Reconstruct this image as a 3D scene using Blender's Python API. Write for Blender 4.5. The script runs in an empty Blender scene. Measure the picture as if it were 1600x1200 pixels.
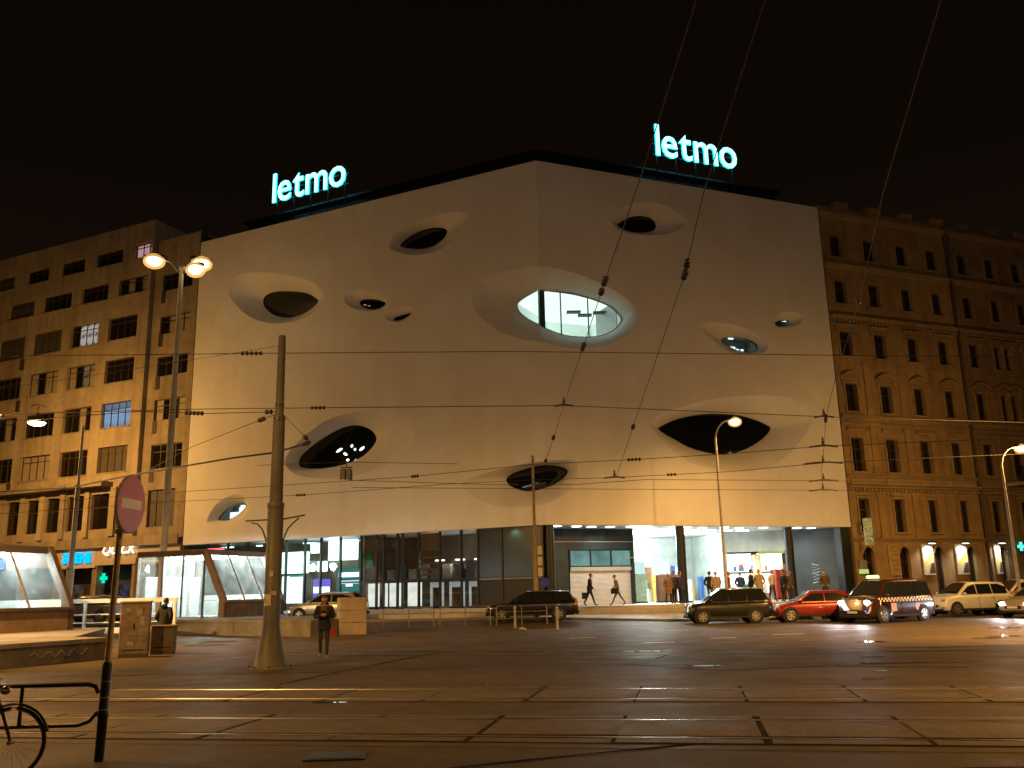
import bpy, bmesh, math, random
from mathutils import Vector, Matrix, geometry, noise
random.seed(7)
R = math.radians
S = bpy.context.scene
COL = S.collection

# ------------------------------------------------------------------ camera, world, exposure
PITCH, ROLL = math.atan(325/1400), 0.022
cam_d = bpy.data.cameras.new("camera"); cam = bpy.data.objects.new("camera", cam_d); COL.objects.link(cam)
cam_d.sensor_fit = 'HORIZONTAL'; cam_d.sensor_width = 36.0; cam_d.lens = 36.0*1400/1600
cam_d.clip_start = 0.1; cam_d.clip_end = 2000
_f = Vector((0, math.cos(PITCH), math.sin(PITCH))); _r0 = Vector((1, 0, 0)); _u0 = _r0.cross(_f)
_c, _s = math.cos(ROLL), math.sin(ROLL)
_r = _r0*_c - _u0*_s; _u = _r0*_s + _u0*_c
_m = Matrix((_r, _u, -_f)).transposed().to_4x4(); _m.translation = (0, 0, 1.7)
cam.matrix_world = _m
S.camera = cam

w = bpy.data.worlds.new("World"); S.world = w; w.use_nodes = True
nt = w.node_tree; bg = nt.nodes['Background']
tc = nt.nodes.new('ShaderNodeTexCoord'); sx = nt.nodes.new('ShaderNodeSeparateXYZ'); rp = nt.nodes.new('ShaderNodeValToRGB')
nt.links.new(tc.outputs['Generated'], sx.inputs[0]); nt.links.new(sx.outputs['Z'], rp.inputs[0]); nt.links.new(rp.outputs[0], bg.inputs['Color'])
rp.color_ramp.elements[0].position = 0.0; rp.color_ramp.elements[0].color = (0.0120, 0.0062, 0.0028, 1)
rp.color_ramp.elements[1].color = (0.0011, 0.0007, 0.0006, 1)
_e = rp.color_ramp.elements.new(0.42); _e.color = (0.0042, 0.0023, 0.0013, 1)
bg.inputs['Strength'].default_value = 1.0

S.view_settings.view_transform = 'Standard'; S.view_settings.look = 'None'
S.view_settings.exposure = 0.0; S.view_settings.gamma = 1.0; S.view_settings.use_curve_mapping = False
S.render.engine = 'CYCLES'
cy = S.cycles
cy.use_denoising = True
try: cy.denoiser = 'OPENIMAGEDENOISE'
except Exception: pass
cy.max_bounces = 6; cy.diffuse_bounces = 3; cy.glossy_bounces = 3; cy.transmission_bounces = 4; cy.transparent_max_bounces = 10
cy.sample_clamp_indirect = 4.0; cy.caustics_reflective = False; cy.caustics_refractive = False
cy.use_light_tree = True

# ------------------------------------------------------------------ materials
MATS = {}
def mat(name, col, rough=0.6, metal=0.0, var=0.0, vscale=3.0, bump=0.0, bscale=20.0, dark=None, stain=0.0, coat=0.0, spec=0.5, rvar=0.0, stretch=None, grain=0.0, gscale=26.0):
    """procedural principled: colour varied by layered noise, bump, rough variation"""
    if name in MATS: return MATS[name]
    m = bpy.data.materials.new(name); m.use_nodes = True; t = m.node_tree; b = t.nodes['Principled BSDF']
    b.inputs['Base Color'].default_value = (*col, 1); b.inputs['Roughness'].default_value = rough
    b.inputs['Metallic'].default_value = metal; b.inputs['Specular IOR Level'].default_value = spec
    if coat: b.inputs['Coat Weight'].default_value = coat; b.inputs['Coat Roughness'].default_value = 0.04
    co = t.nodes.new('ShaderNodeTexCoord'); vec = co.outputs['Object']
    if stretch:
        mp = t.nodes.new('ShaderNodeMapping'); mp.inputs['Scale'].default_value = stretch
        t.links.new(vec, mp.inputs[0]); vec = mp.outputs[0]
    if var:
        n = t.nodes.new('ShaderNodeTexNoise'); n.inputs['Scale'].default_value = vscale; n.inputs['Detail'].default_value = 8; n.inputs['Roughness'].default_value = 0.62
        t.links.new(vec, n.inputs['Vector'])
        r = t.nodes.new('ShaderNodeValToRGB'); e = r.color_ramp.elements
        e[0].position = 0.3; e[1].position = 0.72
        lo = dark if dark else tuple(c*(1-var) for c in col); hi = tuple(min(1, c*(1+var)) for c in col)
        e[0].color = (*lo, 1); e[1].color = (*hi, 1)
        t.links.new(n.outputs[0], r.inputs[0]); out = r.outputs[0]
        if stain:
            n3 = t.nodes.new('ShaderNodeTexNoise'); n3.inputs['Scale'].default_value = 0.35; n3.inputs['Detail'].default_value = 5
            t.links.new(co.outputs['Object'], n3.inputs['Vector'])
            r3 = t.nodes.new('ShaderNodeValToRGB'); r3.color_ramp.elements[0].position = 0.35; r3.color_ramp.elements[1].position = 0.62
            k = 1-stain; r3.color_ramp.elements[0].color = (k, k*0.98, k*0.95, 1); r3.color_ramp.elements[1].color = (1, 1, 1, 1)
            t.links.new(n3.outputs[0], r3.inputs[0])
            mx = t.nodes.new('ShaderNodeMixRGB'); mx.blend_type = 'MULTIPLY'; mx.inputs[0].default_value = 1
            t.links.new(out, mx.inputs[1]); t.links.new(r3.outputs[0], mx.inputs[2]); out = mx.outputs[0]
        if grain:
            n5 = t.nodes.new('ShaderNodeTexNoise'); n5.inputs['Scale'].default_value = gscale; n5.inputs['Detail'].default_value = 3; n5.inputs['Roughness'].default_value = 0.8
            t.links.new(co.outputs['Object'], n5.inputs['Vector'])
            r5 = t.nodes.new('ShaderNodeValToRGB'); r5.color_ramp.elements[0].position = 0.36; r5.color_ramp.elements[1].position = 0.64
            k = 1-grain; r5.color_ramp.elements[0].color = (k, k, k, 1); r5.color_ramp.elements[1].color = (1+grain, 1+grain, 1+grain, 1)
            t.links.new(n5.outputs[0], r5.inputs[0])
            m5 = t.nodes.new('ShaderNodeMixRGB'); m5.blend_type = 'MULTIPLY'; m5.inputs[0].default_value = 1
            t.links.new(out, m5.inputs[1]); t.links.new(r5.outputs[0], m5.inputs[2]); out = m5.outputs[0]
        t.links.new(out, b.inputs['Base Color'])
        if rvar:
            mr = t.nodes.new('ShaderNodeMapRange'); mr.inputs[1].default_value = 0.3; mr.inputs[2].default_value = 0.7
            mr.inputs[3].default_value = max(0.03, rough-rvar); mr.inputs[4].default_value = min(1, rough+rvar)
            n4 = t.nodes.new('ShaderNodeTexNoise'); n4.inputs['Scale'].default_value = 0.9; n4.inputs['Detail'].default_value = 6
            t.links.new(vec, n4.inputs['Vector']); t.links.new(n4.outputs[0], mr.inputs[0]); t.links.new(mr.outputs[0], b.inputs['Roughness'])
    if bump:
        n2 = t.nodes.new('ShaderNodeTexNoise'); n2.inputs['Scale'].default_value = bscale; n2.inputs['Detail'].default_value = 6
        t.links.new(vec, n2.inputs['Vector'])
        bp = t.nodes.new('ShaderNodeBump'); bp.inputs['Strength'].default_value = bump; bp.inputs['Distance'].default_value = 0.02
        t.links.new(n2.outputs[0], bp.inputs['Height']); t.links.new(bp.outputs[0], b.inputs['Normal'])
    MATS[name] = m; return m
def emit(name, col, strength):
    if name in MATS: return MATS[name]
    m = bpy.data.materials.new(name); m.use_nodes = True; t = m.node_tree
    for n in list(t.nodes):
        if n.type == 'BSDF_PRINCIPLED': t.nodes.remove(n)
    e = t.nodes.new('ShaderNodeEmission'); e.inputs['Color'].default_value = (*col, 1); e.inputs['Strength'].default_value = strength
    t.links.new(e.outputs[0], [n for n in t.nodes if n.type == 'OUTPUT_MATERIAL'][0].inputs[0]); MATS[name] = m; return m
def emit_var(name, col, strength, scale=2.0, lo=0.4, stretch=(1, 1, 1)):
    """a lit thing with uneven brightness (a room or print behind glass)"""
    if name in MATS: return MATS[name]
    m = emit(name, col, strength); t = m.node_tree; e = [n for n in t.nodes if n.type == 'EMISSION'][0]
    co = t.nodes.new('ShaderNodeTexCoord'); mp = t.nodes.new('ShaderNodeMapping'); mp.inputs['Scale'].default_value = stretch
    n = t.nodes.new('ShaderNodeTexNoise'); n.inputs['Scale'].default_value = scale; n.inputs['Detail'].default_value = 4
    mr = t.nodes.new('ShaderNodeMapRange'); mr.inputs[1].default_value = 0.35; mr.inputs[2].default_value = 0.65; mr.inputs[3].default_value = strength*lo; mr.inputs[4].default_value = strength
    t.links.new(co.outputs['Object'], mp.inputs[0]); t.links.new(mp.outputs[0], n.inputs['Vector']); t.links.new(n.outputs[0], mr.inputs[0]); t.links.new(mr.outputs[0], e.inputs['Strength'])
    return m
def glass(name, tint=(0.8, 0.9, 0.88), refl=1.0, rough=0.02, ior=1.6):
    """thin pane: fresnel mix of straight-through and mirror"""
    if name in MATS: return MATS[name]
    m = bpy.data.materials.new(name); m.use_nodes = True; t = m.node_tree
    for n in list(t.nodes):
        if n.type == 'BSDF_PRINCIPLED': t.nodes.remove(n)
    tr = t.nodes.new('ShaderNodeBsdfTransparent'); tr.inputs[0].default_value = (*tint, 1)
    gl = t.nodes.new('ShaderNodeBsdfGlossy'); gl.inputs['Roughness'].default_value = rough; gl.inputs[0].default_value = (0.9*refl, 0.93*refl, 0.92*refl, 1)
    lw_ = t.nodes.new('ShaderNodeLayerWeight'); lw_.inputs[0].default_value = 0.5; f0 = ((ior-1)/(ior+1))**2
    p5 = t.nodes.new('ShaderNodeMath'); p5.operation = 'POWER'; p5.inputs[1].default_value = 4.5
    fr = t.nodes.new('ShaderNodeMath'); fr.operation = 'MULTIPLY_ADD'; fr.inputs[1].default_value = 0.95-f0; fr.inputs[2].default_value = f0
    t.links.new(lw_.outputs['Facing'], p5.inputs[0]); t.links.new(p5.outputs[0], fr.inputs[0])
    mx = t.nodes.new('ShaderNodeMixShader')
    t.links.new(fr.outputs[0], mx.inputs[0]); t.links.new(tr.outputs[0], mx.inputs[1]); t.links.new(gl.outputs[0], mx.inputs[2])
    t.links.new(mx.outputs[0], [n for n in t.nodes if n.type == 'OUTPUT_MATERIAL'][0].inputs[0]); MATS[name] = m; return m

def dirty_glass(name, amount, tint):
    m = glass(name, tint, 0.8, 0.05); t = m.node_tree; out = [n for n in t.nodes if n.type == 'OUTPUT_MATERIAL'][0]; src = out.inputs[0].links[0].from_socket
    tl = t.nodes.new('ShaderNodeBsdfTranslucent'); tl.inputs[0].default_value = (0.75, 0.8, 0.8, 1); mx = t.nodes.new('ShaderNodeMixShader')
    co = t.nodes.new('ShaderNodeTexCoord'); n = t.nodes.new('ShaderNodeTexNoise'); n.inputs['Scale'].default_value = 1.6; n.inputs['Detail'].default_value = 7
    mr = t.nodes.new('ShaderNodeMapRange'); mr.inputs[1].default_value = 0.3; mr.inputs[2].default_value = 0.7; mr.inputs[3].default_value = amount*0.5; mr.inputs[4].default_value = amount*1.4
    t.links.new(co.outputs['Object'], n.inputs['Vector']); t.links.new(n.outputs[0], mr.inputs[0]); t.links.new(mr.outputs[0], mx.inputs[0])
    t.links.new(src, mx.inputs[1]); t.links.new(tl.outputs[0], mx.inputs[2]); t.links.new(mx.outputs[0], out.inputs[0]); return m
def halo_bowl(name, col, strength):  # half-clear glowing shell that imitates the halo round a lamp lens
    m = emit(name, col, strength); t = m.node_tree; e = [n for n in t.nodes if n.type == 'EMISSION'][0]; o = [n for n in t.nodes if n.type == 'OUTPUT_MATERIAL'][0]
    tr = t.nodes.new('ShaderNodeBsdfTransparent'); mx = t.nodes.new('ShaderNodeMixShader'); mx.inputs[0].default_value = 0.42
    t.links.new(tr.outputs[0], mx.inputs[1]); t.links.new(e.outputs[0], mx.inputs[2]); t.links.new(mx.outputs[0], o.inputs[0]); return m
M_WHITE = mat('white_render', (0.76, 0.755, 0.77), 0.75, var=0.035, vscale=0.8, bump=0.06, bscale=6, stain=0.06)
def rain_streaks(m, amount):
    t = m.node_tree; b = t.nodes['Principled BSDF']; src = b.inputs['Base Color'].links[0].from_socket
    co = t.nodes.new('ShaderNodeTexCoord'); mp = t.nodes.new('ShaderNodeMapping'); mp.inputs['Scale'].default_value = (1.6, 1.6, 0.07)
    n = t.nodes.new('ShaderNodeTexNoise'); n.inputs['Scale'].default_value = 1.0; n.inputs['Detail'].default_value = 6
    r = t.nodes.new('ShaderNodeValToRGB'); r.color_ramp.elements[0].position = 0.42; r.color_ramp.elements[1].position = 0.66; k = 1-amount
    r.color_ramp.elements[0].color = (1, 1, 1, 1); r.color_ramp.elements[1].color = (k, k*0.985, k*0.965, 1)
    mx = t.nodes.new('ShaderNodeMixRGB'); mx.blend_type = 'MULTIPLY'; mx.inputs[0].default_value = 1
    t.links.new(co.outputs['Object'], mp.inputs[0]); t.links.new(mp.outputs[0], n.inputs['Vector']); t.links.new(n.outputs[0], r.inputs[0])
    t.links.new(src, mx.inputs[1]); t.links.new(r.outputs[0], mx.inputs[2]); t.links.new(mx.outputs[0], b.inputs['Base Color'])
rain_streaks(M_WHITE, 0.022)
M_BLACKM = mat('black_metal', (0.012, 0.013, 0.014), 0.4, 0.3, var=0.3, vscale=6)
M_DGREY = mat('dark_grey_metal', (0.035, 0.04, 0.043), 0.45, 0.4, var=0.25, vscale=4)
M_GALV = mat('galvanised_steel', (0.30, 0.29, 0.28), 0.5, 0.5, var=0.25, vscale=8, bump=0.1, bscale=30)
M_PAINTP = mat('pale_pole_paint', (0.42, 0.40, 0.37), 0.5, 0.0, var=0.18, vscale=5, stain=0.2, bump=0.05)
M_DGLASS = mat('dark_window_glass', (0.006, 0.007, 0.008), 0.03, spec=0.8, var=0.2, vscale=0.6)
M_DGLASS2 = mat('old_window_glass', (0.010, 0.008, 0.006), 0.10, spec=0.6, var=0.3, vscale=2)
M_CURT = mat('window_with_pale_curtain', (0.30, 0.26, 0.20), 0.5, var=0.35, vscale=3, stretch=(8, 1, 0.6))
M_BLIND = mat('lowered_grey_blind', (0.075, 0.065, 0.055), 0.6, var=0.3, vscale=3, stretch=(1, 1, 9))
M_CLEAR = glass('clear_glass')
M_GREENGL = glass('greenish_glass', (0.80, 0.95, 0.88))
M_CONC = mat('grey_concrete', (0.17, 0.155, 0.14), 0.85, var=0.28, vscale=2.2, bump=0.25, bscale=14, stain=0.3)
M_CONCD = mat('dirty_concrete', (0.11, 0.09, 0.078), 0.85, var=0.4, vscale=1.8, bump=0.3, bscale=12, stain=0.35)
M_SLAB = mat('track_slab_concrete', (0.105, 0.082, 0.060), 0.62, var=0.35, vscale=2.5, bump=0.15, bscale=25, stain=0.35, rvar=0.15, grain=0.4, spec=0.28)
M_ASPH = mat('asphalt', (0.080, 0.061, 0.045), 0.62, var=0.2, vscale=2.4, bump=0.18, bscale=42, stain=0.16, rvar=0.1, grain=0.4, spec=0.18)
M_ASPH2 = mat('darker_asphalt', (0.066, 0.050, 0.037), 0.6, var=0.22, vscale=2.2, bump=0.18, bscale=45, stain=0.15, rvar=0.1, grain=0.4, spec=0.18)
M_ASPH3 = mat('worn_pale_asphalt', (0.085, 0.066, 0.049), 0.6, var=0.35, vscale=1.4, bump=0.18, bscale=40, stain=0.3, rvar=0.15, grain=0.4, spec=0.18)
M_TAR = mat('tar_seam', (0.009, 0.008, 0.007), 0.95, spec=0.03, var=0.3, vscale=9)
M_PAVE = mat('pale_paving', (0.36, 0.34, 0.31), 0.6, var=0.15, vscale=3, bump=0.12, bscale=20, stain=0.15)
M_ROADPAINT = mat('worn_white_road_paint', (0.62, 0.60, 0.55), 0.6, var=0.35, vscale=9)
M_RAIL = mat('worn_rail_steel', (0.24, 0.235, 0.23), 0.36, 0.9, var=0.95, vscale=1.4, rvar=0.12, stretch=(0.35, 1.2, 1))
M_RUBBER = mat('rubber', (0.012, 0.012, 0.012), 0.75, var=0.3, vscale=12)
M_RIM = mat('alloy_rim', (0.42, 0.41, 0.40), 0.3, 0.9, var=0.1, vscale=9)
M_BEIGE = mat('beige_render', (0.40, 0.33, 0.24), 0.85, var=0.14, vscale=2.0, bump=0.15, bscale=14, stain=0.25)
M_BEIGE2 = mat('worn_beige_render', (0.33, 0.27, 0.20), 0.85, var=0.2, vscale=2.0, bump=0.15, bscale=14, stain=0.3)
M_OCHRE = mat('ochre_render', (0.36, 0.24, 0.11), 0.85, var=0.2, vscale=1.6, bump=0.2, bscale=10, stain=0.3)
M_STONE = mat('sandstone_trim', (0.33, 0.235, 0.125), 0.85, var=0.22, vscale=3.5, bump=0.25, bscale=16, stain=0.3)
M_OCHRE2 = mat('brown_render', (0.25, 0.165, 0.085), 0.85, var=0.22, vscale=1.6, bump=0.2, bscale=10, stain=0.3)
M_WOODF = mat('dark_brown_frame', (0.05, 0.035, 0.022), 0.55, var=0.3, vscale=9)
M_SOD = emit('sodium_lamp', (1.0, 0.62, 0.22), 26)
M_SODW = emit('warm_lamp', (1.0, 0.74, 0.38), 24)
M_TUBE = emit('white_tube', (0.86, 1.0, 0.94), 5)
M_TUBEB = emit('cool_white_tube', (0.86, 0.95, 1.0), 4.5)
M_HEADL = emit('headlight_lamp', (0.95, 0.96, 1.0), 26)
M_TAILL = mat('red_tail_lens', (0.35, 0.01, 0.012), 0.15, coat=0.5)
M_SCR = emit_var('white_screen', (0.88, 0.98, 1.0), 3.2, 1.0, 0.85)

for m_ in (M_BEIGE, M_BEIGE2, M_OCHRE, M_OCHRE2, M_CONC, M_CONCD): rain_streaks(m_, 0.22)

# ------------------------------------------------------------------ mesh helpers
class MB:
    def __init__(self): self.v = []; self.f = []; self.mi = []; self.sm = []
    def add(self, vs, fs, mi=0, smooth=False):
        o = len(self.v); self.v.extend([tuple(v) for v in vs])
        for f in fs: self.f.append([i+o for i in f]); self.mi.append(mi); self.sm.append(smooth)
    def box(self, x0, x1, y0, y1, z0, z1, mi=0, M=None):
        vs = [Vector((x, y, z)) for z in (z0, z1) for x, y in ((x0, y0), (x1, y0), (x1, y1), (x0, y1))]
        if M: vs = [M @ v for v in vs]
        self.add(vs, [(3, 2, 1, 0), (4, 5, 6, 7), (0, 1, 5, 4), (1, 2, 6, 5), (2, 3, 7, 6), (3, 0, 4, 7)], mi)
    def bbox(self, x0, x1, y0, y1, z0, z1, b=0.02, mi=0, M=None):
        """box with chamfered vertical and top edges"""
        b = min(b, (x1-x0)*0.45, (y1-y0)*0.45)
        def ring(i, z): return [Vector(p) for p in ((x0+i+b, y0+i, z), (x1-i-b, y0+i, z), (x1-i, y0+i+b, z), (x1-i, y1-i-b, z), (x1-i-b, y1-i, z), (x0+i+b, y1-i, z), (x0+i, y1-i-b, z), (x0+i, y0+i+b, z))]
        vs = ring(0, z0)+ring(0, z1-b)+ring(b*0.9, z1)
        if M: vs = [M @ v for v in vs]
        fs = [tuple(range(7, -1, -1)), tuple(range(16, 24))]
        for k in (0, 8):
            for i in range(8): fs.append((k+i, k+(i+1) % 8, k+8+(i+1) % 8, k+8+i))
        self.add(vs, fs, mi)
    def tube(self, pts, r, n=8, mi=0, cap=True, smooth=True):
        pts = [Vector(p) for p in pts]; rs = r if isinstance(r, (list, tuple)) else [r]*len(pts)
        vs = []; prev = None
        for i, p in enumerate(pts):
            d = (pts[min(i+1, len(pts)-1)]-pts[max(i-1, 0)]).normalized()
            a = prev if prev else (Vector((0, 0, 1)) if abs(d.z) < 0.9 else Vector((1, 0, 0)))
            x = a.cross(d)
            if x.length < 1e-5: x = Vector((1, 0, 0)).cross(d)
            x.normalize(); y = d.cross(x); prev = y.cross(d) if False else a
            for k in range(n):
                t = 2*math.pi*k/n; vs.append(p+(x*math.cos(t)+y*math.sin(t))*rs[i])
        fs = []
        for i in range(len(pts)-1):
            for k in range(n): fs.append((i*n+k, i*n+(k+1) % n, (i+1)*n+(k+1) % n, (i+1)*n+k))
        self.add(vs, fs, mi, smooth)
        if cap:
            self.add(vs[:n], [tuple(range(n-1, -1, -1))], mi); self.add(vs[-n:], [tuple(range(n))], mi)
    def lathe(self, prof, n=16, mi=0, M=None, smooth=True):
        vs = []
        for r, z in prof:
            for k in range(n):
                t = 2*math.pi*k/n; v = Vector((r*math.cos(t), r*math.sin(t), z)); vs.append(M @ v if M else v)
        fs = []
        for i in range(len(prof)-1):
            for k in range(n): fs.append((i*n+k, i*n+(k+1) % n, (i+1)*n+(k+1) % n, (i+1)*n+k))
        self.add(vs, fs, mi, smooth)
        self.add(vs[:n], [tuple(range(n-1, -1, -1))], mi); self.add(vs[-n:], [tuple(range(n))], mi)
    def prism(self, poly, d, mi=0, M=None):
        """poly in (x,z), extruded along +y by d"""
        n = len(poly); vs = [Vector((x, 0, z)) for x, z in poly]+[Vector((x, d, z)) for x, z in poly]
        if M: vs = [M @ v for v in vs]
        fs = [tuple(range(n)), tuple(range(2*n-1, n-1, -1))]
        for i in range(n): fs.append((i, i+n, (i+1) % n+n, (i+1) % n))
        self.add(vs, fs, mi)
    def slabpoly(self, poly, z0, z1, mi=0):
        """plan polygon (x,y) between z0 and z1"""
        n = len(poly); vs = [(x, y, z0) for x, y in poly]+[(x, y, z1) for x, y in poly]
        fs = [tuple(range(n-1, -1, -1)), tuple(range(n, 2*n))]
        for i in range(n): fs.append((i, (i+1) % n, (i+1) % n+n, i+n))
        self.add(vs, fs, mi)
    def ball(self, c, rx, ry, rz, n=12, m=8, mi=0, M=None):
        vs = []
        for i in range(m+1):
            a = math.pi*i/m
            for k in range(n):
                t = 2*math.pi*k/n; v = Vector((c[0]+rx*math.sin(a)*math.cos(t), c[1]+ry*math.sin(a)*math.sin(t), c[2]-rz*math.cos(a))); vs.append(M @ v if M else v)
        fs = [(i*n+k, i*n+(k+1) % n, (i+1)*n+(k+1) % n, (i+1)*n+k) for i in range(m) for k in range(n)]
        self.add(vs, fs, mi, True)
    def mesh(self, name, mats):
        me = bpy.data.meshes.new(name); me.from_pydata(self.v, [], self.f)
        for m in (mats if isinstance(mats, (list, tuple)) else [mats]): me.materials.append(m)
        me.polygons.foreach_set('material_index', self.mi); me.polygons.foreach_set('use_smooth', self.sm); me.update(); return me
    def build(self, name, mats, parent=None, loc=None, rz=0.0, **k):
        return obj(name, self.mesh(name, mats), parent, loc, rz, **k)
def obj(name, me, parent=None, loc=None, rz=0.0, label=None, cat=None, group=None, kind=None):
    o = bpy.data.objects.new(name, me); COL.objects.link(o)
    if parent is not None: o.parent = parent
    if loc is not None: o.location = loc
    if rz: o.rotation_euler[2] = rz
    tag(o, label, cat, group, kind); return o
def tag(o, label=None, cat=None, group=None, kind=None):
    if label: o['label'] = label
    if cat: o['category'] = cat
    if group: o['group'] = group
    if kind: o['kind'] = kind
    return o
def thing(name, label, cat, loc=(0, 0, 0), rz=0.0, group=None):
    return obj(name, None, None, loc, rz, label, cat, group)
def spot(parent, loc, energy, col, size=160, blend=1.0, aim=None, radius=0.15):
    d = bpy.data.lights.new('lamp_light', 'SPOT'); d.energy = energy; d.color = col; d.spot_size = R(size); d.spot_blend = blend; d.shadow_soft_size = radius
    o = bpy.data.objects.new('lamp_light', d); COL.objects.link(o); o.location = loc
    if aim is not None: o.rotation_euler = (Vector(aim)-Vector(loc)).to_track_quat('-Z', 'Y').to_euler()
    if parent is not None: o.parent = parent
    return o
def point(parent, loc, energy, col, radius=0.1):
    d = bpy.data.lights.new('lamp_light', 'POINT'); d.energy = energy; d.color = col; d.shadow_soft_size = radius
    o = bpy.data.objects.new('lamp_light', d); COL.objects.link(o); o.location = loc
    if parent is not None: o.parent = parent
    return o
def text_word(s, height, width=None, bold=0.03, extrude=0.05, shear=0.0, gap=0.06):
    """list of (char, mesh builder data) with x offsets; baseline z=0, faces -y"""
    out = []; x = 0.0
    for ch in s:
        if ch == ' ': x += 0.35; continue
        cu = bpy.data.curves.new('glyph', 'FONT'); cu.body = ch; cu.size = 1.0; cu.offset = bold; cu.extrude = extrude; cu.resolution_u = 3
        to = bpy.data.objects.new('glyph', cu); COL.objects.link(to)
        dg = bpy.context.evaluated_depsgraph_get(); me = bpy.data.meshes.new_from_object(to.evaluated_get(dg))
        bpy.data.objects.remove(to); bpy.data.curves.remove(cu)
        vs = [v.co.copy() for v in me.vertices]; x0 = min(v.x for v in vs); x1 = max(v.x for v in vs)
        fs = [tuple(p.vertices) for p in me.polygons]; nz = [abs(p.normal.z) for p in me.polygons]
        out.append((ch, [(v.x-x0+x+shear*v.y, -v.z, v.y) for v in vs], fs, nz)); x += x1-x0+gap; bpy.data.meshes.remove(me)
    tot = x-gap; top = max(p[2] for g in out for p in g[1])
    sx_ = (width/tot) if width else height/top
    res = []
    for ch, vs, fs, nz in out: res.append((ch, [(a*sx_, b*sx_*0.45, c*height/top) for a, b, c in vs], fs, nz))
    return res
def ground_z(x, y):
    """plaza is level; the street rises gently towards the buildings at the left"""
    t = min(1, max(0, (y-43)/4)); t = t*t*(3-2*t)
    hx = 0.30*(1-min(1, max(0, (x-1)/8)))
    z = t*hx
    if y > 47: z += (y-47)*0.035*(1-min(1, max(0, (x+4)/8)))
    return min(z, 0.8)
# ------------------------------------------------------------------ ground
def grid_sheet(name, xs, ys, m, dz=0.0, kind='structure', label=None):
    vs = [(x, y, ground_z(x, y)+dz) for y in ys for x in xs]; n = len(xs)
    fs = [(j*n+i, j*n+i+1, (j+1)*n+i+1, (j+1)*n+i) for j in range(len(ys)-1) for i in range(n-1)]
    b = MB(); b.add(vs, fs, 0, True); return b.build(name, m, kind=kind)
xs = [-400, -200, -100, -70, -50]+[i*2.0 for i in range(-20, 21)]+[50, 70, 100, 200, 400]
ys = [-200, -80, -30, -10]+[i*1.5 for i in range(-4, 44)]+[70, 80, 100, 150, 250, 600]
grid_sheet('ground', xs, ys, M_ASPH)
def patch(name, poly, m, dz, **k):
    b = MB(); c = [sum(p[i] for p in poly)/len(poly) for i in (0, 1)]
    b.add([(x, y, ground_z(x, y)+dz) for x, y in poly], [tuple(range(len(poly)))], 0); return b.build(name, m, kind='structure')
def ribbon(name, pts, wd, m, dz, rough=0.0):
    """flat strip following the ground along a polyline, edges uneven by 'rough'"""
    P = []
    for a, c in zip(pts[:-1], pts[1:]):
        L = math.dist(a, c); k = max(1, int(L/0.6))
        P += [(a[0]+(c[0]-a[0])*i/k, a[1]+(c[1]-a[1])*i/k) for i in range(k)]
    P.append(pts[-1]); vs = []
    for i, p in enumerate(P):
        q = P[min(i+1, len(P)-1)]; o = P[max(i-1, 0)]; d = Vector((q[0]-o[0], q[1]-o[1])).normalized(); n = Vector((-d.y, d.x))
        for s in (-1, 1):
            ww = wd/2*(1+random.uniform(-rough, rough)); x, y = p[0]+n.x*s*ww, p[1]+n.y*s*ww; vs.append((x, y, ground_z(x, y)+dz))
    fs = [(2*i, 2*i+1, 2*i+3, 2*i+2) if False else (2*i+1, 2*i, 2*i+2, 2*i+3) for i in range(len(P)-1)]
    b = MB(); b.add(vs, fs, 0); return b.build(name, m, kind='structure')
TD = Vector((0.9825, -0.186)); TN = Vector((0.186, 0.9825)); TO = Vector((-1.8, 11.78)); TR = math.atan2(TD.y, TD.x)
def tp(a, n): return (TO.x+TD.x*a+TN.x*n, TO.y+TD.y*a+TN.y*n)
# asphalt strips and patches beside the tracks
patch('asphalt_patch', [tp(-60, -0.75), tp(60, -0.75), tp(60, -0.2), tp(-60, -0.2)], M_ASPH3, 0.004)
patch('asphalt_patch', [tp(-60, 1.72), tp(60, 1.72), tp(60, 3.5), tp(-60, 3.5)], M_ASPH2, 0.004)
patch('asphalt_patch', [tp(-60, 5.65), tp(60, 5.65), tp(60, 6.6), tp(-60, 6.6)], M_ASPH2, 0.004)
patch('asphalt_patch', [tp(-60, 9.4), tp(-4, 9.6), tp(3, 10.4), tp(60, 11.6), tp(60, 13.0), tp(2, 12.0), tp(-4, 11.0), tp(-60, 10.2)], M_ASPH2, 0.005)
patch('asphalt_patch', [(-8, 30.5), (5, 31.5), (22, 30), (40, 28), (40, 33), (20, 34), (4, 34.6), (-8, 33)], M_ASPH2, 0.004)
patch('asphalt_patch', [(1.5, 24), (9, 22.5), (9.6, 25.5), (2, 27)], M_ASPH3, 0.004)
patch('asphalt_patch', [(-3, 6.2), (3, 6.4), (3.4, 8.2), (-2.6, 8.4)], M_ASPH2, 0.004)
patch('asphalt_patch', [(-40, 36.5), (-12, 36.5), (-2, 37.5), (-2, 41.8), (-12, 41.5), (-40, 46)], M_ASPH3, 0.004)
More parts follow.
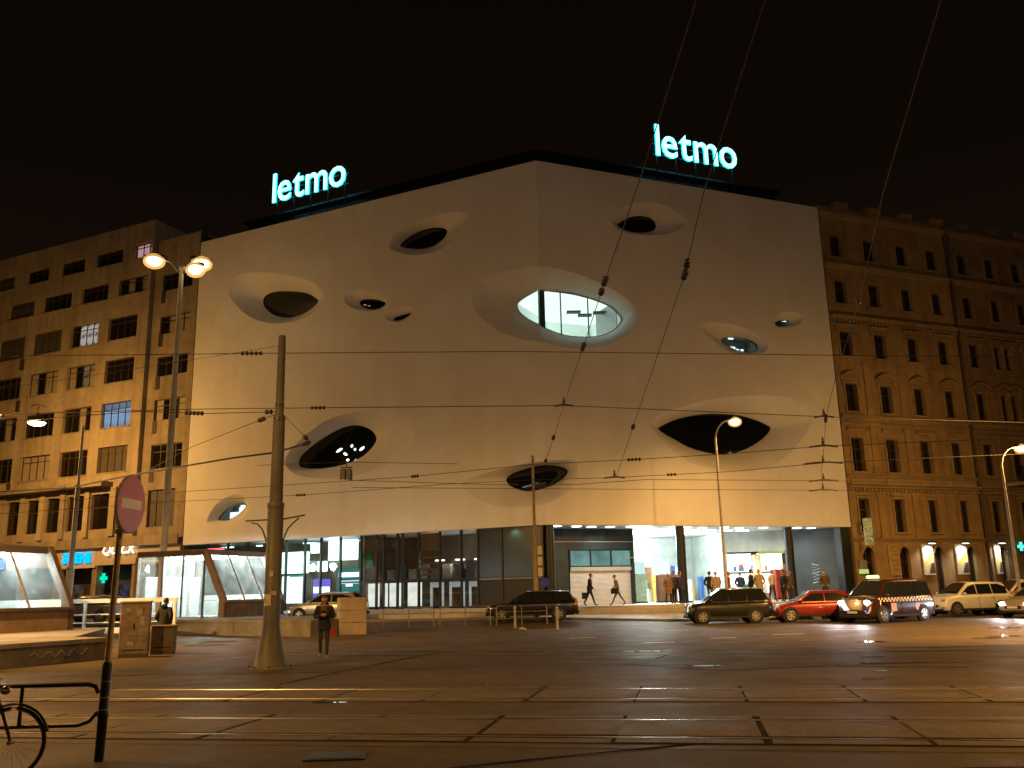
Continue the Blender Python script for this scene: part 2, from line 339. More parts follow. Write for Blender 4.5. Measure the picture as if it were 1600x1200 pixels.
for pts, wd in ((((-4.79, 18.72), (-2.97, 25.63), (-2.2, 28)), 0.07), (((0.9, 22.4), (2.4, 21.9), (4.2, 19.6), (6.6, 20.2), (9, 20.6)), 0.08), (((1.5, 23.6), (3.4, 23.2), (3.9, 24.4)), 0.07),
                (((6.8, 20.0), (9.2, 19.2)), 0.12), (((-0.8, 9.5), (0.1, 9.9), (1.8, 10.6), (3.2, 11.0), (4.5, 10.9)), 0.06), (((0, 28.6), (9.3, 28.6)), 0.1), (((-6.4, 19.2), (-9, 17.8)), 0.05),
                (((2.0, 8.6), (4.2, 9.0), (7, 8.8)), 0.05), (((11, 25), (17, 26.2), (24, 26.4)), 0.08), (((-11, 22), (-4, 21.4)), 0.06)):
    ribbon('tar_seam', pts, wd, M_TAR, 0.009, 0.5)
# paving round a manhole, and road paint
def track(off, label):
    t = obj('tram_track', None, None, (TO.x+TN.x*off, TO.y+TN.y*off, 0), TR, kind='structure'); t['label'] = label
    b = MB(); b.add([(-60, -0.45, 0.006), (60, -0.45, 0.006), (60, 1.9, 0.006), (-60, 1.9, 0.006)], [(0, 1, 2, 3)]); b.build('joint_filler', mat('joint_dirt', (0.022, 0.017, 0.012), 0.95, spec=0.05, var=0.5, vscale=2), t)
    for y in (0.0, 1.46):
        b = MB()
        b.add([(-60, y-0.035, 0.006), (60, y-0.035, 0.006), (60, y-0.03, 0.014), (-60, y-0.03, 0.014), (60, y+0.03, 0.014), (-60, y+0.03, 0.014), (60, y+0.035, 0.006), (-60, y+0.035, 0.006)],
              [(0, 1, 2, 3), (3, 2, 4, 5), (5, 4, 6, 7)]); b.build('rail', M_RAIL, t)
    me = None; meshes = []
    for q in range(4):
        b = MB(); k_ = 0.838+0.006*(q % 3); b.bbox(-k_, k_, -0.625, 0.625, 0, 0.006, 0.004); meshes.append(b.mesh('concrete_slab', M_SLAB))
    em = []
    b = MB(); b.bbox(-0.825, 0.825, -0.15, 0.15, 0, 0.006, 0.004); em = b.mesh('edge_slab', M_SLAB)
    for i in range(-13, 13):
        x = i*1.72+0.4+random.uniform(-0.02, 0.02)
        o = obj('concrete_slab', random.choice(meshes), t, (x+(0.03 if i == 1 and off == 0 else 0), 0.745+(0.05 if i == 1 and off == 0 else 0), 0.0065+random.uniform(-0.0005, 0.003)))
        o.rotation_euler = (random.uniform(-0.002, 0.002), random.uniform(-0.0015, 0.0015), random.uniform(-0.006, 0.006))
        for y in (-0.235, 1.70):
            o = obj('edge_slab', em, t, (x, y-(0.03 if i == 1 and off == 0 and y < 0 else 0), 0.0065+random.uniform(-0.0005, 0.003))); o.rotation_euler = (random.uniform(-0.004, 0.004), random.uniform(-0.0015, 0.0015), random.uniform(-0.008, 0.008))
    return t
track(0.0, 'nearest tram track of worn concrete slabs and steel rails')
track(3.85, 'second tram track, behind the nearest one')
for pts in (((-20, 30), (-6, 27.8), (3, 24.8), (14, 23.6), (40, 23.2)), ((-20, 31.45), (-6, 29.25), (3, 26.25), (14, 25.05), (40, 24.65))):
    ribbon('rail', pts, 0.06, M_RAIL, 0.012); ribbon('rail_groove', pts, 0.16, M_TAR, 0.007)
b = MB(); b.box(-0.32, 0.32, -0.24, 0.24, 0, 0.012); b.box(-0.27, 0.27, -0.19, 0.19, 0.012, 0.016)
mh = b.build('manhole_cover', M_DGREY, None, (-1.99, 10.36, 0.004), 0.05); tag(mh, 'rectangular iron manhole cover in the asphalt in front of the tram tracks', 'manhole cover')
for i, (x, y, L_, a) in enumerate(((6.69, 38.6, 0.85, 0.05), (7.1, 32.1, 0.9, 0.05), (2.4, 34.2, 1.0, 0.1), (9.8, 33.6, 1.2, 0.05), (12.5, 36, 1.3, 0.02), (4.6, 30.2, 1.0, 0.1))):
    b = MB(); b.add([(-L_/2, -0.1, 0), (L_/2, -0.1, 0), (L_/2, 0.1, 0), (-L_/2, 0.1, 0)], [(0, 1, 2, 3)]); b.build('road_marking', M_ROADPAINT, None, (x, y, ground_z(x, y)+0.009), a, kind='structure')
M_PUD = mat('puddle_water', (0.012, 0.010, 0.008), 0.04, spec=0.6)
def puddle(x, y, rx, ry):
    n = 22; random.seed(int(x*37+y*11)); k_ = [random.uniform(0.75, 1.15) for _ in range(n)]
    k_ = [(k_[i]+k_[i-1]+k_[(i+1) % n])/3 for i in range(n)]
    vs = [(x+rx*k_[i]*math.cos(2*math.pi*i/n), y+ry*k_[i]*math.sin(2*math.pi*i/n)) for i in range(n)]
    b = MB(); b.add([(a, c, ground_z(a, c)+0.0105) for a, c in vs], [tuple(range(n))]); b.build('puddle', M_PUD, kind='structure')
for x, y, rx, ry in ((10.69, 28.2, 0.5, 0.35), (8.44, 22.35, 0.28, 0.18), (7.83, 20.74, 0.3, 0.16), (6.54, 17.3, 0.24, 0.14), (7.2, 18.8, 0.2, 0.1), (18.24, 34.8, 0.6, 0.5), (15.43, 29.6, 0.6, 0.4), (14.47, 28.8, 0.45, 0.3), (3.67, 15.85, 0.25, 0.1), (7.38, 14.0, 0.2, 0.1), (4.13, 20.9, 0.5, 0.16), (3.6, 26.1, 0.8, 0.3), (-12.4, 37.5, 1.1, 0.7), (-11.6, 34.6, 0.9, 0.45), (-3.1, 15.4, 0.3, 0.06), (-6.8, 18.2, 0.5, 0.08)): puddle(x, y, rx, ry)
# litter on the ground
def litter(x, y, s, label):
    b = MB(); random.seed(int(x*100)+7)
    vs = [(random.uniform(-s, s), random.uniform(-s*0.6, s*0.6), random.uniform(0.005, s*0.5)) for _ in range(6)]
    b.add(vs, [(0, 1, 2), (1, 3, 2), (2, 3, 4), (0, 2, 5), (4, 5, 2)]); o = b.build('litter', M_ROADPAINT, None, (x, y, ground_z(x, y)+0.01)); tag(o, label, 'litter')
litter(0.15, 42.2, 0.28, 'crumpled paper on the road below the dark estate car')
litter(-0.62, 17.6, 0.07, 'small white scrap beside the far rail')
litter(2.05, 10.9, 0.05, 'tiny pale scrap by the nearest rail, right of the manhole')

# ------------------------------------------------------------------ the white building with crater windows
CX0, CY0 = 1.75, 50.0
AL, AR = R(-25.63), R(21.82)
LX, LY = Vector((math.cos(AL), math.sin(AL))), Vector((-math.sin(AL), math.cos(AL)))
RX, RY = Vector((math.cos(AR), math.sin(AR))), Vector((-math.sin(AR), math.cos(AR)))
def TL(x, y): return (LX.x*x+LY.x*y, LX.y*x+LY.y*y)          # left-face frame to building frame (x<0, y inward)
def TRt(x, y): return (RX.x*x+RY.x*y, RX.y*x+RY.y*y)
TH = math.tan((AR-AL)/2); WR = 9.0
def mapuv(u, v, d):
    w_ = abs(u); x = w_+(d*TH*(1-w_/WR) if w_ < WR else 0)
    p = TL(-x, d) if u < 0 else TRt(x, d)
    if w_ < 1e-6:
        a, c = TL(-d*TH, d), TRt(d*TH, d); p = ((a[0]+c[0])/2, (a[1]+c[1])/2)
    return (p[0], p[1], v)
CRATERS = [
('top',0.8,[(-10.58, 23.79), (-10.15, 23.32), (-9.03, 22.83), (-7.66, 22.66), (-6.32, 22.83), (-5.13, 23.64), (-4.64, 24.34), (-4.85, 24.81), (-5.64, 25.07), (-6.98, 25.14), (-8.49, 24.95), (-10.02, 24.5)],
  [(-10.21, 23.97), (-9.83, 23.75), (-8.83, 23.47), (-7.68, 23.45), (-6.83, 23.85), (-6.59, 24.25), (-6.9, 24.54), (-7.82, 24.72), (-8.98, 24.62), (-9.83, 24.28)]),
('bigL',1.09,[(-24.18, 22.95), (-23.43, 21.87), (-22.28, 20.87), (-20.6, 20.08), (-18.99, 19.79), (-17.44, 19.86), (-16.23, 20.31), (-15.72, 21.0), (-15.97, 21.69), (-16.92, 22.44), (-18.51, 23.12), (-20.47, 23.69), (-22.47, 24.03), (-23.73, 23.91)],
  [(-21.85, 22.06), (-21.63, 21.61), (-20.94, 21.03), (-19.78, 20.62), (-18.66, 20.58), (-17.72, 20.85), (-17.03, 21.27), (-17.28, 21.64), (-18.08, 22.11), (-19.38, 22.46), (-20.85, 22.67), (-21.67, 22.51)]),
('sm',0.58,[(-14.07, 20.6), (-13.76, 20.23), (-13.1, 19.84), (-12.23, 19.61), (-11.38, 19.54), (-10.81, 19.69), (-10.64, 19.97), (-11.11, 20.48), (-11.97, 20.88), (-12.98, 21.14), (-13.79, 21.12)],
  [(-13.2, 20.43), (-12.93, 20.14), (-12.35, 19.89), (-11.63, 19.83), (-11.16, 20.06), (-11.5, 20.31), (-12.22, 20.55), (-12.94, 20.62)]),
('tiny',0.43,[(-10.83, 18.96), (-10.52, 18.66), (-9.97, 18.49), (-9.28, 18.53), (-8.74, 18.81), (-8.65, 19.14), (-8.88, 19.34), (-9.56, 19.43), (-10.39, 19.32)],
  [(-10.42, 18.89), (-10.25, 18.73), (-9.7, 18.77), (-9.08, 19.04), (-9.42, 19.07), (-10.04, 19.01)]),
('lowL',1.23,[(-18.5, 10.36), (-18.1, 9.7), (-17.15, 9.25), (-15.61, 8.97), (-13.63, 8.91), (-11.24, 9.25), (-9.62, 9.82), (-8.71, 10.65), (-8.57, 11.58), (-9.41, 12.38), (-11.3, 12.91), (-13.24, 12.99), (-15.23, 12.7), (-16.99, 11.82), (-18.01, 11.07)],
  [(-18.66, 10.35), (-18.39, 10.11), (-17.11, 9.87), (-15.77, 9.84), (-14.26, 10.03), (-13.17, 10.4), (-12.4, 10.99), (-12.21, 11.47), (-12.61, 12.0), (-13.41, 12.35), (-14.11, 12.44), (-15.12, 12.29), (-16.45, 11.78), (-17.69, 11.12)]),
('tinyLow',0.58,[(-24.95, 6.89), (-24.8, 6.63), (-23.99, 6.4), (-23.09, 6.37), (-22.33, 6.54), (-21.59, 7.05), (-21.3, 7.53), (-21.55, 8.14), (-22.11, 8.38), (-22.78, 8.43), (-23.66, 8.19), (-24.42, 7.72)],
  [(-24.49, 6.94), (-24.0, 6.82), (-23.33, 6.88), (-22.68, 7.14), (-22.15, 7.54), (-22.1, 7.75), (-22.39, 7.9), (-23.06, 7.85), (-23.82, 7.55)]),
('center',1.3,[(-4.49, 19.17), (-4.46, 18.59), (-3.9, 17.86), (-2.96, 16.99), (-1.87, 16.36), (-0.88, 15.98), (0.01, 15.79), (0.73, 15.65), (1.55, 15.54), (2.63, 15.61), (3.57, 15.75), (4.61, 16.09), (5.6, 16.73), (6.34, 17.44), (6.52, 18.2), (6.07, 18.81), (4.96, 19.43), (3.68, 19.9), (2.24, 20.27), (1.07, 20.42), (-0.09, 20.43), (-1.35, 20.5), (-3.07, 20.4), (-4.22, 19.94)],
  [(-1.65, 18.67), (-1.46, 18.23), (-0.93, 17.75), (-0.35, 17.38), (0.22, 17.07), (0.84, 16.88), (1.74, 16.68), (2.83, 16.68), (3.95, 16.81), (4.81, 17.09), (5.5, 17.52), (5.9, 18.05), (5.65, 18.44), (5.01, 18.88), (3.89, 19.19), (2.59, 19.4), (1.48, 19.45), (0.3, 19.42), (-0.15, 19.43), (-0.88, 19.2), (-1.54, 18.89)]),
('lowC',1.16,[(-5.33, 7.76), (-4.43, 7.06), (-3.35, 6.59), (-2.21, 6.37), (-1.09, 6.34), (0.1, 6.5), (1.23, 7.03), (1.86, 7.75), (2.06, 8.38), (1.91, 8.85), (1.39, 8.96), (0.01, 8.83), (-1.89, 8.71), (-3.95, 8.39), (-5.05, 8.15)],
  [(-2.65, 8.11), (-2.37, 7.73), (-1.72, 7.45), (-0.97, 7.34), (-0.04, 7.46), (0.8, 7.79), (1.38, 8.21), (1.5, 8.49), (1.12, 8.68), (0.38, 8.76), (-0.46, 8.75), (-1.49, 8.6), (-2.26, 8.41)]),
('topR',0.8,[(5.03, 23.92), (5.48, 24.59), (6.31, 25.21), (7.4, 25.54), (8.6, 25.65), (9.68, 25.34), (10.32, 24.97), (10.52, 24.63), (10.28, 24.34), (9.46, 23.82), (8.46, 23.5), (7.37, 23.35), (6.3, 23.31), (5.42, 23.48)],
  [(5.7, 24.11), (6.05, 24.41), (6.74, 24.81), (7.54, 24.99), (8.23, 24.94), (8.6, 24.59), (8.52, 24.22), (8.05, 23.96), (7.24, 23.82), (6.35, 23.84)]),
('midR',0.65,[(10.96, 17.56), (11.21, 17.88), (12.11, 18.06), (13.24, 18.06), (14.36, 17.87), (15.25, 17.49), (15.9, 17.05), (15.98, 16.7), (15.48, 16.36), (14.54, 16.19), (13.63, 16.14), (12.74, 16.29), (12.0, 16.72), (11.27, 17.25)],
  [(12.87, 17.12), (13.17, 17.34), (13.98, 17.43), (14.9, 17.37), (15.52, 17.14), (15.66, 16.8), (15.4, 16.58), (14.69, 16.47), (13.9, 16.56), (13.24, 16.85)]),
('smR',0.43,[(16.6, 18.59), (16.93, 19.01), (17.68, 19.31), (18.53, 19.37), (19.0, 19.16), (19.03, 18.9), (18.55, 18.5), (17.8, 18.26), (17.08, 18.18), (16.66, 18.32)],
  [(17.06, 18.61), (17.36, 18.77), (17.97, 18.88), (18.21, 18.85), (18.06, 18.58), (17.56, 18.41), (17.14, 18.46)]),
('lowR',1.23,[(6.94, 11.35), (7.33, 10.69), (8.04, 9.97), (8.95, 9.33), (10.08, 8.87), (11.25, 8.69), (12.84, 8.59), (14.08, 8.69), (15.46, 9.03), (16.82, 9.78), (18.02, 10.89), (18.78, 11.74), (19.08, 12.39), (18.6, 13.01), (17.34, 13.48), (15.4, 13.53), (13.29, 13.35), (11.21, 12.99), (9.18, 12.44), (7.69, 11.89)],
  [(8.13, 11.24), (8.68, 11.57), (9.72, 11.97), (11.15, 12.29), (12.6, 12.42), (14.07, 12.41), (15.33, 12.2), (16.27, 11.89), (16.57, 11.65), (16.08, 11.11), (15.16, 10.53), (14.06, 10.08), (12.79, 9.82), (11.57, 9.91), (10.28, 10.2), (9.13, 10.72), (8.43, 11.04)]),
]
def spline(P, k=10):
    n = len(P); out = []
    for i in range(n):
        p0, p1, p2, p3 = (Vector(P[(i+j-1) % n]) for j in range(4))
        for s in range(k):
            t = s/k; out.append(0.5*((2*p1)+(p2-p0)*t+(2*p0-5*p1+4*p2-p3)*t*t+(3*p1-p0-3*p2+p3)*t**3))
    return out
def polar(P, c, sx_, sy_, N):
    """resample closed curve P at N equal (scaled) angles about c"""
    A = [(math.atan2((p.y-c.y)/sy_, (p.x-c.x)/sx_), p) for p in P]; out = []
    for k in range(N):
        th = -math.pi+2*math.pi*(k+0.5)/N; best = None
        for (a0, p0), (a1, p1) in zip(A, A[1:]+A[:1]):
            d = a1-a0
            while d > math.pi: d -= 2*math.pi
            while d < -math.pi: d += 2*math.pi
            e = th-a0
            while e > math.pi: e -= 2*math.pi
            while e < -math.pi: e += 2*math.pi
            if d and 0 <= e/d <= 1:
                q = p0.lerp(p1, e/d); r = ((q.x-c.x)/sx_)**2+((q.y-c.y)/sy_)**2
                if best is None or r > best[0]: best = (r, q)
        out.append(best[1] if best else min(A, key=lambda z: abs(z[0]-th))[1])
    return out
UL, UR, VB, VT = -27.02, 21.2, 5.3, 27.17
bl = thing('modern_building', 'white windowless building with eye-shaped crater windows and glazed ground floor', 'building', (CX0, CY0, 0))
fm = bmesh.new(); loops = []; CG = {}
for name, D, O, G in CRATERS:
    O = spline(O); G = spline(G)
    c = Vector((sum(p.x for p in G)/len(G), sum(p.y for p in G)/len(G)))
    sx_ = (max(p.x for p in O)-min(p.x for p in O))/2; sy_ = (max(p.y for p in O)-min(p.y for p in O))/2
    N = 96; o = polar(O, c, sx_, sy_, N); g = polar(G, c, sx_, sy_, N)
    g = [p if (p-c).length < 0.95*(q-c).length else c+(q-c)*0.95 for p, q in zip(g, o)]
    loops.append(o); CG[name] = (g, c, D, o)
    K = 12; rings = []
    for k in range(K+1):
        s = k/K; dep = D*(0.62*s+0.38*s*s)
        rings.append([fm.verts.new((*(a.lerp(q, s)), dep)) for a, q in zip(o, g)])
    for k in range(K):
        for i in range(N):
            f = fm.faces.new((rings[k][i], rings[k][(i+1) % N], rings[k+1][(i+1) % N], rings[k+1][i])); f.smooth = True
# flat parts: a constrained triangulation with the crater outlines as holes
pts = [Vector((UL, VB)), Vector((UR, VB)), Vector((UR, VT)), Vector((UL, VT))]; edges = [(0, 1), (1, 2), (2, 3), (3, 0)]
for L_ in loops:
    b0 = len(pts); pts += L_; edges += [(b0+i, b0+(i+1) % len(L_)) for i in range(len(L_))]
V2, E2_, F2, *_r_ = geometry.delaunay_2d_cdt(pts, edges, [], 0, 1e-6)
def inside(p, L_):
    r = False; n = len(L_)
    for i in range(n):
        a, c = L_[i], L_[(i+1) % n]
        if (a.y > p.y) != (c.y > p.y) and p.x < (c.x-a.x)*(p.y-a.y)/(c.y-a.y)+a.x: r = not r
    return r
vv = [fm.verts.new((p.x, p.y, 0)) for p in V2]
for f in F2:
    c = sum((V2[i] for i in f), Vector((0, 0)))/len(f)
    if not (UL < c.x < UR and VB < c.y < VT) or any(inside(c, L_) for L_ in loops): continue
    fm.faces.new([vv[i] for i in f])
bmesh.ops.bisect_plane(fm, geom=fm.verts[:]+fm.edges[:]+fm.faces[:], plane_co=(0, 0, 0), plane_no=(1, 0, 0), dist=1e-5)
for e in fm.edges:
    if all(abs(v.co.x) < 2e-5 for v in e.verts): e.smooth = False
for v in fm.verts:
    if abs(v.co.x) < 2e-5: v.co.x = 0.0
for f in fm.faces:   # front is +d reversed: keep the outline order counter-clockwise in (u, v)
    a = sum(((f.verts[i].co.x*f.verts[(i+1) % len(f.verts)].co.y-f.verts[(i+1) % len(f.verts)].co.x*f.verts[i].co.y) for i in range(len(f.verts))))
    if a < 0: f.normal_flip()
# vertices on the corner belong to both sides; faces left of it use u = -0
for v in fm.verts: v.co = mapuv(v.co.x, v.co.y, v.co.z)
me = bpy.data.meshes.new('facade_skin'); fm.to_mesh(me); fm.free(); me.materials.append(M_WHITE)
obj('facade_skin', me, bl)
# returns, parapet, roof, soffit
foot = [TL(UL, 0.0), TL(-0.02, 0.02), TRt(UR, 0.0), TRt(UR, 24), TL(UL, 26)]
def inset(poly_l, yo): return [TL(UL+0.02, yo), (TL(-yo*TH, yo)[0], TL(-yo*TH, yo)[1]), TRt(UR-0.02, yo), TRt(UR-0.02, 24), TL(UL+0.02, 26)]
b = MB(); b.slabpoly(inset(0, 0.012), VT-0.25, VT+0.06); b.build('parapet', M_WHITE, bl)
b = MB(); b.slabpoly(inset(0, 0.012), VB-0.02, VB+0.22); b.build('soffit', mat('soffit_paint', (0.55, 0.56, 0.54), 0.5, var=0.08), bl)
for T_, u in ((TL, UL), (TRt, UR)):
    s = 1 if u < 0 else -1; b = MB()
    p = [T_(u, 0.01), T_(u+s*0.12, 0.01), T_(u+s*0.12, 24), T_(u, 24)]
    b.slabpoly(p if s > 0 else p[::-1], VB+0.22, VT-0.25)
    b.build('end_wall', M_WHITE, bl)
b = MB(); b.slabpoly([TL(UL, 24), TL(UL, 26), TRt(UR, 24), TRt(UR, 22)][::1], 0.8, VT-0.25); b.build('rear_wall', M_DGREY, bl)
# attic storey set back on the roof
M_ATTIC = mat('attic_cladding', (0.012, 0.016, 0.018), 0.35, 0.2, var=0.3, vscale=0.5)
b = MB(); b.slabpoly([TL(-25, 2.6), TL(-2.6*TH, 2.6), TRt(19.8, 2.6), TRt(19.8, 20), TL(-25, 22)], VT+0.06, 29.2)
b.build('attic', M_ATTIC, bl)
b = MB(); b.slabpoly([TL(-25.3, 2.3), TL(-2.3*TH, 2.3), TRt(20.1, 2.3), TRt(20.1, 20.3), TL(-25.3, 22.3)], 29.2, 29.35); b.build('attic_roof', M_DGREY, bl)
b = MB(); b.box(-0.1, 0.1, -0.1, 0.25, 4.8, 28.9); b.build('corner_fin', mat('fin_metal', (0.05, 0.05, 0.06), 0.4, 0.4), bl, (*TL(UL-0.16, 0.3), 0), AL)
# crater windows
M_ROOM = emit_var('lit_room', (0.8, 1.0, 0.9), 1.0, 0.8, 0.5)
for name, (g, c, D, o) in CG.items():
    pm = bmesh.new(); K = 6; N = len(g); size = max((p-c).length for p in g)
    rr = []
    for k in range(K):
        s = 1-k/K; dep = D+0.03-0.06*min(size, 2.0)*(1-s*s)
        rr.append([pm.verts.new((*(c.lerp(p, s)), dep)) for p in g])
    cen = pm.verts.new((c.x, c.y, D+0.03-0.06*min(size, 2.0)))
    for k in range(K-1):
        for i in range(N): pm.faces.new((rr[k][i], rr[k][(i+1) % N], rr[k+1][(i+1) % N], rr[k+1][i]))
    for i in range(N): pm.faces.new((rr[-1][i], rr[-1][(i+1) % N], cen))
    for f in pm.faces: f.smooth = True
    if name in ('center', 'lowC'):
        bmesh.ops.bisect_plane(pm, geom=pm.verts[:]+pm.edges[:]+pm.faces[:], plane_co=(0, 0, 0), plane_no=(1, 0, 0), dist=1e-5)
        for e in pm.edges:
            if all(abs(v.co.x) < 2e-5 for v in e.verts): e.smooth = False
    for f in pm.faces:
        vs = [v.co for v in f.verts]
        if sum(vs[i].x*vs[(i+1) % len(vs)].y-vs[(i+1) % len(vs)].x*vs[i].y for i in range(len(vs))) < 0: f.normal_flip()
    for v in pm.verts:
        if abs(v.co.x) < 2e-5: v.co.x = 0
        v.co = mapuv(*v.co)
    me = bpy.data.meshes.new('eye_window'); pm.to_mesh(me); pm.free()
    me.materials.append(M_GREENGL if name in ('center', 'midR', 'smR', 'tinyLow', 'lowL') else M_DGLASS)
    if name in ('bigL',): me.materials[0] = mat('grey_glazing', (0.035, 0.032, 0.028), 0.35, spec=0.5, var=0.15)
    win = obj('eye_window', me, bl)
    # dark frame round the pane
    fr = MB(); NN = len(g)
    for i in range(NN):
        a, q = g[i], g[(i+1) % NN]; k = 1-0.05/max(0.3, (a-c).length); k2 = 1-0.05/max(0.3, (q-c).length)
        if a.x*q.x < 0: continue
        fr.add([mapuv(*a, D-0.02), mapuv(*q, D-0.02), mapuv(*c.lerp(q, k2), D-0.04), mapuv(*c.lerp(a, k), D-0.04), mapuv(*c.lerp(q, k2), D+0.08), mapuv(*c.lerp(a, k), D+0.08)], [(0, 1, 2, 3), (3, 2, 4, 5)])
    fr.build('frame', M_BLACKM, win)
# office behind the lit corner window: ceiling, walls, lamps
def room(pl_uv, z0, z1, name, parent, m):
    b = MB(); b.slabpoly(pl_uv, z0-0.1, z0); b.slabpoly(pl_uv, z1, z1+0.1)
    n = len(pl_uv)
    for i in range(1, n):                      # every side but the first is a wall
        a, q = pl_uv[i], pl_uv[(i+1) % n]; b.add([(a[0], a[1], z0), (q[0], q[1], z0), (q[0], q[1], z1), (a[0], a[1], z1)], [(0, 1, 2, 3)])
    return b.build(name, m, parent)
M_INT = mat('white_interior', (0.8, 0.84, 0.82), 0.7, var=0.04)
ip = [TL(-3.2, 1.35), TL(-1.35*TH, 1.35), TRt(7.4, 1.35), TRt(7.4, 8), TL(-3.2, 8.5)]
b = MB(); b.slabpoly(ip, 19.705, 19.8); b.build('luminous_ceiling', emit('luminous_ceiling', (0.88, 1.0, 0.94), 1.35), bl)
b = MB(); b.slabpoly(ip, 15.6, 15.7)
for i in (1, 2, 3, 4):
    if i == 1: continue
    a, q = ip[i], ip[(i+1) % 5]; b.add([(a[0], a[1], 15.7), (q[0], q[1], 15.7), (q[0], q[1], 19.7), (a[0], a[1], 19.7)], [(0, 1, 2, 3)])
b.build('office_room', M_INT, bl)
for u, y in ((-1.2, 3.2), (1.6, 2.6), (1.6, 5), (4.4, 2.6), (4.4, 5), (6.4, 3.4)):
    p = TRt(u, y) if u > 0 else TL(u, y); b = MB(); b.box(p[0]-0.55, p[0]+0.55, p[1]-0.14, p[1]+0.14, 19.62, 19.69)
    b.build('ceiling_lamp', emit('office_tube', (0.85, 1.0, 0.93), 1.6), bl)
p = TRt(3.4, 6.6); point(bl, (p[0], p[1], 17.6), 150, (0.82, 1.0, 0.9), 0.5)
for u, y in ((4.2, 4.2), (5.2, 4.6), (5.9, 3.8)):
    p = TRt(u, y); b = MB(); b.box(p[0]-0.45, p[0]+0.45, p[1]-0.2, p[1]+0.2, 19.2, 19.32)
    b.build('ceiling_unit', M_DGREY, bl)
b = MB(); b.box(0.62, 0.95, 1.46, 1.72, 15.7, 19.7); b.build('corner_column', mat('green_grey_steel', (0.03, 0.055, 0.05), 0.5, 0.2), bl, (0, 0, 0), AR)
for u in (2.0, 3.85, 6.2):
    b = MB(); b.box(u-0.035, u+0.035, 1.44, 1.5, 15.75, 19.65) if u < 6 else b.box(6.2, 6.26, 2.2, 5, 15.7, 19.6)
    b.build('mullion', M_GALV, bl, (0, 0, 0), AR)
# small lit rooms behind three other craters
for nm, dz, st in (('midR', 0.0, 0.9), ('smR', 0.0, 1.1), ('tinyLow', 0.15, 1.3)):
    g, c, D, o = CG[nm]; T_ = TL if c.x < 0 else TRt; a = AL if c.x < 0 else AR; w_ = max(abs(p.x-c.x) for p in g)+0.7; h_ = max(abs(p.y-c.y) for p in g)+0.5
    b = MB(); x0, x1, y0, y1, z0, z1 = c.x-w_, c.x+w_, D+0.06, D+2.2, c.y-h_, c.y+h_
    b.box(x0, x1, y1, y1+0.1, z0, z1); b.box(x0, x1, y0, y1, z0-0.1, z0); b.box(x0, x1, y0, y1, z1, z1+0.1); b.box(x0-0.1, x0, y0, y1, z0, z1); b.box(x1, x1+0.1, y0, y1, z0, z1)
    b.build('lit_recess', mat('grey_interior', (0.16, 0.18, 0.17), 0.6, var=0.3), bl, (0, 0, 0), a)
    random.seed(len(nm)*3)
    for k in range(5):
        b = MB(); x = c.x-w_*0.75+k*w_*0.36; b.box(x, x+w_*random.uniform(0.12, 0.26), y0+0.5+0.25*k % 0.6, y0+0.62+0.25*k % 0.6, z1-0.12-random.uniform(0, 0.25), z1-0.03)
        zz = random.uniform(0.1, 0.7); q = MB(); q.box(x, x+w_*0.2, y1-0.08, y1-0.02, c.y-h_*0.3, c.y+h_*zz)
        if nm != 'smR': q.build('lit_panel', emit('recess_tube', (0.86, 1.0, 0.95), 1.6), bl, (0, 0, 0), a)
        b.build('recess_lamp', emit('recess_tube', (0.86, 1.0, 0.95), 1.6), bl, (0, 0, 0), a)

g, c, D, o = CG['lowL']
M_DKROOM = mat('dark_room', (0.012, 0.012, 0.012), 0.6, var=0.3)
b = MB(); x0, x1, y0, y1, z0, z1 = -19.2, -11.2, D+0.08, D+3.0, 9.2, 13.0
b.box(x0, x1, y1, y1+0.1, z0, z1); b.box(x0, x1, y0, y1, z0-0.1, z0); b.box(x0, x1, y0, y1, z1, z1+0.1); b.box(x0-0.1, x0, y0, y1, z0, z1); b.box(x1, x1+0.1, y0, y1, z0, z1); b.build('dark_recess', M_DKROOM, bl, (0, 0, 0), AL)
for (x, z, w_, a_) in ((-15.6, 11.05, 0.55, 0.4), (-15.1, 10.75, 0.35, -0.5), (-14.6, 11.25, 0.22, 0.8), (-14.35, 11.0, 0.18, 0.3), (-14.9, 10.35, 0.22, 0.1), (-13.8, 11.0, 0.45, 0.5), (-14.3, 10.25, 0.3, 0.6)):
    b = MB(); b.ball((0, 0, 0), w_/2, 0.06, 0.085, 10, 6, 0, Matrix.Translation((x, D+0.7, z)) @ Matrix.Rotation(-a_, 4, 'Y')); b.build('reflection_streak', emit('streak_glow', (1.0, 0.95, 0.85), 3.0), bl, (0, 0, 0), AL)  # glowing streaks stand in for street lamps mirrored in this glass

g, c, D, o = CG['tinyLow']
for x0, x1, z0, z1 in ((-1.5, -0.6, -0.75, 0.1), (-0.6, 0.2, -0.25, 0.55), (0.2, 0.75, 0.1, 0.75), (0.75, 1.5, 0.3, 0.95)):
    b = MB(); b.box(c.x+x0, c.x+x1, D+1.2, D+1.25, c.y+z0, c.y+z1); b.build('lit_panel', emit('recess_white', (0.95, 1.0, 1.0), 1.5), bl, (0, 0, 0), AL)
g, c, D, o = CG['midR']
for k in range(5):
    b = MB(); b.box(c.x-0.75+k*0.36, c.x-0.55+k*0.36, D+0.9, D+0.95, c.y-0.22+0.05*(k % 2), c.y-0.02); b.build('lit_panel', MATS['recess_tube'], bl, (0, 0, 0), AR)
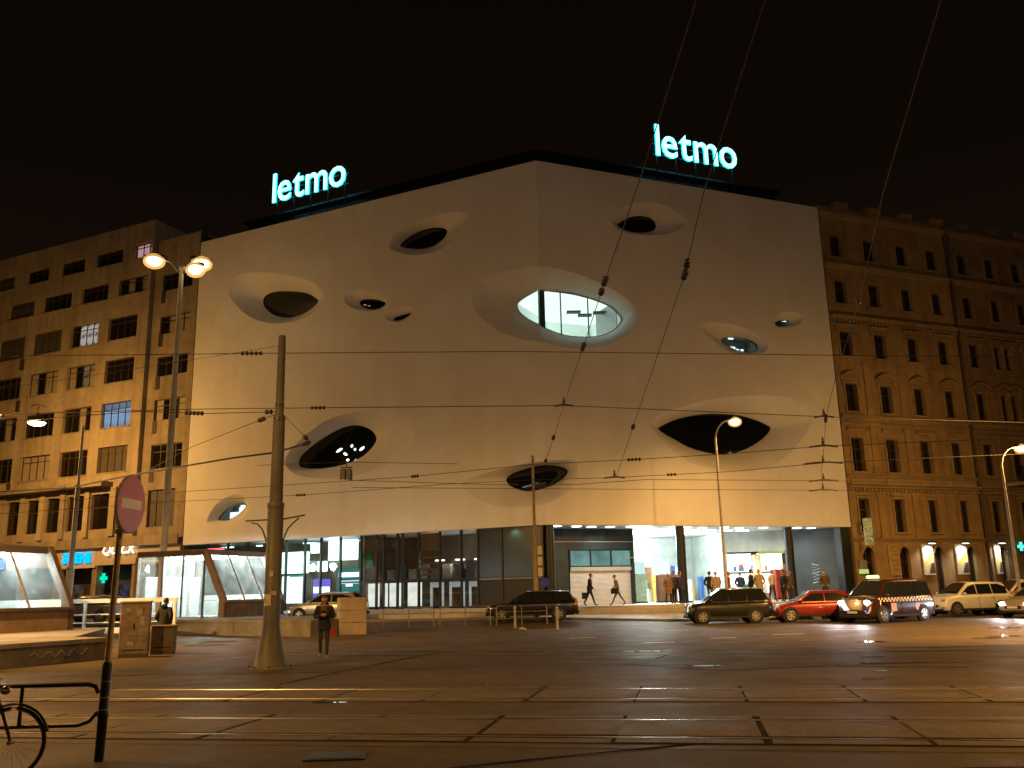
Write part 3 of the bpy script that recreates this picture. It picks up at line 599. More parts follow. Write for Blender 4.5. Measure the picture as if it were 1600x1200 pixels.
# ------------------------------------------------------------------ modern building: ground floor
def lbox(name, m, x0, x1, y0, y1, z0, z1, a=None, parent=None, bev=0):
    b = MB(); (b.bbox(x0, x1, y0, y1, z0, z1, bev) if bev else b.box(x0, x1, y0, y1, z0, z1)); return b.build(name, m, parent if parent is not None else bl, (0, 0, 0), AL if a is None else a)
ZF = 0.86
b = MB(); b.slabpoly([TL(UL, 0.2), (TL(-0.2*TH, 0.2)), TRt(UR, 0.2), TRt(UR, 22), TL(UL, 24)], -0.3, ZF); b.build('shop_floor', mat('shop_floor_stone', (0.32, 0.31, 0.29), 0.35, var=0.12, vscale=4), bl)
GLY = 0.35
MU = [-26.9, -25.1, -23.3, -21.6, -20.0, -18.4, -16.9, -15.65, -14.15, -12.6, -11.45, -10.95, -9.95, -9.6, -8.47, -7.03, -5.6, -4.5, -2.95, -0.45]
M_BRGLASS = glass('brown_glass', (0.70, 0.68, 0.62), 1.0, 0.02, 1.9)
M_PANEL = mat('dark_green_panel', (0.018, 0.03, 0.026), 0.25, 0.1, spec=0.6, var=0.2, vscale=0.8)
for i, (a, c) in enumerate(zip(MU[:-1], MU[1:])):
    lbox('mullion', M_BLACKM, a-0.05, a+0.05, GLY-0.08, GLY+0.1, ZF, VB-0.03)
    if a >= -4.6:
        lbox('wall_panel', M_PANEL, a+0.06, c-0.06, GLY, GLY+0.06, 2.5, VB-0.04)
        lbox('sill_panel', M_BLACKM, a+0.06, c-0.06, GLY-0.02, GLY+0.06, ZF, 2.4)
        lbox('ledge', M_GALV, a+0.06, c-0.06, GLY-0.06, GLY-0.01, 2.42, 2.47); continue
    o = lbox('pane', M_BRGLASS if c > -12 else M_CLEAR, a+0.05, c-0.05, GLY, GLY+0.02, ZF+0.05, VB-0.04)
    if c > -12.7: lbox('transom', M_BLACKM, a+0.05, c-0.05, GLY-0.04, GLY+0.06, 2.44, 2.56)
lbox('mullion', M_BLACKM, -0.5, -0.35, GLY-0.1, GLY+0.1, ZF, VB-0.03)
M_SHOPW = mat('shop_back_wall', (0.17, 0.12, 0.075), 0.6, var=0.55, vscale=0.9, bump=0.1)  # brown stands in for the square mirrored in the shop glass
lbox('back_wall', M_SHOPW, -26.8, -4.6, 4.2, 4.4, ZF, VB-0.03)
lbox('partition', M_SHOPW, -4.6, -4.45, 0.5, 4.2, ZF, VB-0.03)
lbox('partition', M_SHOPW, -12.55, -12.4, 0.6, 4.2, ZF, VB-0.03)
for k, u in enumerate((-24.6, -21.5, -17.6, -14.2)): lbox('ceiling_lamp', M_TUBEB, u-0.5, u+0.5, 1.6, 1.75, 5.05, 5.12)
for k, u in enumerate((-8.0, -6.6, -5.3)): lbox('ceiling_lamp', emit('shop_tube', (0.8, 0.93, 1.0), 7), u-0.28, u+0.28, 1.9, 2.1, 3.62, 3.7)
point(bl, (*TL(-16, 2.2), 4.6), 200, (0.85, 0.97, 1.0), 0.3); point(bl, (*TL(-7, 2.2), 3.5), 110, (0.8, 0.9, 1.0), 0.3)
lbox('shop_counter', mat('shop_counter', (0.09, 0.085, 0.08), 0.5, var=0.4, vscale=3), -12.2, -4.8, 2.6, 3.2, 2.55, 3.25)
for k in range(9):
    u = -12.0+k*0.8; lbox('shelf_goods', mat('shelf_goods_%d' % (k % 3), ((0.25, 0.25, 0.27), (0.1, 0.13, 0.2), (0.3, 0.26, 0.2))[k % 3], 0.5, var=0.5, vscale=6), u, u+0.55, 2.3, 2.58, 2.6, 3.2+0.25*(k % 2))
for u in (-11, -8.2, -5.6): point(bl, (*TL(u, 1.6), 4.7), 16, (1.0, 0.62, 0.34), 0.2)  # added warm points without lamps, they light the brown back wall
lbox('pale_reflection', mat('pale_reflection', (0.5, 0.44, 0.38), 0.6, var=0.25, vscale=3, stretch=(1, 1, 6)), -8.4, -7.1, 0.5, 0.53, 4.2, 5.2)  # pale panel stands in for a light reflection in the pane
for k in range(4): lbox('reflection_slat', MATS['pale_reflection'], -8.35, -7.15, 0.52, 0.6, 2.75+0.33*k, 2.86+0.33*k)  # slats carry the imitated reflection further down
for k, (u, w_) in enumerate(((-7.0, 0.5), (-6.2, 0.8), (-5.3, 0.6))): lbox('blue_grey_stand', mat('blue_grey_stand', (0.14, 0.17, 0.22), 0.4, var=0.5, vscale=3), u, u+w_, 2.0, 2.3, 0.9, 3.4+0.2*k)
# lit panels along the bottom row of the left front
def tl3(u, y, z=0): p = TL(u, y); return (CX0+p[0], CY0+p[1], z)
def tr3(u, y, z=0): p = TRt(u, y); return (CX0+p[0], CY0+p[1], z)
M_LP = emit_var('lit_shop_panel', (0.85, 0.94, 1.0), 2.6, 1.3, 0.7)
M_LP2 = mat('pale_display_frame', (0.62, 0.66, 0.68), 0.4, var=0.05)
for i, (u0, u1, lit) in enumerate(((-12.4, -11.6, 1), (-11.35, -11.0, 1), (-10.85, -10.0, 1), (-9.55, -8.6, 1), (-8.0, -7.1, 0), (-6.7, -5.7, 0), (-5.4, -4.7, 0))):
    p = tl3((u0+u1)/2, 0.85)
    lab = ['wide lit white panel behind the shop glass, leftmost of the low row', 'narrow lit white panel, second in the low row behind the glass', 'lit white panel in the middle of the low row behind the glass', 'widest lit white panel in the low row behind the glass',
           'pale display frame round a grey panel, right after the lit panels', 'pale display frame round a small grey panel', 'pale display frame at the right end of the low row, by the green panels'][i]
    t = thing('shop_display', lab, 'display panel', (p[0], p[1], ZF), AL, 'low display panels behind the left shop front')
    h = (u1-u0)/2; b = MB()
    if lit: b.box(-h, h, 0, 0.06, 0.15, 1.52); b.build('lit_face', M_LP, t)
    else:
        b.box(-h, -h+0.16, 0, 0.08, 0.1, 1.5); b.box(h-0.16, h, 0, 0.08, 0.1, 1.5); b.box(-h+0.16, h-0.16, 0, 0.08, 1.2, 1.5); b.build('display_frame', emit_var('pale_lit_frame', (0.8, 0.9, 1.0), 1.1, 1.0, 0.6), t)
        b = MB(); b.box(-h+0.16, h-0.16, 0.02, 0.06, 0.1, 1.2); b.build('grey_panel', mat('grey_panel', (0.2, 0.2, 0.17), 0.5, var=0.2), t)
    b = MB(); b.box(-h, h, -0.02, 0.1, 0.0, 0.1); b.build('base', M_DGREY, t)
# screens and posters in the left windows
def screen(name, u0, u1, z0, z1, m, label, bars=None, y=0.62):
    p = tl3((u0+u1)/2, y, z0); t = thing(name, label, 'screen', p, AL, 'lit screens in the left shop windows'); h = (u1-u0)/2; H = z1-z0
    b = MB(); b.prism([(-h+.06, 0), (h-.06, 0), (h, .06), (h, H-.06), (h-.06, H), (-h+.06, H), (-h, H-.06), (-h, .06)], 0.05); b.build('lit_face', m, t)
    b = MB(); b.box(-h-0.03, h+0.03, 0.055, 0.12, -0.03, H+0.03); b.build('case', M_BLACKM, t)
    for (x0, x1, a0, a1, mm, nm) in (bars or ()):
        b = MB(); b.box(x0*h, x1*h, -0.014, -0.002, a0*H, a1*H); b.build(nm, mm, t)
    return t
E_W = emit('print_white', (0.9, 1.0, 1.0), 2.6); E_P = emit('print_purple', (0.18, 0.11, 0.6), 1.7); E_T = emit('print_teal', (0.05, 0.22, 0.22), 0.9); E_R = emit('print_red', (1, 0.06, 0.05), 1.0); E_G = emit('print_green', (0.02, 0.55, 0.25), 0.8)
screen('lit_screen', -19.0, -16.8, 3.15, 4.5, M_SCR, 'large white lit screen right beside the big tram pole')
screen('lit_screen', -16.7, -15.95, 4.35, 5.0, M_SCR, 'small high white lit square just left of the largest screen')
screen('lit_screen', -15.3, -13.05, 3.85, 5.12, M_SCR, 'largest white lit screen, under the soffit of the left front')
screen('lit_screen', -16.15, -15.35, 3.2, 3.85, M_SCR, 'small low white lit square under the largest screen')
screen('lit_poster', -18.9, -17.1, 1.3, 3.0, emit_var('poster_white', (0.95, 1, 1), 2.4, 2, 0.8), 'white lit poster with red and green edges beside the tram pole', ((-0.3, 1.0, 0.96, 1.03, E_G, 'green_stripe'), (0.92, 1.02, 0.05, 0.9, E_R, 'red_stripe')))
screen('lit_poster', -16.4, -15.1, 1.5, 2.75, E_P, 'purple lit poster with two white rounded blocks', ((-0.95, -0.06, 0.32, 0.62, E_W, 'white_block'), (0.06, 0.95, 0.32, 0.62, E_W, 'white_block'), (-0.04, 0.04, 0, 1, M_BLACKM, 'divider')))
screen('lit_poster', -14.6, -12.75, 1.95, 3.35, E_T, 'teal lit poster with white scribbled writing', ((-0.85, 0.8, 0.62, 0.82, E_W, 'writing_line'), (-0.8, 0.82, 0.34, 0.46, E_W, 'writing_line'), (-0.25, 0.3, 0.22, 0.32, E_W, 'writing_line')))
screen('green_banner', -13.0, -12.0, 3.4, 4.2, emit('green_glow', (0.02, 0.30, 0.08), 0.35), 'dim green banner to the right of the largest screen')
screen('lit_screen', -25.0, -23.5, 4.55, 4.98, emit('red_sign_face', (1.0, 0.16, 0.18), 1.5), 'red and white lit sign under the far left soffit', ((-0.55, 0.5, 0.2, 0.75, E_W, 'white_block'),), 0.2)

# right front: columns, soffit lamps, entrance, deep shop
for k, (u, y) in enumerate(((0.33, 0.45), (8.82, 0.5), (16.7, 0.6))):
    b = MB(); b.lathe([(0.27, 0), (0.27, VB-ZF-0.03)], 20); p = TRt(u, y); b.build('column', M_BLACKM, bl, (p[0], p[1], ZF))
lbox('end_column', M_BLACKM, 20.45, 21.15, 0.15, 0.8, 0.3, VB-0.03, AR, bev=0.04)
lbox('glass_edge', M_GALV, 0.75, 0.82, 0.9, 1.0, ZF, VB-0.03, AR)
SL = [(0.9, 0.7), (2.2, 0.8), (3.3, 1.1), (4.5, 1.1), (5.7, 0.8), (7.0, 1.0), (9.6, 1.0), (11.0, 1.4), (12.3, 1.0), (13.6, 1.3), (15.2, 1.0), (17.6, 0.8), (18.8, 0.9)]
for k, (u, y) in enumerate(SL):
    b = MB(); b.lathe([(0.24, -0.03), (0.27, -0.03), (0.27, 0.0)], 14); p = TRt(u, y); b.build('soffit_lamp', emit('downlight', (0.84, 1.0, 0.93), 9), bl, (p[0], p[1], VB-0.024))
for u, y, e in ((1.6, 0.9, 60), (5.0, 1.2, 90), (10.2, 1.6, 130), (13.4, 1.4, 110), (17.6, 1.2, 60)):
    p = TRt(u, y); spot(bl, (p[0], p[1], VB-0.12), e*4.6, (0.85, 1.0, 0.93), 165, 0.6, (p[0], p[1], 0), 0.2)
for u, y in ((-1.6, 0.2), (-2.2, 0.2)):
    p = TL(u, y); 
p = TL(-2.1, 0.12); spot(bl, (p[0], p[1], VB-0.1), 45, (0.7, 1.0, 0.95), 150, 0.6, (p[0], p[1], 0), 0.1)
# entrance block
M_EBLK = mat('entrance_steel', (0.02, 0.028, 0.027), 0.35, 0.3, var=0.3)
Y3 = 2.9
lbox('entrance_wall', M_EBLK, 0.9, 2.6, Y3, Y3+0.2, ZF, VB-0.03, AR)
lbox('entrance_header', M_EBLK, 2.6, 6.85, Y3, Y3+0.25, 4.05, VB-0.03, AR)
lbox('entrance_wall', M_EBLK, 6.75, 7.0, Y3, 11.5, ZF, VB-0.03, AR)
for z in (4.5,): lbox('rail', M_GALV, 0.9, 7.0, Y3-0.06, Y3-0.02, z, z+0.04, AR)
for u in (1.2, 3.6, 5.2): lbox('header_panel', M_BLACKM, u, u+1.1, Y3-0.035, Y3-0.005, 4.6, 5.15, AR)
for u in (0.95, 6.2): lbox('ledge', M_GALV, u, u+0.6, Y3-0.3, Y3-0.02, 3.55, 3.6, AR)
M_TRANS = emit_var('lit_transom', (0.32, 0.62, 0.56), 0.55, 0.9, 0.55)
for k in range(3):
    u0 = 2.72+k*1.36; lbox('transom_window', M_TRANS, u0+0.04, u0+1.3, Y3+0.05, Y3+0.1, 3.12, 4.0, AR)
    lbox('mullion', M_BLACKM, u0-0.04, u0+0.04, Y3, Y3+0.14, 3.05, 4.05, AR)
b = MB(); n = 30; z0, z1 = ZF, 3.0; H = (z1-z0)/n
for k in range(n):
    z = z0+k*H; b.add([(2.72, 0, z), (6.74, 0, z), (6.74, -0.03, z+H*0.35), (2.72, -0.03, z+H*0.35), (6.74, -0.03, z+H*0.75), (2.72, -0.03, z+H*0.75), (6.74, 0, z+H), (2.72, 0, z+H)], [(0, 1, 2, 3), (3, 2, 4, 5), (5, 4, 6, 7)])
p = TRt(0, Y3+0.12); b.build('roller_shutter', mat('pale_shutter', (0.55, 0.52, 0.50), 0.5, var=0.1, vscale=1.5), bl, (p[0], p[1], 0), AR)
lbox('shutter_box', mat('shutter_box', (0.34, 0.29, 0.24), 0.6, var=0.15), 2.72, 6.74, Y3-0.02, Y3+0.1, 2.82, 3.05, AR)
lbox('interior_wall', M_EBLK, 0.9, 6.8, 4.4, 4.5, ZF, VB-0.03, AR)
# deep passage and shop front
M_GREYW = mat('grey_shop_wall', (0.42, 0.46, 0.45), 0.55, var=0.25, vscale=1.2)
M_NAVY = mat('blue_grey_wall', (0.055, 0.075, 0.095), 0.45, var=0.25, vscale=1.0)
def wall_between(name, m, p0, p1, z0, z1, th=0.15):
    a = Vector(TRt(*p0)); c = Vector(TRt(*p1)); d = (c-a); L_ = d.length; ang = math.atan2(d.y, d.x)
    b = MB(); b.box(0, L_, 0, th, z0, z1); return b.build(name, m, bl, (a.x, a.y, 0), ang)
wall_between('passage_back_wall', M_GREYW, (7.0, 11.5), (17.5, 11.5), ZF, VB-0.03)
wall_between('shop_header', M_GREYW, (15.2, 5.1), (18.5, 3.2), 3.95, VB-0.03)
wall_between('side_wall', M_NAVY, (18.5, 3.2), (20.95, 0.5), ZF-0.3, VB-0.03)
wall_between('passage_side_wall', M_GREYW, (15.2, 5.1), (16.8, 11.5), ZF, VB-0.03)
M_SHOPL = emit_var('bright_shop_room', (0.93, 1.0, 0.9), 3.0, 1.6, 0.4, (1, 1, 0.7))
wall_between('lit_shop_window', M_SHOPL, (15.3, 5.35), (16.7, 4.55), 1.3, 3.85, 0.05)
wall_between('lit_shop_window', M_SHOPL, (17.0, 4.35), (18.4, 3.55), 1.3, 3.85, 0.05)
wall_between('window_band', M_WOODF, (15.25, 5.0), (18.45, 3.15), 2.55, 2.66, 0.06)
wall_between('green_band', emit('green_band', (0.45, 0.65, 0.12), 0.8), (17.0, 4.15), (18.45, 3.3), 3.8, 3.95, 0.05)
wall_between('stall_riser', M_GREYW, (15.2, 5.12), (18.5, 3.22), ZF, 1.3, 0.1)
for k, (u, w_, z0, z1, m) in enumerate(((8.1, 0.75, ZF, 3.4, emit('white_door', (0.9, 1, 0.97), 1.3)), (9.6, 1.0, ZF, 3.0, emit('peach_door', (1, 0.75, 0.62), 0.35)), (11.2, 1.3, ZF, 3.6, emit('white_door2', (0.7, 1, 0.92), 0.9)), (13.1, 1.5, ZF, 3.7, emit('white_door3', (0.78, 1, 0.95), 1.2)), (15.0, 1.0, 1.6, 3.2, emit('white_door4', (0.85, 1, 1), 1.4)))):
    lbox('lit_doorway', m, u, u+w_, 11.38, 11.46, z0, z1, AR)
for k in range(7):
    for j in range(2):
        u = 7.7+k*1.25+0.2*j; y = 3.2+j*3.6; p = TRt(u, y); b = MB(); b.box(-0.45, 0.45, -0.1, 0.1, -0.05, 0); b.build('passage_lamp', emit('passage_tube', (0.88, 1.0, 0.95), 5), bl, (p[0], p[1], VB-0.03), AR)
for u, y, e in ((9, 5, 900), (12.5, 6.5, 1000), (11, 9.5, 500)): point(bl, (*TRt(u, y), 4.6), e, (0.86, 1.0, 0.93), 0.4)
p = TRt(16.2, 3.4); point(bl, (*p, 3.0), 60, (0.93, 1, 0.88), 0.3)
# scribbled lit lettering on the side wall, shop goods, stands
a = Vector(TRt(18.5, 3.2)); c = Vector(TRt(20.95, 0.5)); d = (c-a).normalized(); ang = math.atan2(d.y, d.x)
b = MB(); random.seed(5); pp = []
for k in range(13): pp.append(((0.22 if k % 2 else -0.2)+random.uniform(-.06, .06), 0, 1.3-k*0.1))
b.tube(pp, 0.03, 6); q = a+d*1.75
sc = b.build('neon_scribble', emit('neon_white', (0.75, 0.9, 0.9), 0.8), None, (CX0+q.x+d.y*0.08, CY0+q.y-d.x*0.08, 1.75), ang); tag(sc, 'small white neon scribble on the dark blue side wall by the taxi', 'neon sign')
def stand(name, cat, label, u, y, w_, h, m, z=None):
    p = tr3(u, y, ZF if z is None else z); t = thing(name, label, cat, p, AR); b = MB(); b.bbox(-w_/2, w_/2, 0, 0.35, 0.1, h, 0.03); b.build('body', m, t)
    b = MB(); b.box(-w_/2-0.02, w_/2+0.02, -0.02, 0.37, 0, 0.1); b.build('plinth', M_DGREY, t); return t
stand('advert_stand', 'advert stand', 'bright white advert stand behind the second black column', 9.7, 1.6, 0.85, 1.35, emit('stand_white', (0.92, 1, 1), 1.3))
stand('kiosk', 'kiosk', 'brown wooden kiosk counter in the passage behind the second column', 10.2, 4.2, 1.7, 1.7, mat('kiosk_wood', (0.16, 0.07, 0.04), 0.5, var=0.25))
stand('advert_stand', 'advert stand', 'red shop poster stand beside the third black column', 17.7, 2.9, 0.8, 1.9, mat('red_poster', (0.30, 0.035, 0.02), 0.5, var=0.3))
stand('waste_bin', 'bin', 'green and white bin in front of the bright shop window', 14.3, 2.0, 0.75, 1.0, mat('green_bin', (0.03, 0.25, 0.06), 0.5, var=0.2))
stand('menu_board', 'menu board', 'tall stack of beige goods between the two bright shop windows', 16.75, 3.9, 0.5, 2.9, mat('beige_goods', (0.5, 0.4, 0.26), 0.6, var=0.4, vscale=5))
stand('display_rack', 'rack', 'pale green display rack inside the passage beside the shutter', 8.0, 4.2, 1.0, 1.8, mat('rack_green', (0.22, 0.34, 0.30), 0.5, var=0.4, vscale=5))

random.seed(21)
GC = [(0.5, 0.08, 0.05), (0.06, 0.14, 0.4), (0.5, 0.4, 0.1), (0.08, 0.3, 0.1), (0.55, 0.5, 0.45), (0.25, 0.12, 0.06)]
for k in range(26):      # goods and posters standing in and before the bright shop windows
    s_ = random.random(); px_ = 15.35+(18.4-15.35)*s_; py_ = 5.0-(5.0-3.2)*s_-0.14; w_ = random.uniform(0.12, 0.34); h_ = random.uniform(0.2, 0.6); z_ = random.choice((1.3, 1.3, 1.3, 2.7))
    b = MB(); b.bbox(-w_/2, w_/2, -0.06, 0.06, 0, h_, 0.02); pp_ = TRt(px_, py_); b.build('shop_goods', mat('goods_%d' % (k % 6), GC[k % 6], 0.5, var=0.4, vscale=9), bl, (pp_[0], pp_[1], z_), AR-0.53)
for k in range(18):      # racks along the passage walls
    u = 7.5+k*0.5; h_ = random.uniform(0.7, 1.9); b = MB(); b.bbox(-0.19, 0.19, -0.15, 0.15, 0, h_, 0.03); pp_ = TRt(u, 10.6-0.5*(k % 3)); b.build('shop_goods', MATS['goods_%d' % (k*5 % 6)], bl, (pp_[0], pp_[1], ZF), AR)
for k, (u, z0, w_, h_) in enumerate(((7.35, 1.6, 0.6, 1.2), (10.6, 3.2, 0.9, 0.7), (12.6, 1.7, 0.45, 1.5), (14.7, 2.0, 0.3, 1.3))): lbox('wall_poster', mat('wall_poster_%d' % k, GC[(k*2+1) % 6], 0.5, var=0.5, vscale=5), u, u+w_, 11.30, 11.36, z0, z0+h_, AR)

# steps, sloping pavement and kerb in front of the right half
def podium(name, poly, z0, z1, m): b = MB(); b.slabpoly(poly, z0, z1); return b.build(name, m, kind='structure')
pa = tr3(0.1, 0.25); pb = tr3(21, 0.25)
podium('forecourt', [(1.2, 49.75), (19.6, 49.75), (22.2, 57.6), tr3(12, 6)[:2], tr3(6, 4)[:2], tr3(0.3, 0.6)[:2]], -0.2, ZF+0.004, mat('forecourt_stone', (0.42, 0.40, 0.36), 0.5, var=0.12, vscale=5, stain=0.15))
podium('step', [(0.9, 49.40), (20.0, 49.40), (20.0, 49.75), (0.9, 49.75)], -0.2, 0.72, M_PAVE)
podium('step', [(0.6, 49.05), (20.4, 49.05), (20.4, 49.40), (0.6, 49.40)], -0.2, 0.58, M_PAVE)
b = MB(); xs_ = [-12+i*1.0 for i in range(33)]
def kerb_y(x): return 47.9
def pav(x, t): y = kerb_y(x)+(49.05-kerb_y(x))*t; return (x, y, max(ground_z(x, kerb_y(x))+0.12, 0.14)*(1-t)+0.45*t)
b.add([pav(x, t) for t in (0, 1) for x in xs_], [(i, i+1, i+1+len(xs_), i+len(xs_)) for i in range(len(xs_)-1)]); b.build('pavement', M_PAVE, kind='structure')
b = MB()
for i, x in enumerate(xs_[:-1]):
    z, z2 = pav(x, 0)[2], pav(xs_[i+1], 0)[2]
    b.add([(x, 47.72, -0.1), (x+1, 47.72, -0.1), (x+1, 47.74, z2), (x, 47.74, z), (x+1, 47.92, z2+0.004), (x, 47.92, z+0.004)], [(0, 1, 2, 3), (3, 2, 4, 5)])
b.build('kerb', M_CONC, kind='structure')
b = MB(); b.slabpoly([tl3(-26.5, -3.2)[:2], tl3(-5, -3.2)[:2], (0.6, 49.05), (1.0, 49.75), tl3(-1, 0.3)[:2], tl3(-26.5, 0.3)[:2]], 0.0, 0.66); b.build('pavement', M_PAVE, kind='structure')

# ------------------------------------------------------------------ rooftop signs
E_LET = emit('sign_white', (0.30, 1.0, 1.0), 2.7); E_CY = emit('sign_cyan', (0.0, 0.75, 0.95), 2.2)
def roof_sign(pos, a, width, label):
    t = thing('roof_sign', label, 'sign', pos, a, 'lit signs on the roof')
    for ch, vs, fs, nz in text_word('letmo', 2.25, width, 0.010, 0.05, 0, 0.06):
        b = MB(); b.v = vs; b.f = [list(f) for f in fs]; b.mi = [0 if z > 0.9 else 1 for z in nz]; b.sm = [False]*len(fs); b.build('letter', [E_LET, E_CY], t)
    for z in (0.12, 0.9):
        b = MB(); b.box(-0.1, width+0.1, 0.22, 0.28, z, z+0.06); b.build('sign_rail', M_BLACKM, t)
    for k in range(5):
        x = 0.2+k*(width-0.4)/4; b = MB(); b.tube([(x, 0.3, 1.0), (x, 0.3, -(pos[2]-VT)+0.06)], 0.05, 6); b.build('sign_post', M_BLACKM, t)
p = tl3(-21.75, 1.5); roof_sign((p[0], p[1], 29.8), AL, 6.5, 'cyan lit letmo sign on the roof at the left')
p = tr3(9.45, 1.5); roof_sign((p[0], p[1], 29.95), AR, 6.45, 'cyan lit letmo sign on the roof at the right')
for t_, a in ((tl3(-18.5, 1.0, 31), AL), (tr3(12.7, 1.0, 31.2), AR)): pass

# ------------------------------------------------------------------ neighbouring buildings
def wall_open(b, x0, x1, z0, z1, ops, y=0.0, dep=0.3, mi=0):
    """front wall at y with rectangular openings and their reveals"""
    X = sorted({x0, x1, *[o[0] for o in ops], *[o[1] for o in ops]}); Z = sorted({z0, z1, *[o[2] for o in ops], *[o[3] for o in ops]})
    X = [x for x in X if x0-1e-6 <= x <= x1+1e-6]; Z = [z for z in Z if z0-1e-6 <= z <= z1+1e-6]
    for j in range(len(Z)-1):
        run = None
        for i in range(len(X)):
            ok = i < len(X)-1 and not any(o[0]-1e-6 <= X[i] and X[i+1] <= o[1]+1e-6 and o[2]-1e-6 <= Z[j] and Z[j+1] <= o[3]+1e-6 for o in ops)
            if ok and run is None: run = X[i]
            if not ok and run is not None:
                b.add([(run, y, Z[j]), (X[i], y, Z[j]), (X[i], y, Z[j+1]), (run, y, Z[j+1])], [(0, 1, 2, 3)], mi); run = None
    for (a, c, e, f) in ops:
        for q in ([(a, y, e), (a, y, f), (a, y+dep, f), (a, y+dep, e)], [(c, y, f), (c, y, e), (c, y+dep, e), (c, y+dep, f)], [(a, y, f), (c, y, f), (c, y+dep, f), (a, y+dep, f)], [(c, y, e), (a, y, e), (a, y+dep, e), (c, y+dep, e)]):
            b.add(q, [(0, 1, 2, 3)], mi)
_wc = {}
def window(parent, xc, z0, w_, h, y, nx, nz, fm_, panes, fr=0.06, trans=None):
    """frame part with a pane sub-part for each light"""
    key = (round(w_, 2), round(h, 2), nx, nz, fm_.name, trans)
    if key not in _wc:
        b = MB(); b.box(-w_/2, -w_/2+fr, 0, 0.1, 0, h); b.box(w_/2-fr, w_/2, 0, 0.1, 0, h); b.box(-w_/2+fr, w_/2-fr, 0, 0.1, 0, fr); b.box(-w_/2+fr, w_/2-fr, 0, 0.1, h-fr, h)
        pw = (w_-2*fr)/nx
        for i in range(1, nx): b.box(-w_/2+fr+i*pw-fr*0.5, -w_/2+fr+i*pw+fr*0.5, 0.005, 0.095, fr, h-fr)
        for k in range(1, nz):
            zz = h*k/nz if not trans else h*trans; b.box(-w_/2+fr, w_/2-fr, 0.01, 0.09, zz-0.03, zz+0.03)
        q = MB(); q.add([(-pw/2, 0, fr), (pw/2, 0, fr), (pw/2, 0, h-fr), (-pw/2, 0, h-fr)], [(0, 1, 2, 3)])
        _wc[key] = (b.mesh('window', fm_), q, pw, {})
    fme, q, pw, pc = _wc[key]; o = obj('window', fme, parent, (xc, y, z0))
    for i in range(nx):
        m = panes[i % len(panes)]
        if m.name not in pc: pc[m.name] = q.mesh('pane', m)
        obj('pane', pc[m.name], o, (-w_/2+fr+pw*(i+0.5), 0.06, 0))
    return o
# left: beige office block
lb = thing('office_building', 'long beige office block with rows of wide dark windows at the left', 'building', (CX0, CY0, 0), AL)
rows = [(10.85, 12.75), (14.2, 16.07), (17.6, 19.42), (20.95, 22.75), (24.4, 25.75)]
cols = [(-36.05, -33.0), (-40.2, -37.15), (-44.65, -41.25), (-48.8, -45.6), (-53.0, -49.9), (-57.2, -54.1)]
ops = []; wins = []
for r, (z0, z1) in enumerate(rows):
    for c, (x0, x1) in enumerate(cols):
        if r == 4: x0, x1 = x0+0.8, x1+0.75
        ops.append((x0, x1, z0, z1)); wins.append((r, c, x0, x1, z0, z1))
for c, (x0, x1) in enumerate(((-33.85, -31.75), (-38.1, -35.1), (-42.1, -39.3), (-46.2, -43.5), (-50.4, -47.7), (-54.6, -51.9))):
    ops.append((x0, x1, 27.2, 28.35)); wins.append((5, c, x0, x1, 27.2, 28.35))
mez = [(-33.6, -32.4), (-36.3, -34.3), (-38.9, -36.9), (-41.2, -39.5), (-43.4, -41.8), (-45.7, -44.0), (-48.1, -46.3), (-50.6, -48.7), (-53, -51.2)]
for x0, x1 in mez: ops.append((x0, x1, 6.75, 9.3)); wins.append((6, 0, x0, x1, 6.75, 9.3))
b = MB(); wall_open(b, -62, -31.9, 5.5, 29.9, ops, 0, 0.35); b.add([(-62, 0.35, 5.5), (-31.9, 0.35, 5.5), (-31.9, 14, 29.9), (-62, 14, 29.9)], [], 0)
b.box(-62, -31.9, 14, 14.2, 0, 29.9); b.box(-62, -31.9, 0.0, 14, 29.9, 30.05); b.box(-32.0, -31.9, 0.02, 14, 5.5, 29.9)
b.build('wall', M_BEIGE, lb)
E_PINK = emit_var('pink_room', (1.0, 0.58, 0.62), 0.55, 1.2, 0.5); E_WROOM = emit_var('white_room', (1.0, 0.92, 0.82), 0.6, 1.6, 0.12); E_BLUER = emit_var('blue_room', (0.42, 0.66, 1.0), 0.75, 0.9, 0.3); E_DIM = emit_var('dim_room', (1.0, 0.62, 0.28), 0.22, 1.5, 0.2)
D1, D2, CU, BL_ = M_DGLASS2, M_DGLASS, M_CURT, M_BLIND
pan = {(5, 0): [E_PINK, E_PINK, E_DIM], (3, 1): [D1, E_WROOM, E_WROOM, E_WROOM], (1, 0): [E_BLUER, E_BLUER, E_BLUER, E_BLUER], (2, 1): [CU, D1, E_DIM, CU], (2, 2): [CU, D1, CU, CU], (0, 2): [CU, CU, CU, CU], (1, 3): [CU, D1, CU, D1], (4, 0): [D1, CU, D1, CU], (1, 1): [D1, D1, CU, D1]}
for r, c, x0, x1, z0, z1 in wins:
    p = pan.get((r, c), [BL_] if (r*7+c*3) % 5 in (0, 2) else [D1])
    if r == 6: p = [D1]
    window(lb, (x0+x1)/2, z0, x1-x0, z1-z0, 0.22, 1 if r == 6 else (3 if r == 5 else 4), 2, M_WOODF, p, 0.06, 0.62 if r == 6 else 0.75)
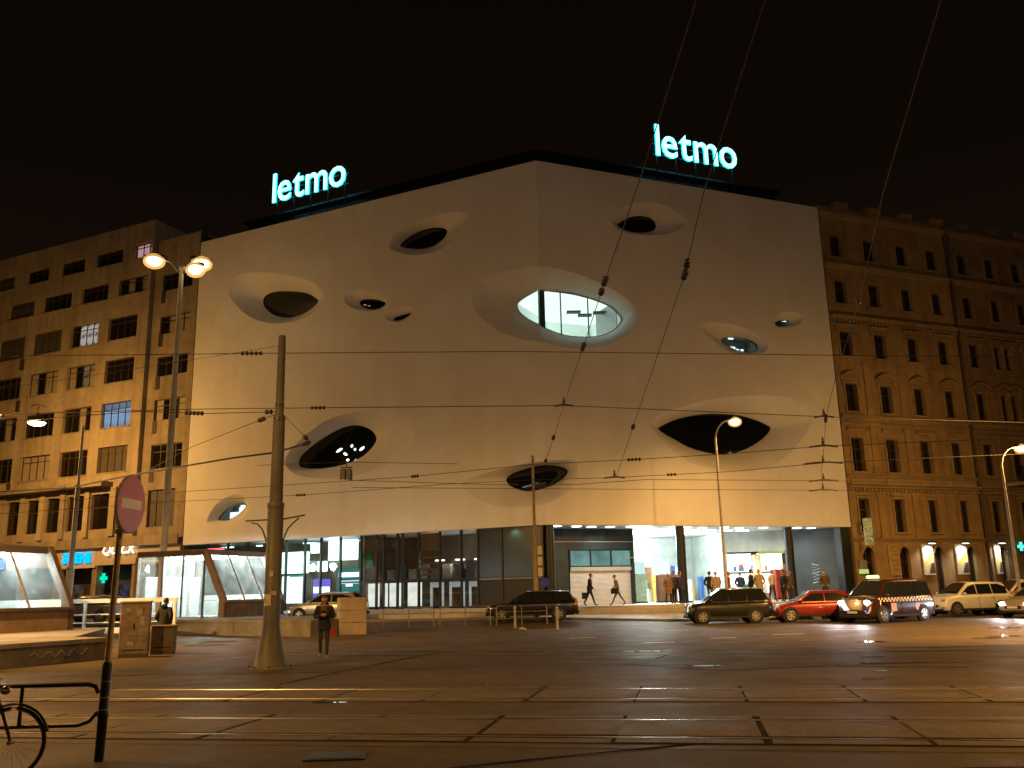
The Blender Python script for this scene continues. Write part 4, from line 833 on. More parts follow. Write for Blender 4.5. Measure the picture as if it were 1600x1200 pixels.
# recessed stair bay beside the white building
so = [(-31.0, -28.0, z0, z1) for z0, z1 in ((10.8, 12.55), (14.3, 15.87), (17.6, 19.08), (20.82, 22.2), (24.2, 25.5))]+[(-31.0, -28.4, 6.7, 9.3)]
b = MB(); wall_open(b, -31.9, -27.45, 5.5, 28.2, so, 0.35, 0.3); b.box(-31.9, -27.45, 13.8, 14, 0, 28.2); b.box(-31.9, -27.45, 0.35, 14, 28.2, 28.35); b.build('stair_bay_wall', M_BEIGE2, lb)
for k, (x0, x1, z0, z1) in enumerate(so):
    window(lb, (x0+x1)/2, z0, x1-x0, z1-z0, 0.5, 4, 2, M_WOODF, [[D1], [CU, D1, D1, CU], [D1], [D1, CU, CU, CU], [D1], [BL_]][k], 0.06, 0.7)
    if k < 5: b = MB(); b.box(-31.02, -30.62, 0.3, 0.42, z0-0.95, z0-0.02); b.build('window_box', M_WOODF, lb)
for x0, x1, z in ((-46.2, -45.4, 20.8), (-46.2, -45.4, 17.4), (-46.3, -45.5, 10.8)):
    b = MB(); b.box(x1-0.35, x1, -0.12, 0.02, z-0.9, z); b.build('window_box', M_WOODF, lb)
for z0, z1 in rows:
    for (x0, x1) in cols: b = MB(); b.box(x0-0.06, x1+0.06, -0.08, -0.004, z0-0.09, z0-0.01); b.build('sill', M_BEIGE2, lb)
b = MB(); b.box(-62, -34.2, -1.0, -0.003, 9.75, 10.1); b.build('canopy', M_BEIGE2, lb)
b = MB(); b.box(-62, -27.45, -0.12, -0.003, 5.42, 6.1); b.build('string_course', M_BEIGE2, lb)
for k, (x0, x1) in enumerate(zip([m[1] for m in mez[1:]], [m[0] for m in mez[:-1]])):
    b = MB(); b.box(x0+0.05, x1-0.05, -0.2, -0.004, 6.2, 9.7); b.build('pilaster', M_BEIGE, lb)
b = MB(); b.box(-62, -27.45, 0.2, 0.35, 4.2, 5.42); b.build('sign_band', mat('cream_panel', (0.46, 0.39, 0.29), 0.6, var=0.1), lb)
b = MB(); b.box(-62, -27.45, 1.6, 1.8, 0, 4.2); b.build('shop_back', mat('dark_shop_back', (0.05, 0.04, 0.032), 0.5, var=0.6, vscale=1.1), lb)
for k in range(9): x = -60+k*4.0; b = MB(); b.box(x, x+0.5, 0.3, 0.8, 0, 4.2); b.build('shop_pier', M_BEIGE2, lb)
for k, x in enumerate((-39.2, -37.2, -34.5, -32.3)):
    b = MB(); b.box(x, x+0.9, 1.45, 1.58, 1.4, 2.9); b.build('shop_poster', emit_var('dim_poster_%d' % k, ((0.5, 0.3, 0.2), (0.4, 0.22, 0.14), (0.3, 0.25, 0.4), (0.5, 0.4, 0.3))[k], 0.16, 3, 0.2), lb)
def wall_text(name, s, pos, a, width, height, face, side, label, shear=0.0, bold=0.03, back=None):
    t = thing(name, label, 'sign', pos, a)
    for ch, vs, fs, nz in text_word(s, height, width, bold, 0.06, shear): 
        b = MB(); b.v = vs; b.f = [list(f) for f in fs]; b.mi = [0 if z > 0.9 else 1 for z in nz]; b.sm = [False]*len(fs); b.build('letter', [face, side], t)
    if back:
        b = MB(); b.bbox(-0.5, width+0.4, 0.12, 0.2, -0.4, height+0.35, 0.02); b.build('backing_board', back, t)
    return t
E_BLU = emit('sign_blue', (0.0, 0.45, 1.0), 1.6); E_ORW = emit('sign_warm_white', (1.0, 0.85, 0.62), 2.2); E_ORG = emit('sign_orange', (1.0, 0.25, 0.05), 1.2)
def lw(x, y, z): p = tl3(x, y, z); return p
wall_text('shop_sign', 'SI ENI', lw(-38.9, 0.05, 4.45), AL, 2.9, 0.72, E_BLU, E_BLU, 'blue lit shop letters on the cream fascia of the beige block', bold=0.05, back=mat('cream_board', (0.5, 0.43, 0.33), 0.6, var=0.1))
wall_text('shop_sign', 'QUICK', lw(-34.8, 0.0, 4.95), AL, 3.3, 0.62, E_ORW, E_ORG, 'slanted orange and white lit QUICK sign above the glass entrance', 0.3, 0.02)
b = MB(); b.ball((0, 0, 0), 0.18, 0.08, 0.18); o = b.build('red_lamp', emit('red_dot', (1, 0.05, 0.03), 1.5), None, lw(-40.3, 0.1, 5.1)); tag(o, 'small red lamp to the left of the blue shop letters', 'lamp')
b = MB(); b.box(-0.35, 0.35, 0, 0.12, -0.12, 0.12); b.box(-0.12, 0.12, 0.005, 0.115, -0.35, -0.12); b.box(-0.12, 0.12, 0.005, 0.115, 0.12, 0.35)
o = b.build('green_cross', emit('green_cross', (0.0, 0.9, 0.5), 1.0), None, lw(-35.2, 0.6, 3.3), AL); tag(o, 'green lit cross in the dark shop front below the QUICK sign', 'sign')
# air-conditioning boxes on the roof are hidden; chimney fin at the right end is part of the white building

def cornice(b, x0, x1, z, h, out, y=0.0):
    b.add([(x0, y-0.003, z), (x1, y-0.003, z), (x1, y-out*0.35, z+h*0.25), (x0, y-out*0.35, z+h*0.25), (x1, y-out*0.45, z+h*0.6), (x0, y-out*0.45, z+h*0.6), (x1, y-out, z+h*0.75), (x0, y-out, z+h*0.75), (x1, y-out, z+h), (x0, y-out, z+h), (x1, y-0.003, z+h+0.03), (x0, y-0.003, z+h+0.03)],
          [(0, 1, 2, 3), (3, 2, 4, 5), (5, 4, 6, 7), (7, 6, 8, 9), (9, 8, 10, 11)])
    b.add([(x0, y, z), (x0, y-out, z+h*0.75), (x0, y-out, z+h), (x0, y, z+h)], [(3, 2, 1, 0)]); b.add([(x1, y, z), (x1, y-out, z+h*0.75), (x1, y-out, z+h), (x1, y, z+h)], [(0, 1, 2, 3)])
HR = [(23.7, 25.3, 1.05), (20.34, 22.02, 0.98), (16.65, 18.4, 1.0), (12.87, 14.78, 0.95), (8.88, 11.1, 1.0), (4.96, 7.1, 0.85)]
def historic(name, label, X0, X1, bays, mw, ms, double=None, arches=True):
    t = thing(name, label, 'building', (CX0, CY0, 0), AR); ops = []
    for u in bays:
        for k, (z0, z1, w_) in enumerate(HR):
            if double and u in double and k in (2, 3): ops += [(u-0.85, u-0.15, z0, z1), (u+0.15, u+0.85, z0, z1)]
            else: ops.append((u-w_/2, u+w_/2, z0, z1))
        ops.append((u-0.42 if u != bays[0] or X0 > 30 else u-0.5, u+0.42, 0.9, 4.05))
    b = MB(); wall_open(b, X0, X1, 0, 27.4, ops, 0, 0.35); b.box(X0, X1, 14, 14.2, 0, 27.4); b.box(X0, X1, 0.02, 14, 27.36, 27.42); b.box(X0, X0+0.1, 0.01, 14, 0, 27.35); b.box(X1-0.1, X1, 0.01, 14, 0, 27.35); b.build('wall', mw, t)
    for (x0, x1, z0, z1) in ops:
        gf = z1 < 4.2; tall = z1-z0
        o = window(t, (x0+x1)/2, z0, x1-x0, tall, 0.24, 2, 2, M_WOODF, [M_DGLASS2, M_DGLASS2] if (int(x0*7+z0) % 4) else [M_BLIND, M_DGLASS2], 0.055, 0.68)
        xc, w_ = (x0+x1)/2, x1-x0
        if gf:
            s = MB(); n = 10; pts_ = [(xc+w_/2*math.cos(math.pi*i/n), z1-w_/2+w_/2*math.sin(math.pi*i/n)) for i in range(n+1)]
            s.add([(x1, 0.03, z1+0.01)]+[(x, 0.03, z) for x, z in pts_[:n//2+1]], [tuple(range(n//2+2))[::-1]]); s.add([(x0, 0.03, z1+0.01)]+[(x, 0.03, z) for x, z in pts_[n//2:]], [tuple(range(n//2+2))[::-1]])
            s.tube([(x, -0.02, z) for x, z in pts_], 0.07, 6); s.build('arch', ms, t); continue
        s = MB(); tr_ = 0.14
        s.box(x0-tr_, x0-0.003, -0.07, -0.003, z0, z1); s.box(x1+0.003, x1+tr_, -0.07, -0.003, z0, z1); s.box(x0-tr_, x1+tr_, -0.07, -0.003, z1+0.003, z1+tr_); s.box(x0-tr_-0.06, x1+tr_+0.06, -0.14, -0.003, z0-0.12, z0-0.004)
        k = [i for i, h in enumerate(HR) if abs(h[0]-z0) < 0.01][0]
        if k in (2, 3):    # segmental hood
            n = 8; W_ = w_/2+0.34; base = z1+0.42
            pts_ = [(xc-W_+2*W_*i/n, -0.2, base+(0.34 if k == 3 else 0.0)*math.sin(math.pi*i/n)) for i in range(n+1)]
            s.tube(pts_, 0.085, 5); s.box(xc-W_, xc+W_, -0.1, -0.004, base-0.2, base-0.06)
            for sx2 in (-1, 1): s.box(xc+sx2*(w_/2+0.22)-0.07, xc+sx2*(w_/2+0.22)+0.07, -0.16, -0.004, z1-0.15, base-0.2)
        if k in (4,): cornice(s, xc-w_/2-0.3, xc+w_/2+0.3, z1+0.4, 0.25, 0.28)
        if k == 5: s.box(x0-0.22, x1+0.22, -0.14, -0.004, z1+0.2, z1+0.34)
        s.build('window_surround', ms, t)
    for z, h, out in ((22.85, 0.35, 0.3), (19.15, 0.3, 0.35), (12.3, 0.3, 0.28), (11.95, 0.18, 0.16), (8.45, 0.25, 0.25), (7.75, 0.3, 0.4), (4.35, 0.22, 0.2), (26.6, 0.35, 0.3)):
        b = MB(); cornice(b, X0, X1, z, h, out); b.build('cornice', ms, t)
    for z in (18.98, 7.58):
        b = MB(); n = int((X1-X0)/0.32)
        for i in range(n): x = X0+0.1+i*0.32; b.box(x, x+0.17, -0.24, -0.004, z, z+0.16)
        o = b.build('dentil_row', ms, t, kind='stuff')
    n = int((X1-X0-0.6)/1.46)
    k = 0; x = X0+1.55
    while x < X1-0.4:
        b = MB(); b.box(x, x+1.05, -0.05, 0.5, 27.42, 27.78); b.box(x-0.06, x+1.11, -0.1, 0.56, 27.78, 27.86); b.build('merlon', mw, t); x += 2.95
    mid = [(a+c)/2 for a, c in zip(bays[:-1], bays[1:])]
    for u in mid:
        for z0, z1 in ((4.6, 7.55), (8.75, 11.9), (12.65, 16.2)):
            b = MB(); b.box(u-0.3, u+0.3, -0.09, -0.004, z0, z1); b.box(u-0.38, u+0.38, -0.13, -0.09, z1-0.22, z1); b.box(u-0.38, u+0.38, -0.13, -0.09, z0, z0+0.2); b.build('pilaster', mw, t)
    for u in bays:   # panels under the fourth-floor sills
        b = MB(); b.box(u-0.85, u+0.85, -0.07, -0.004, 8.0, 8.42); b.build('apron', ms, t)
        b = MB(); b.box(u-0.75, u+0.75, -0.07, -0.004, 11.98+0.2, 12.28); b.build('apron', ms, t)
    b = MB(); b.box(X0, X1, -0.1, -0.004, 0, 0.8); b.build('plinth', M_CONCD, t)
    return t
BAY = [22.42, 25.37, 28.32, 31.15]
h1 = historic('historic_building', 'ochre historic apartment house with cornices right beside the white building', 21.3, 32.55, BAY, M_OCHRE, M_STONE)
h2 = historic('historic_building', 'darker brown historic house with balcony at the far right', 32.72, 55.0, [34.1, 36.9, 39.6, 42.5, 45.4, 48.3, 51.2], M_OCHRE2, mat('brown_trim', (0.24, 0.165, 0.09), 0.85, var=0.25, vscale=3, bump=0.2), double=(36.9,))
b = MB(); b.tube([(32.63, -0.16, 26.3), (32.63, -0.16, 0.5)], 0.09, 8); b.lathe([(0.1, 25.9), (0.22, 26.2), (0.22, 26.5)], 10, 0, Matrix.Translation((32.63, -0.16, 0))); b.build('drain_pipe', M_WOODF, h1)
# balcony on the brown house
b = MB(); b.box(35.3, 38.5, -1.1, -0.12, 8.15, 8.4); b.build('balcony', M_STONE, h2)
for k in range(15): x = 35.4+k*0.215; b = MB(); b.box(x, x+0.05, -1.05, -1.0, 8.4, 9.4); b.build('baluster', M_BLACKM, h2)
b = MB(); b.box(35.3, 38.5, -1.09, -0.98, 9.4, 9.48); b.build('balcony_rail', M_BLACKM, h2)
# lit posters between the arches, plaque, projecting sign
def poster(u, w_, label, arc, j):
    p = tr3(u, -0.12, 2.2); t = thing('lit_poster', label, 'poster', p, AR, 'lit posters on the ochre house' if arc else None)
    b = MB(); b.bbox(-w_/2, w_/2, 0, 0.08, 0, 2.0, 0.03); b.build('board', mat('poster_board', (0.62, 0.58, 0.50), 0.5, var=0.08) if arc else mat('old_plaque', (0.38, 0.27, 0.11), 0.7, var=0.3, vscale=5), t)
    if arc:
        q = MB(); s = w_/2-0.05; q.add([(-s, 0, 0.45), (-s, 0, 0.62), (s, 0, 1.55), (s, 0, 1.38)], [(3, 2, 1, 0)]); q.build('yellow_stripe', mat('poster_yellow', (0.7, 0.6, 0.02), 0.5), t, (0, -0.006, 0))
        q = MB(); q.add([(-s, 0, 0.2), (-s, 0, 0.30), (s, 0, 1.2), (s, 0, 1.1)], [(3, 2, 1, 0)]); q.build('yellow_stripe', MATS['poster_yellow'], t, (0, -0.006, 0))
        q = MB(); q.add([(-s*0.2, 0, 0.1), (s, 0, 0.1), (s, 0, 0.8), (s*0.4, 0, 0.75)], [(0, 1, 2, 3)]); q.build('brown_print', mat('poster_brown', (0.12, 0.06, 0.03), 0.5, var=0.5, vscale=6), t, (0, -0.005, 0))
        q = MB(); q.add([(-s, 0, 1.2), (-s*0.1, 0, 1.6), (s*0.4, 0, 1.85), (-s, 0, 1.4)], [(0, 1, 2, 3)]); q.build('grey_print', mat('poster_grey', (0.25, 0.24, 0.22), 0.5, var=0.5, vscale=6), t, (0, -0.005, 0))
        q = MB(); q.box(-0.3, 0.3, -0.5, -0.36, 2.02, 2.12); q.tube([(0.25, -0.4, 2.1), (0.3, 0.1, 2.2)], 0.02, 6); q.build('poster_lamp', M_BLACKM, t)
        q = MB(); q.box(-0.26, 0.26, -0.48, -0.38, 2.005, 2.018); q.build('lamp_lens', emit('poster_lens', (1, 0.97, 0.86), 12), t)
        spot(t, (0, -0.42, 1.98), 260, (1.0, 0.97, 0.84), 130, 0.8, (0, 0.0, 0.8), 0.15)
    else:
        for k, z in enumerate((1.75, 1.5, 1.25, 0.9, 0.6, 0.35)): q = MB(); q.box(-0.3+0.05*(k % 3), 0.3-0.08*(k % 2), -0.012, -0.002, z, z+0.1); q.build('raised_ornament', M_STONE, t)
    return t
poster(27.25, 1.0, 'lit poster with yellow diagonal stripes, nearest the white building', True, 0)
poster(30.2, 1.05, 'lit poster with yellow diagonal stripes, by the drain pipe end', True, 1)
poster(33.5, 0.6, 'narrow lit yellow poster on the brown house', True, 2)
poster(24.4, 0.95, 'carved plaque between the first two arches of the ochre house', False, 3)
p = tr3(21.9, -0.7, 4.1); t = thing('hanging_sign', 'narrow yellowish sign projecting from the corner of the ochre house', 'sign', p, AR)
b = MB(); b.bbox(-0.06, 0.06, -0.35, 0.35, 0, 1.7, 0.02); b.build('sign_box', emit_var('yellow_sign', (1, 0.72, 0.22), 0.45, 5, 0.3), t)
b = MB(); b.box(-0.03, 0.03, 0.35, 0.69, 1.3, 1.36); b.build('bracket', M_BLACKM, t)
p = tr3(22.3, -0.9, 2.5); t = thing('shop_lamp', 'small green and yellow lit box on the ochre house beside the corner', 'sign', tr3(21.75, -0.25, 2.35), AR)
b = MB(); b.bbox(-0.3, 0.3, 0, 0.24, 0, 0.28, 0.03); b.build('lit_box', emit('yellow_green', (0.75, 0.9, 0.2), 0.7), t); b = MB(); b.bbox(-0.26, 0.26, 0.02, 0.24, 0.3, 0.85, 0.03); b.build('grey_box', M_GALV, t)
p = tr3(35.2, -0.6, 4.0); t = thing('pharmacy_sign', 'turquoise lit sign high on the brown house at the right edge', 'sign', p, AR)
b = MB(); b.box(-0.3, 0.3, -0.05, 0.05, -0.1, 0.1); b.box(-0.1, 0.1, -0.045, 0.045, 0.1, 0.3); b.box(-0.1, 0.1, -0.045, 0.045, -0.3, -0.1); b.build('lit_cross', emit('turq', (0.1, 0.95, 0.75), 1.3), t); b = MB(); b.box(-0.03, 0.03, 0.05, 0.6, -0.03, 0.03); b.build('bracket', M_BLACKM, t)
# ------------------------------------------------------------------ underpass entrances
M_FRAME = mat('brown_steel_frame', (0.27, 0.185, 0.13), 0.55, 0.1, var=0.25, vscale=4, stain=0.3)
M_FRAMED = mat('dark_steel_frame', (0.06, 0.045, 0.035), 0.5, 0.2, var=0.3, vscale=4)
M_SGL = dirty_glass('shelter_glass', 0.22, (0.84, 0.9, 0.9))
M_TILE = mat('pale_tiled_wall', (0.50, 0.53, 0.53), 0.45, var=0.22, vscale=1.4)
AS = Vector((0.38, 0.925)).normalized(); SA = math.atan2(AS.y, AS.x)-math.pi/2     # frame: +y along the axis, +x to the right
def shelter(label, loc, W_, L_, y_open, mats_, nside, gable=True, zr=3.4):
    """tunnel entrance: plinth walls to 0.75, sloped glazing to a flat roof; right long side at x=0, gable at y=0"""
    mf, mp = mats_; t = thing('underpass_entrance', label, 'underpass entrance', loc, SA, 'glazed underpass entrances')
    zp, sl = 0.78, 1.45
    b = MB(); b.bbox(-0.22, 0, 0.06, L_, 0, zp, 0.03); b.build('plinth_wall', mp, t)
    b = MB(); b.bbox(-0.3, 0.06, 0.02, L_+0.04, zp, zp+0.14, 0.03); b.build('coping', mf, t)
    b = MB(); b.bbox(-W_, -W_+0.22, 0.06, L_, 0, zp, 0.03); b.build('plinth_wall', mp, t)
    b = MB(); b.bbox(-W_+0.1, -sl, 0.0, L_+0.05, zr, zr+0.3, 0.04); b.build('roof', mf, t)
    for y in (0.0, L_-0.22):                                   # chamfered portal frames
        b = MB(); prof = [(-0.36, 0), (0, 0), (0, 1.0), (-sl+0.02, zr+0.3), (-W_+0.12, zr+0.3), (-W_+0.12, zr-0.02), (-sl-0.2, zr-0.02), (-0.36, 0.95)]
        b.prism(prof, 0.24, 0, Matrix.Translation((0, y, 0))); b.build('portal_frame', mf, t)
        b = MB(); b.box(-W_, -W_+0.22, y, y+0.22, 0, zr); b.build('post', mf, t)
    n = nside; y0, y1 = 0.26, L_-0.24; st = (y1-y0)/n
    for i in range(n):
        a, c = y0+i*st+0.04, y0+(i+1)*st-0.04
        b = MB(); b.add([(-0.13, a, zp+0.15), (-0.13, c, zp+0.15), (-sl+0.02, c, zr), (-sl+0.02, a, zr)], [(0, 1, 2, 3)]); b.build('sloped_pane', M_SGL, t)
        if i: b = MB(); b.tube([(-0.11, y0+i*st, zp+0.14), (-sl+0.03, y0+i*st, zr)], 0.045, 6); b.build('glazing_bar', mf, t)
    b = MB(); b.add([(-W_+0.12, y0, zp), (-W_+0.12, y1, zp), (-W_+0.12, y1, zr), (-W_+0.12, y0, zr)], [(0, 1, 2, 3)]); b.build('side_pane', M_SGL, t)
    if gable:
        xs2 = [-W_+0.22, -W_+1.75, -W_+2.0, -W_+3.45, -W_+4.95, -0.3]; top = lambda x: zr if x < -sl-0.1 else zr-(x+sl+0.1)*(zr-0.95)/(sl-0.2)
        for i, (a, c) in enumerate(zip(xs2[:-1], xs2[1:])):
            if i == 1: continue
            m_ = -sl-0.12
            poly = [(a+0.03, 0.05), (c-0.03, 0.05), (c-0.03, min(zr, max(0.95, top(c))))]
            if a < m_ < c: poly.append((m_, zr))
            poly.append((a+0.03, min(zr, top(a))))
            b = MB(); b.add([(x, 0.1, z) for x, z in poly], [tuple(range(len(poly)))]); b.build('gable_pane', M_SGL, t)
        for x in xs2[1:-1]: b = MB(); b.box(x-0.035, x+0.035, 0.06, 0.16, 0, zr); b.build('mullion', M_FRAMED, t)
        b = MB(); b.box(-W_+0.2, -0.25, 0.05, 0.17, -0.02, 0.05); b.build('threshold', M_FRAMED, t)
    # inside: tiled back wall, tubes, handrail
    b = MB(); b.box(-W_+0.5, -0.5, L_-0.18, L_-0.14, 0.0, 1.2); b.build('inner_wall', M_TILE, t)
    for x in ((-W_+1.4, -W_+2.6) if gable else (-W_+1.2, -W_+2.6)):
        b = MB(); b.box(x-0.08, x+0.08, 0.7, L_-0.8, zr-0.1, zr-0.03); b.build('tube_lamp', M_TUBE, t)
    b = MB(); b.box(-W_+0.3, -W_+0.4, 0.5, L_-0.3, 0.0, 2.3); b.build('tiled_side_wall', M_TILE, t)
    b = MB(); b.box(-W_+0.3, -0.3, 0.3, L_-0.3, -0.05, 0.02); b.build('floor', M_TILE, t)
    b = MB(); b.tube([(-W_+2.2, 0.8, 0.9), (-W_+2.2, L_-0.8, 0.9)], 0.03, 6); b.tube([(-W_+2.2, 0.8, 0), (-W_+2.2, 0.8, 0.9)], 0.03, 6); b.build('handrail', M_GALV, t)
    b = MB(); b.bbox(-W_+1.5, -W_+1.75, L_*0.5, L_*0.5+0.25, 0, zr-0.1, 0.02); b.build('inner_column', M_TILE, t)
    point(t, (-W_*0.5, L_*0.4, zr-0.4), 800, (0.86, 1.0, 0.95), 0.25); point(t, (-W_*0.5, L_*0.8, zr-0.5), 560, (0.86, 1.0, 0.95), 0.25)
    return t
s2 = shelter('far glazed underpass entrance with lit gable, behind the big tram pole', (-15.9, 50.0, 0.7), 6.5, 5.3, 0, (M_FRAME, M_CONC), 3)
s1 = shelter('near glazed underpass entrance cut off by the left picture edge', (-17.6-AS.x*9.0, 36.6-AS.y*9.0, 0.6), 4.6, 9.0, 0, (M_FRAMED, mat('red_brown_concrete', (0.16, 0.105, 0.085), 0.8, var=0.3, vscale=2, bump=0.2, stain=0.3)), 5, gable=False, zr=3.02)
for k, (y, c) in enumerate(((6.6, (0.35, 0.6, 1.0)), (4.2, (0.95, 1, 1)))):
    b = MB(); b.bbox(-2.6, -1.2, y, y+0.12, 2.35, 2.75, 0.02); b.build('hanging_lit_sign', emit('blue_white_sign%d' % k, c, 1.4), s1)
# bases of the entrances: low concrete walls with a pale top
def base(label, poly, z, m):
    t = thing('low_wall', label, 'wall', (poly[0][0], poly[0][1], 0)); P = [(x-poly[0][0], y-poly[0][1]) for x, y in poly]
    b = MB(); b.slabpoly(P, -0.1, z-0.12); b.build('wall_body', m, t)
    c = Vector((sum(p[0] for p in P)/len(P), sum(p[1] for p in P)/len(P)))
    b = MB(); b.slabpoly([tuple(Vector(p)+(Vector(p)-c).normalized()*0.06) for p in P], z-0.12, z); b.build('coping', M_CONC, t); return t
W0 = Vector((-12.5, 28.2)); wd = Vector((1.3, 3.1)).normalized()
a0 = W0-wd*14
lw1 = base('low dirty concrete wall round the near underpass entrance', [(a0.x, a0.y), (W0.x, W0.y), (W0.x+wd.x*0.0-1.6, W0.y+1.2), (-16.6, 37.2), (-19, 38.5), (-30, 30), (-30, a0.y)], 0.62, M_CONCD)
base('low grey concrete wall round the far underpass entrance', [(-18.6, 46.9), (-8.9, 39.9), (-7.6, 41.6), (-11.2, 55.5), (-15.5, 58), (-22, 53)], 0.71, M_CONC)
# stacked block pillar at the end of that wall
t = thing('concrete_pillar', 'stubby pillar of three stacked pale concrete blocks at the end of the low wall', 'pillar', (-7.45, 41.6, 0), 0.35)
for k, (z0, z1) in enumerate(((0, 0.52), (0.54, 1.06), (1.08, 1.62))): b = MB(); b.bbox(-0.62+0.01*k, 0.62-0.01*k, -0.4, 0.4, z0, z1, 0.03); b.build('block', mat('pinkish_concrete', (0.26, 0.21, 0.165), 0.8, var=0.15, vscale=3, bump=0.2), t)
# cabinets
def cabinet(label, loc, a, w_, d_, h, m, doors=1):
    t = thing('utility_cabinet', label, 'cabinet', loc, a); b = MB(); b.bbox(-w_/2, w_/2, 0, d_, 0.1, h, 0.03); b.build('body', m, t)
    b = MB(); b.box(-w_/2+0.02, w_/2-0.02, 0.02, d_-0.02, 0, 0.1); b.build('foot', M_CONCD, t)
    b = MB(); b.bbox(-w_/2-0.03, w_/2+0.03, -0.04, d_+0.03, h, h+0.06, 0.03); b.build('lid', m, t)
    b = MB(); b.box(-w_/2+0.05, w_/2-0.05, -0.014, -0.002, h*0.40, h-0.06); b.build('door', m, t); b = MB(); b.box(-w_/2+0.05, w_/2-0.05, -0.014, -0.002, 0.14, h*0.40-0.03); b.build('lower_door', m, t)
    b = MB(); b.box(-0.02, 0.02, -0.05, -0.016, h*0.52, h*0.62); b.build('handle', M_BLACKM, t)
    b = MB(); b.box(-w_/2+0.12, w_/2-0.12, -0.02, -0.016, 0.2, 0.24); b.build('vent', M_BLACKM, t); return t
cab1 = cabinet('tall pinkish utility cabinet with a short slot handle by the low wall', (-11.75, 28.4, 0), 0.25, 0.85, 0.45, 1.62, mat('pinkish_cabinet', (0.24, 0.185, 0.165), 0.5, var=0.5, vscale=3.2, stain=0.4))
cabinet('low grey-brown utility cabinet beside the tall pinkish one', (-11.35, 29.7, 0), 0.25, 0.75, 0.5, 0.85, mat('greybrown_cabinet', (0.11, 0.085, 0.075), 0.65, var=0.25, vscale=2.5, stain=0.3))
for x, z, w_, h_, m_ in ((0.12, 1.25, 0.16, 0.2, 'old_sticker'), (-0.2, 1.35, 0.1, 0.12, 'sticker_b'), (0.22, 0.95, 0.12, 0.26, 'old_sticker'), (-0.1, 0.36, 0.2, 0.12, 'old_sticker')):
    c_, s_ = math.cos(0.25), math.sin(0.25); b = MB(); b.box(-w_/2, w_/2, -0.002, 0, 0, h_); o = b.build('sticker', mat(m_, (0.3, 0.28, 0.25), 0.6, var=0.5, vscale=9), cab1, (x, -0.017, z))
# graffiti on the low wall
# white railing between the two entrances
t = thing('white_railing', 'white painted railing between the two underpass entrances', 'railing', (-18.2, 41, 0), 0.0)
M_WRAIL = mat('white_rail_paint', (0.62, 0.58, 0.50), 0.5, var=0.12, vscale=5)
for k in range(5): x = -5+k*2.0; b = MB(); b.box(x-0.06, x+0.06, -0.06, 0.06, 0.3, 1.62); b.build('post', M_WRAIL, t)
for z0, z1, nm in ((1.62, 1.80, 'top_rail'), (0.30, 0.55, 'bottom_board')): b = MB(); b.box(-5.1, 3.1, -0.05, 0.05, z0, z1); b.build(nm, M_WRAIL, t)
for z in (0.75, 1.1): b = MB(); b.box(-5.1, 3.1, -0.02, 0.02, z, z+0.05); b.build('middle_rail', M_WRAIL, t)

# ------------------------------------------------------------------ poles and lamps
def pole(name, label, cat, loc, prof, m, rings=(), group=None, n=16):
    t = thing(name, label, cat, loc, 0, group); b = MB(); b.lathe(prof, n); b.build('shaft', m, t)
    for z, r, h, mm in rings: b = MB(); b.lathe([(r, z), (r*1.04, z+h*0.3), (r*1.04, z+h*0.7), (r, z+h)], n); b.build('collar', mm, t)
    return t
M_TRAMP = mat('tram_pole_paint', (0.078, 0.073, 0.074), 0.6, var=0.22, vscale=3, stain=0.3, bump=0.12, bscale=20)
tpole = pole('tram_pole', 'tall thick tapered tram pole with flared concrete foot left of the centre', 'pole', (-6.08, 22.9, 0), [(0.42, 0), (0.39, 0.02), (0.22, 0.95), (0.205, 1.1), (0.2, 4.0), (0.165, 4.02), (0.15, 6.3), (0.11, 6.34), (0.095, 8.45), (0.06, 8.48)], M_TRAMP, ((3.9, 0.208, 0.14, M_TRAMP), (6.15, 0.155, 0.1, M_DGREY), (6.55, 0.115, 0.06, M_DGREY)), n=20)
b = MB(); b.lathe([(0.56, -0.02), (0.56, 0.03), (0.5, 0.05), (0.44, 0.05)], 20); b.build('foot_ring', M_CONCD, tpole)
for k in range(8): a_ = k*math.pi/4+0.2; b = MB(); b.lathe([(0.03, 0.04), (0.03, 0.085)], 6, 0, Matrix.Translation((0.49*math.cos(a_), 0.49*math.sin(a_), 0))); b.build('anchor_bolt', M_DGREY, tpole)
for a_, z, w_, h_, m_ in ((-1.9, 1.5, 0.2, 0.28, mat('old_sticker', (0.3, 0.28, 0.25), 0.6, var=0.5, vscale=9)), (-1.2, 1.75, 0.14, 0.1, mat('sticker_b', (0.25, 0.05, 0.04), 0.6, var=0.5, vscale=9)), (-1.55, 2.2, 0.1, 0.14, MATS['old_sticker'])):
    b = MB(); b.add([(0.222*math.cos(a_+i*w_/0.44), 0.222*math.sin(a_+i*w_/0.44), z+j*h_) for j in (0, 1) for i in (-1, -0.33, 0.33, 1)], [(0, 1, 5, 4), (1, 2, 6, 5), (2, 3, 7, 6)]); b.build('sticker', m_, tpole)
for s in (-1, 1):
    b = MB(); b.tube([(0.16*s, 0, 3.62), (0.75*s, 0, 3.66+0.06*s)], 0.022, 6); b.tube([(0.19*s, 0, 3.02), (0.25*s, 0, 3.2), (0.32*s, 0, 3.38), (0.45*s, 0, 3.52), (0.6*s, 0, 3.6+0.05*s)], 0.02, 6); b.build('scroll_bracket', M_DGREY, tpole)
    b = MB(); b.box(min(0.17*s, 0.28*s), max(0.17*s, 0.28*s), -0.05, 0.05, 2.96, 3.04); b.build('clamp', M_DGREY, tpole)
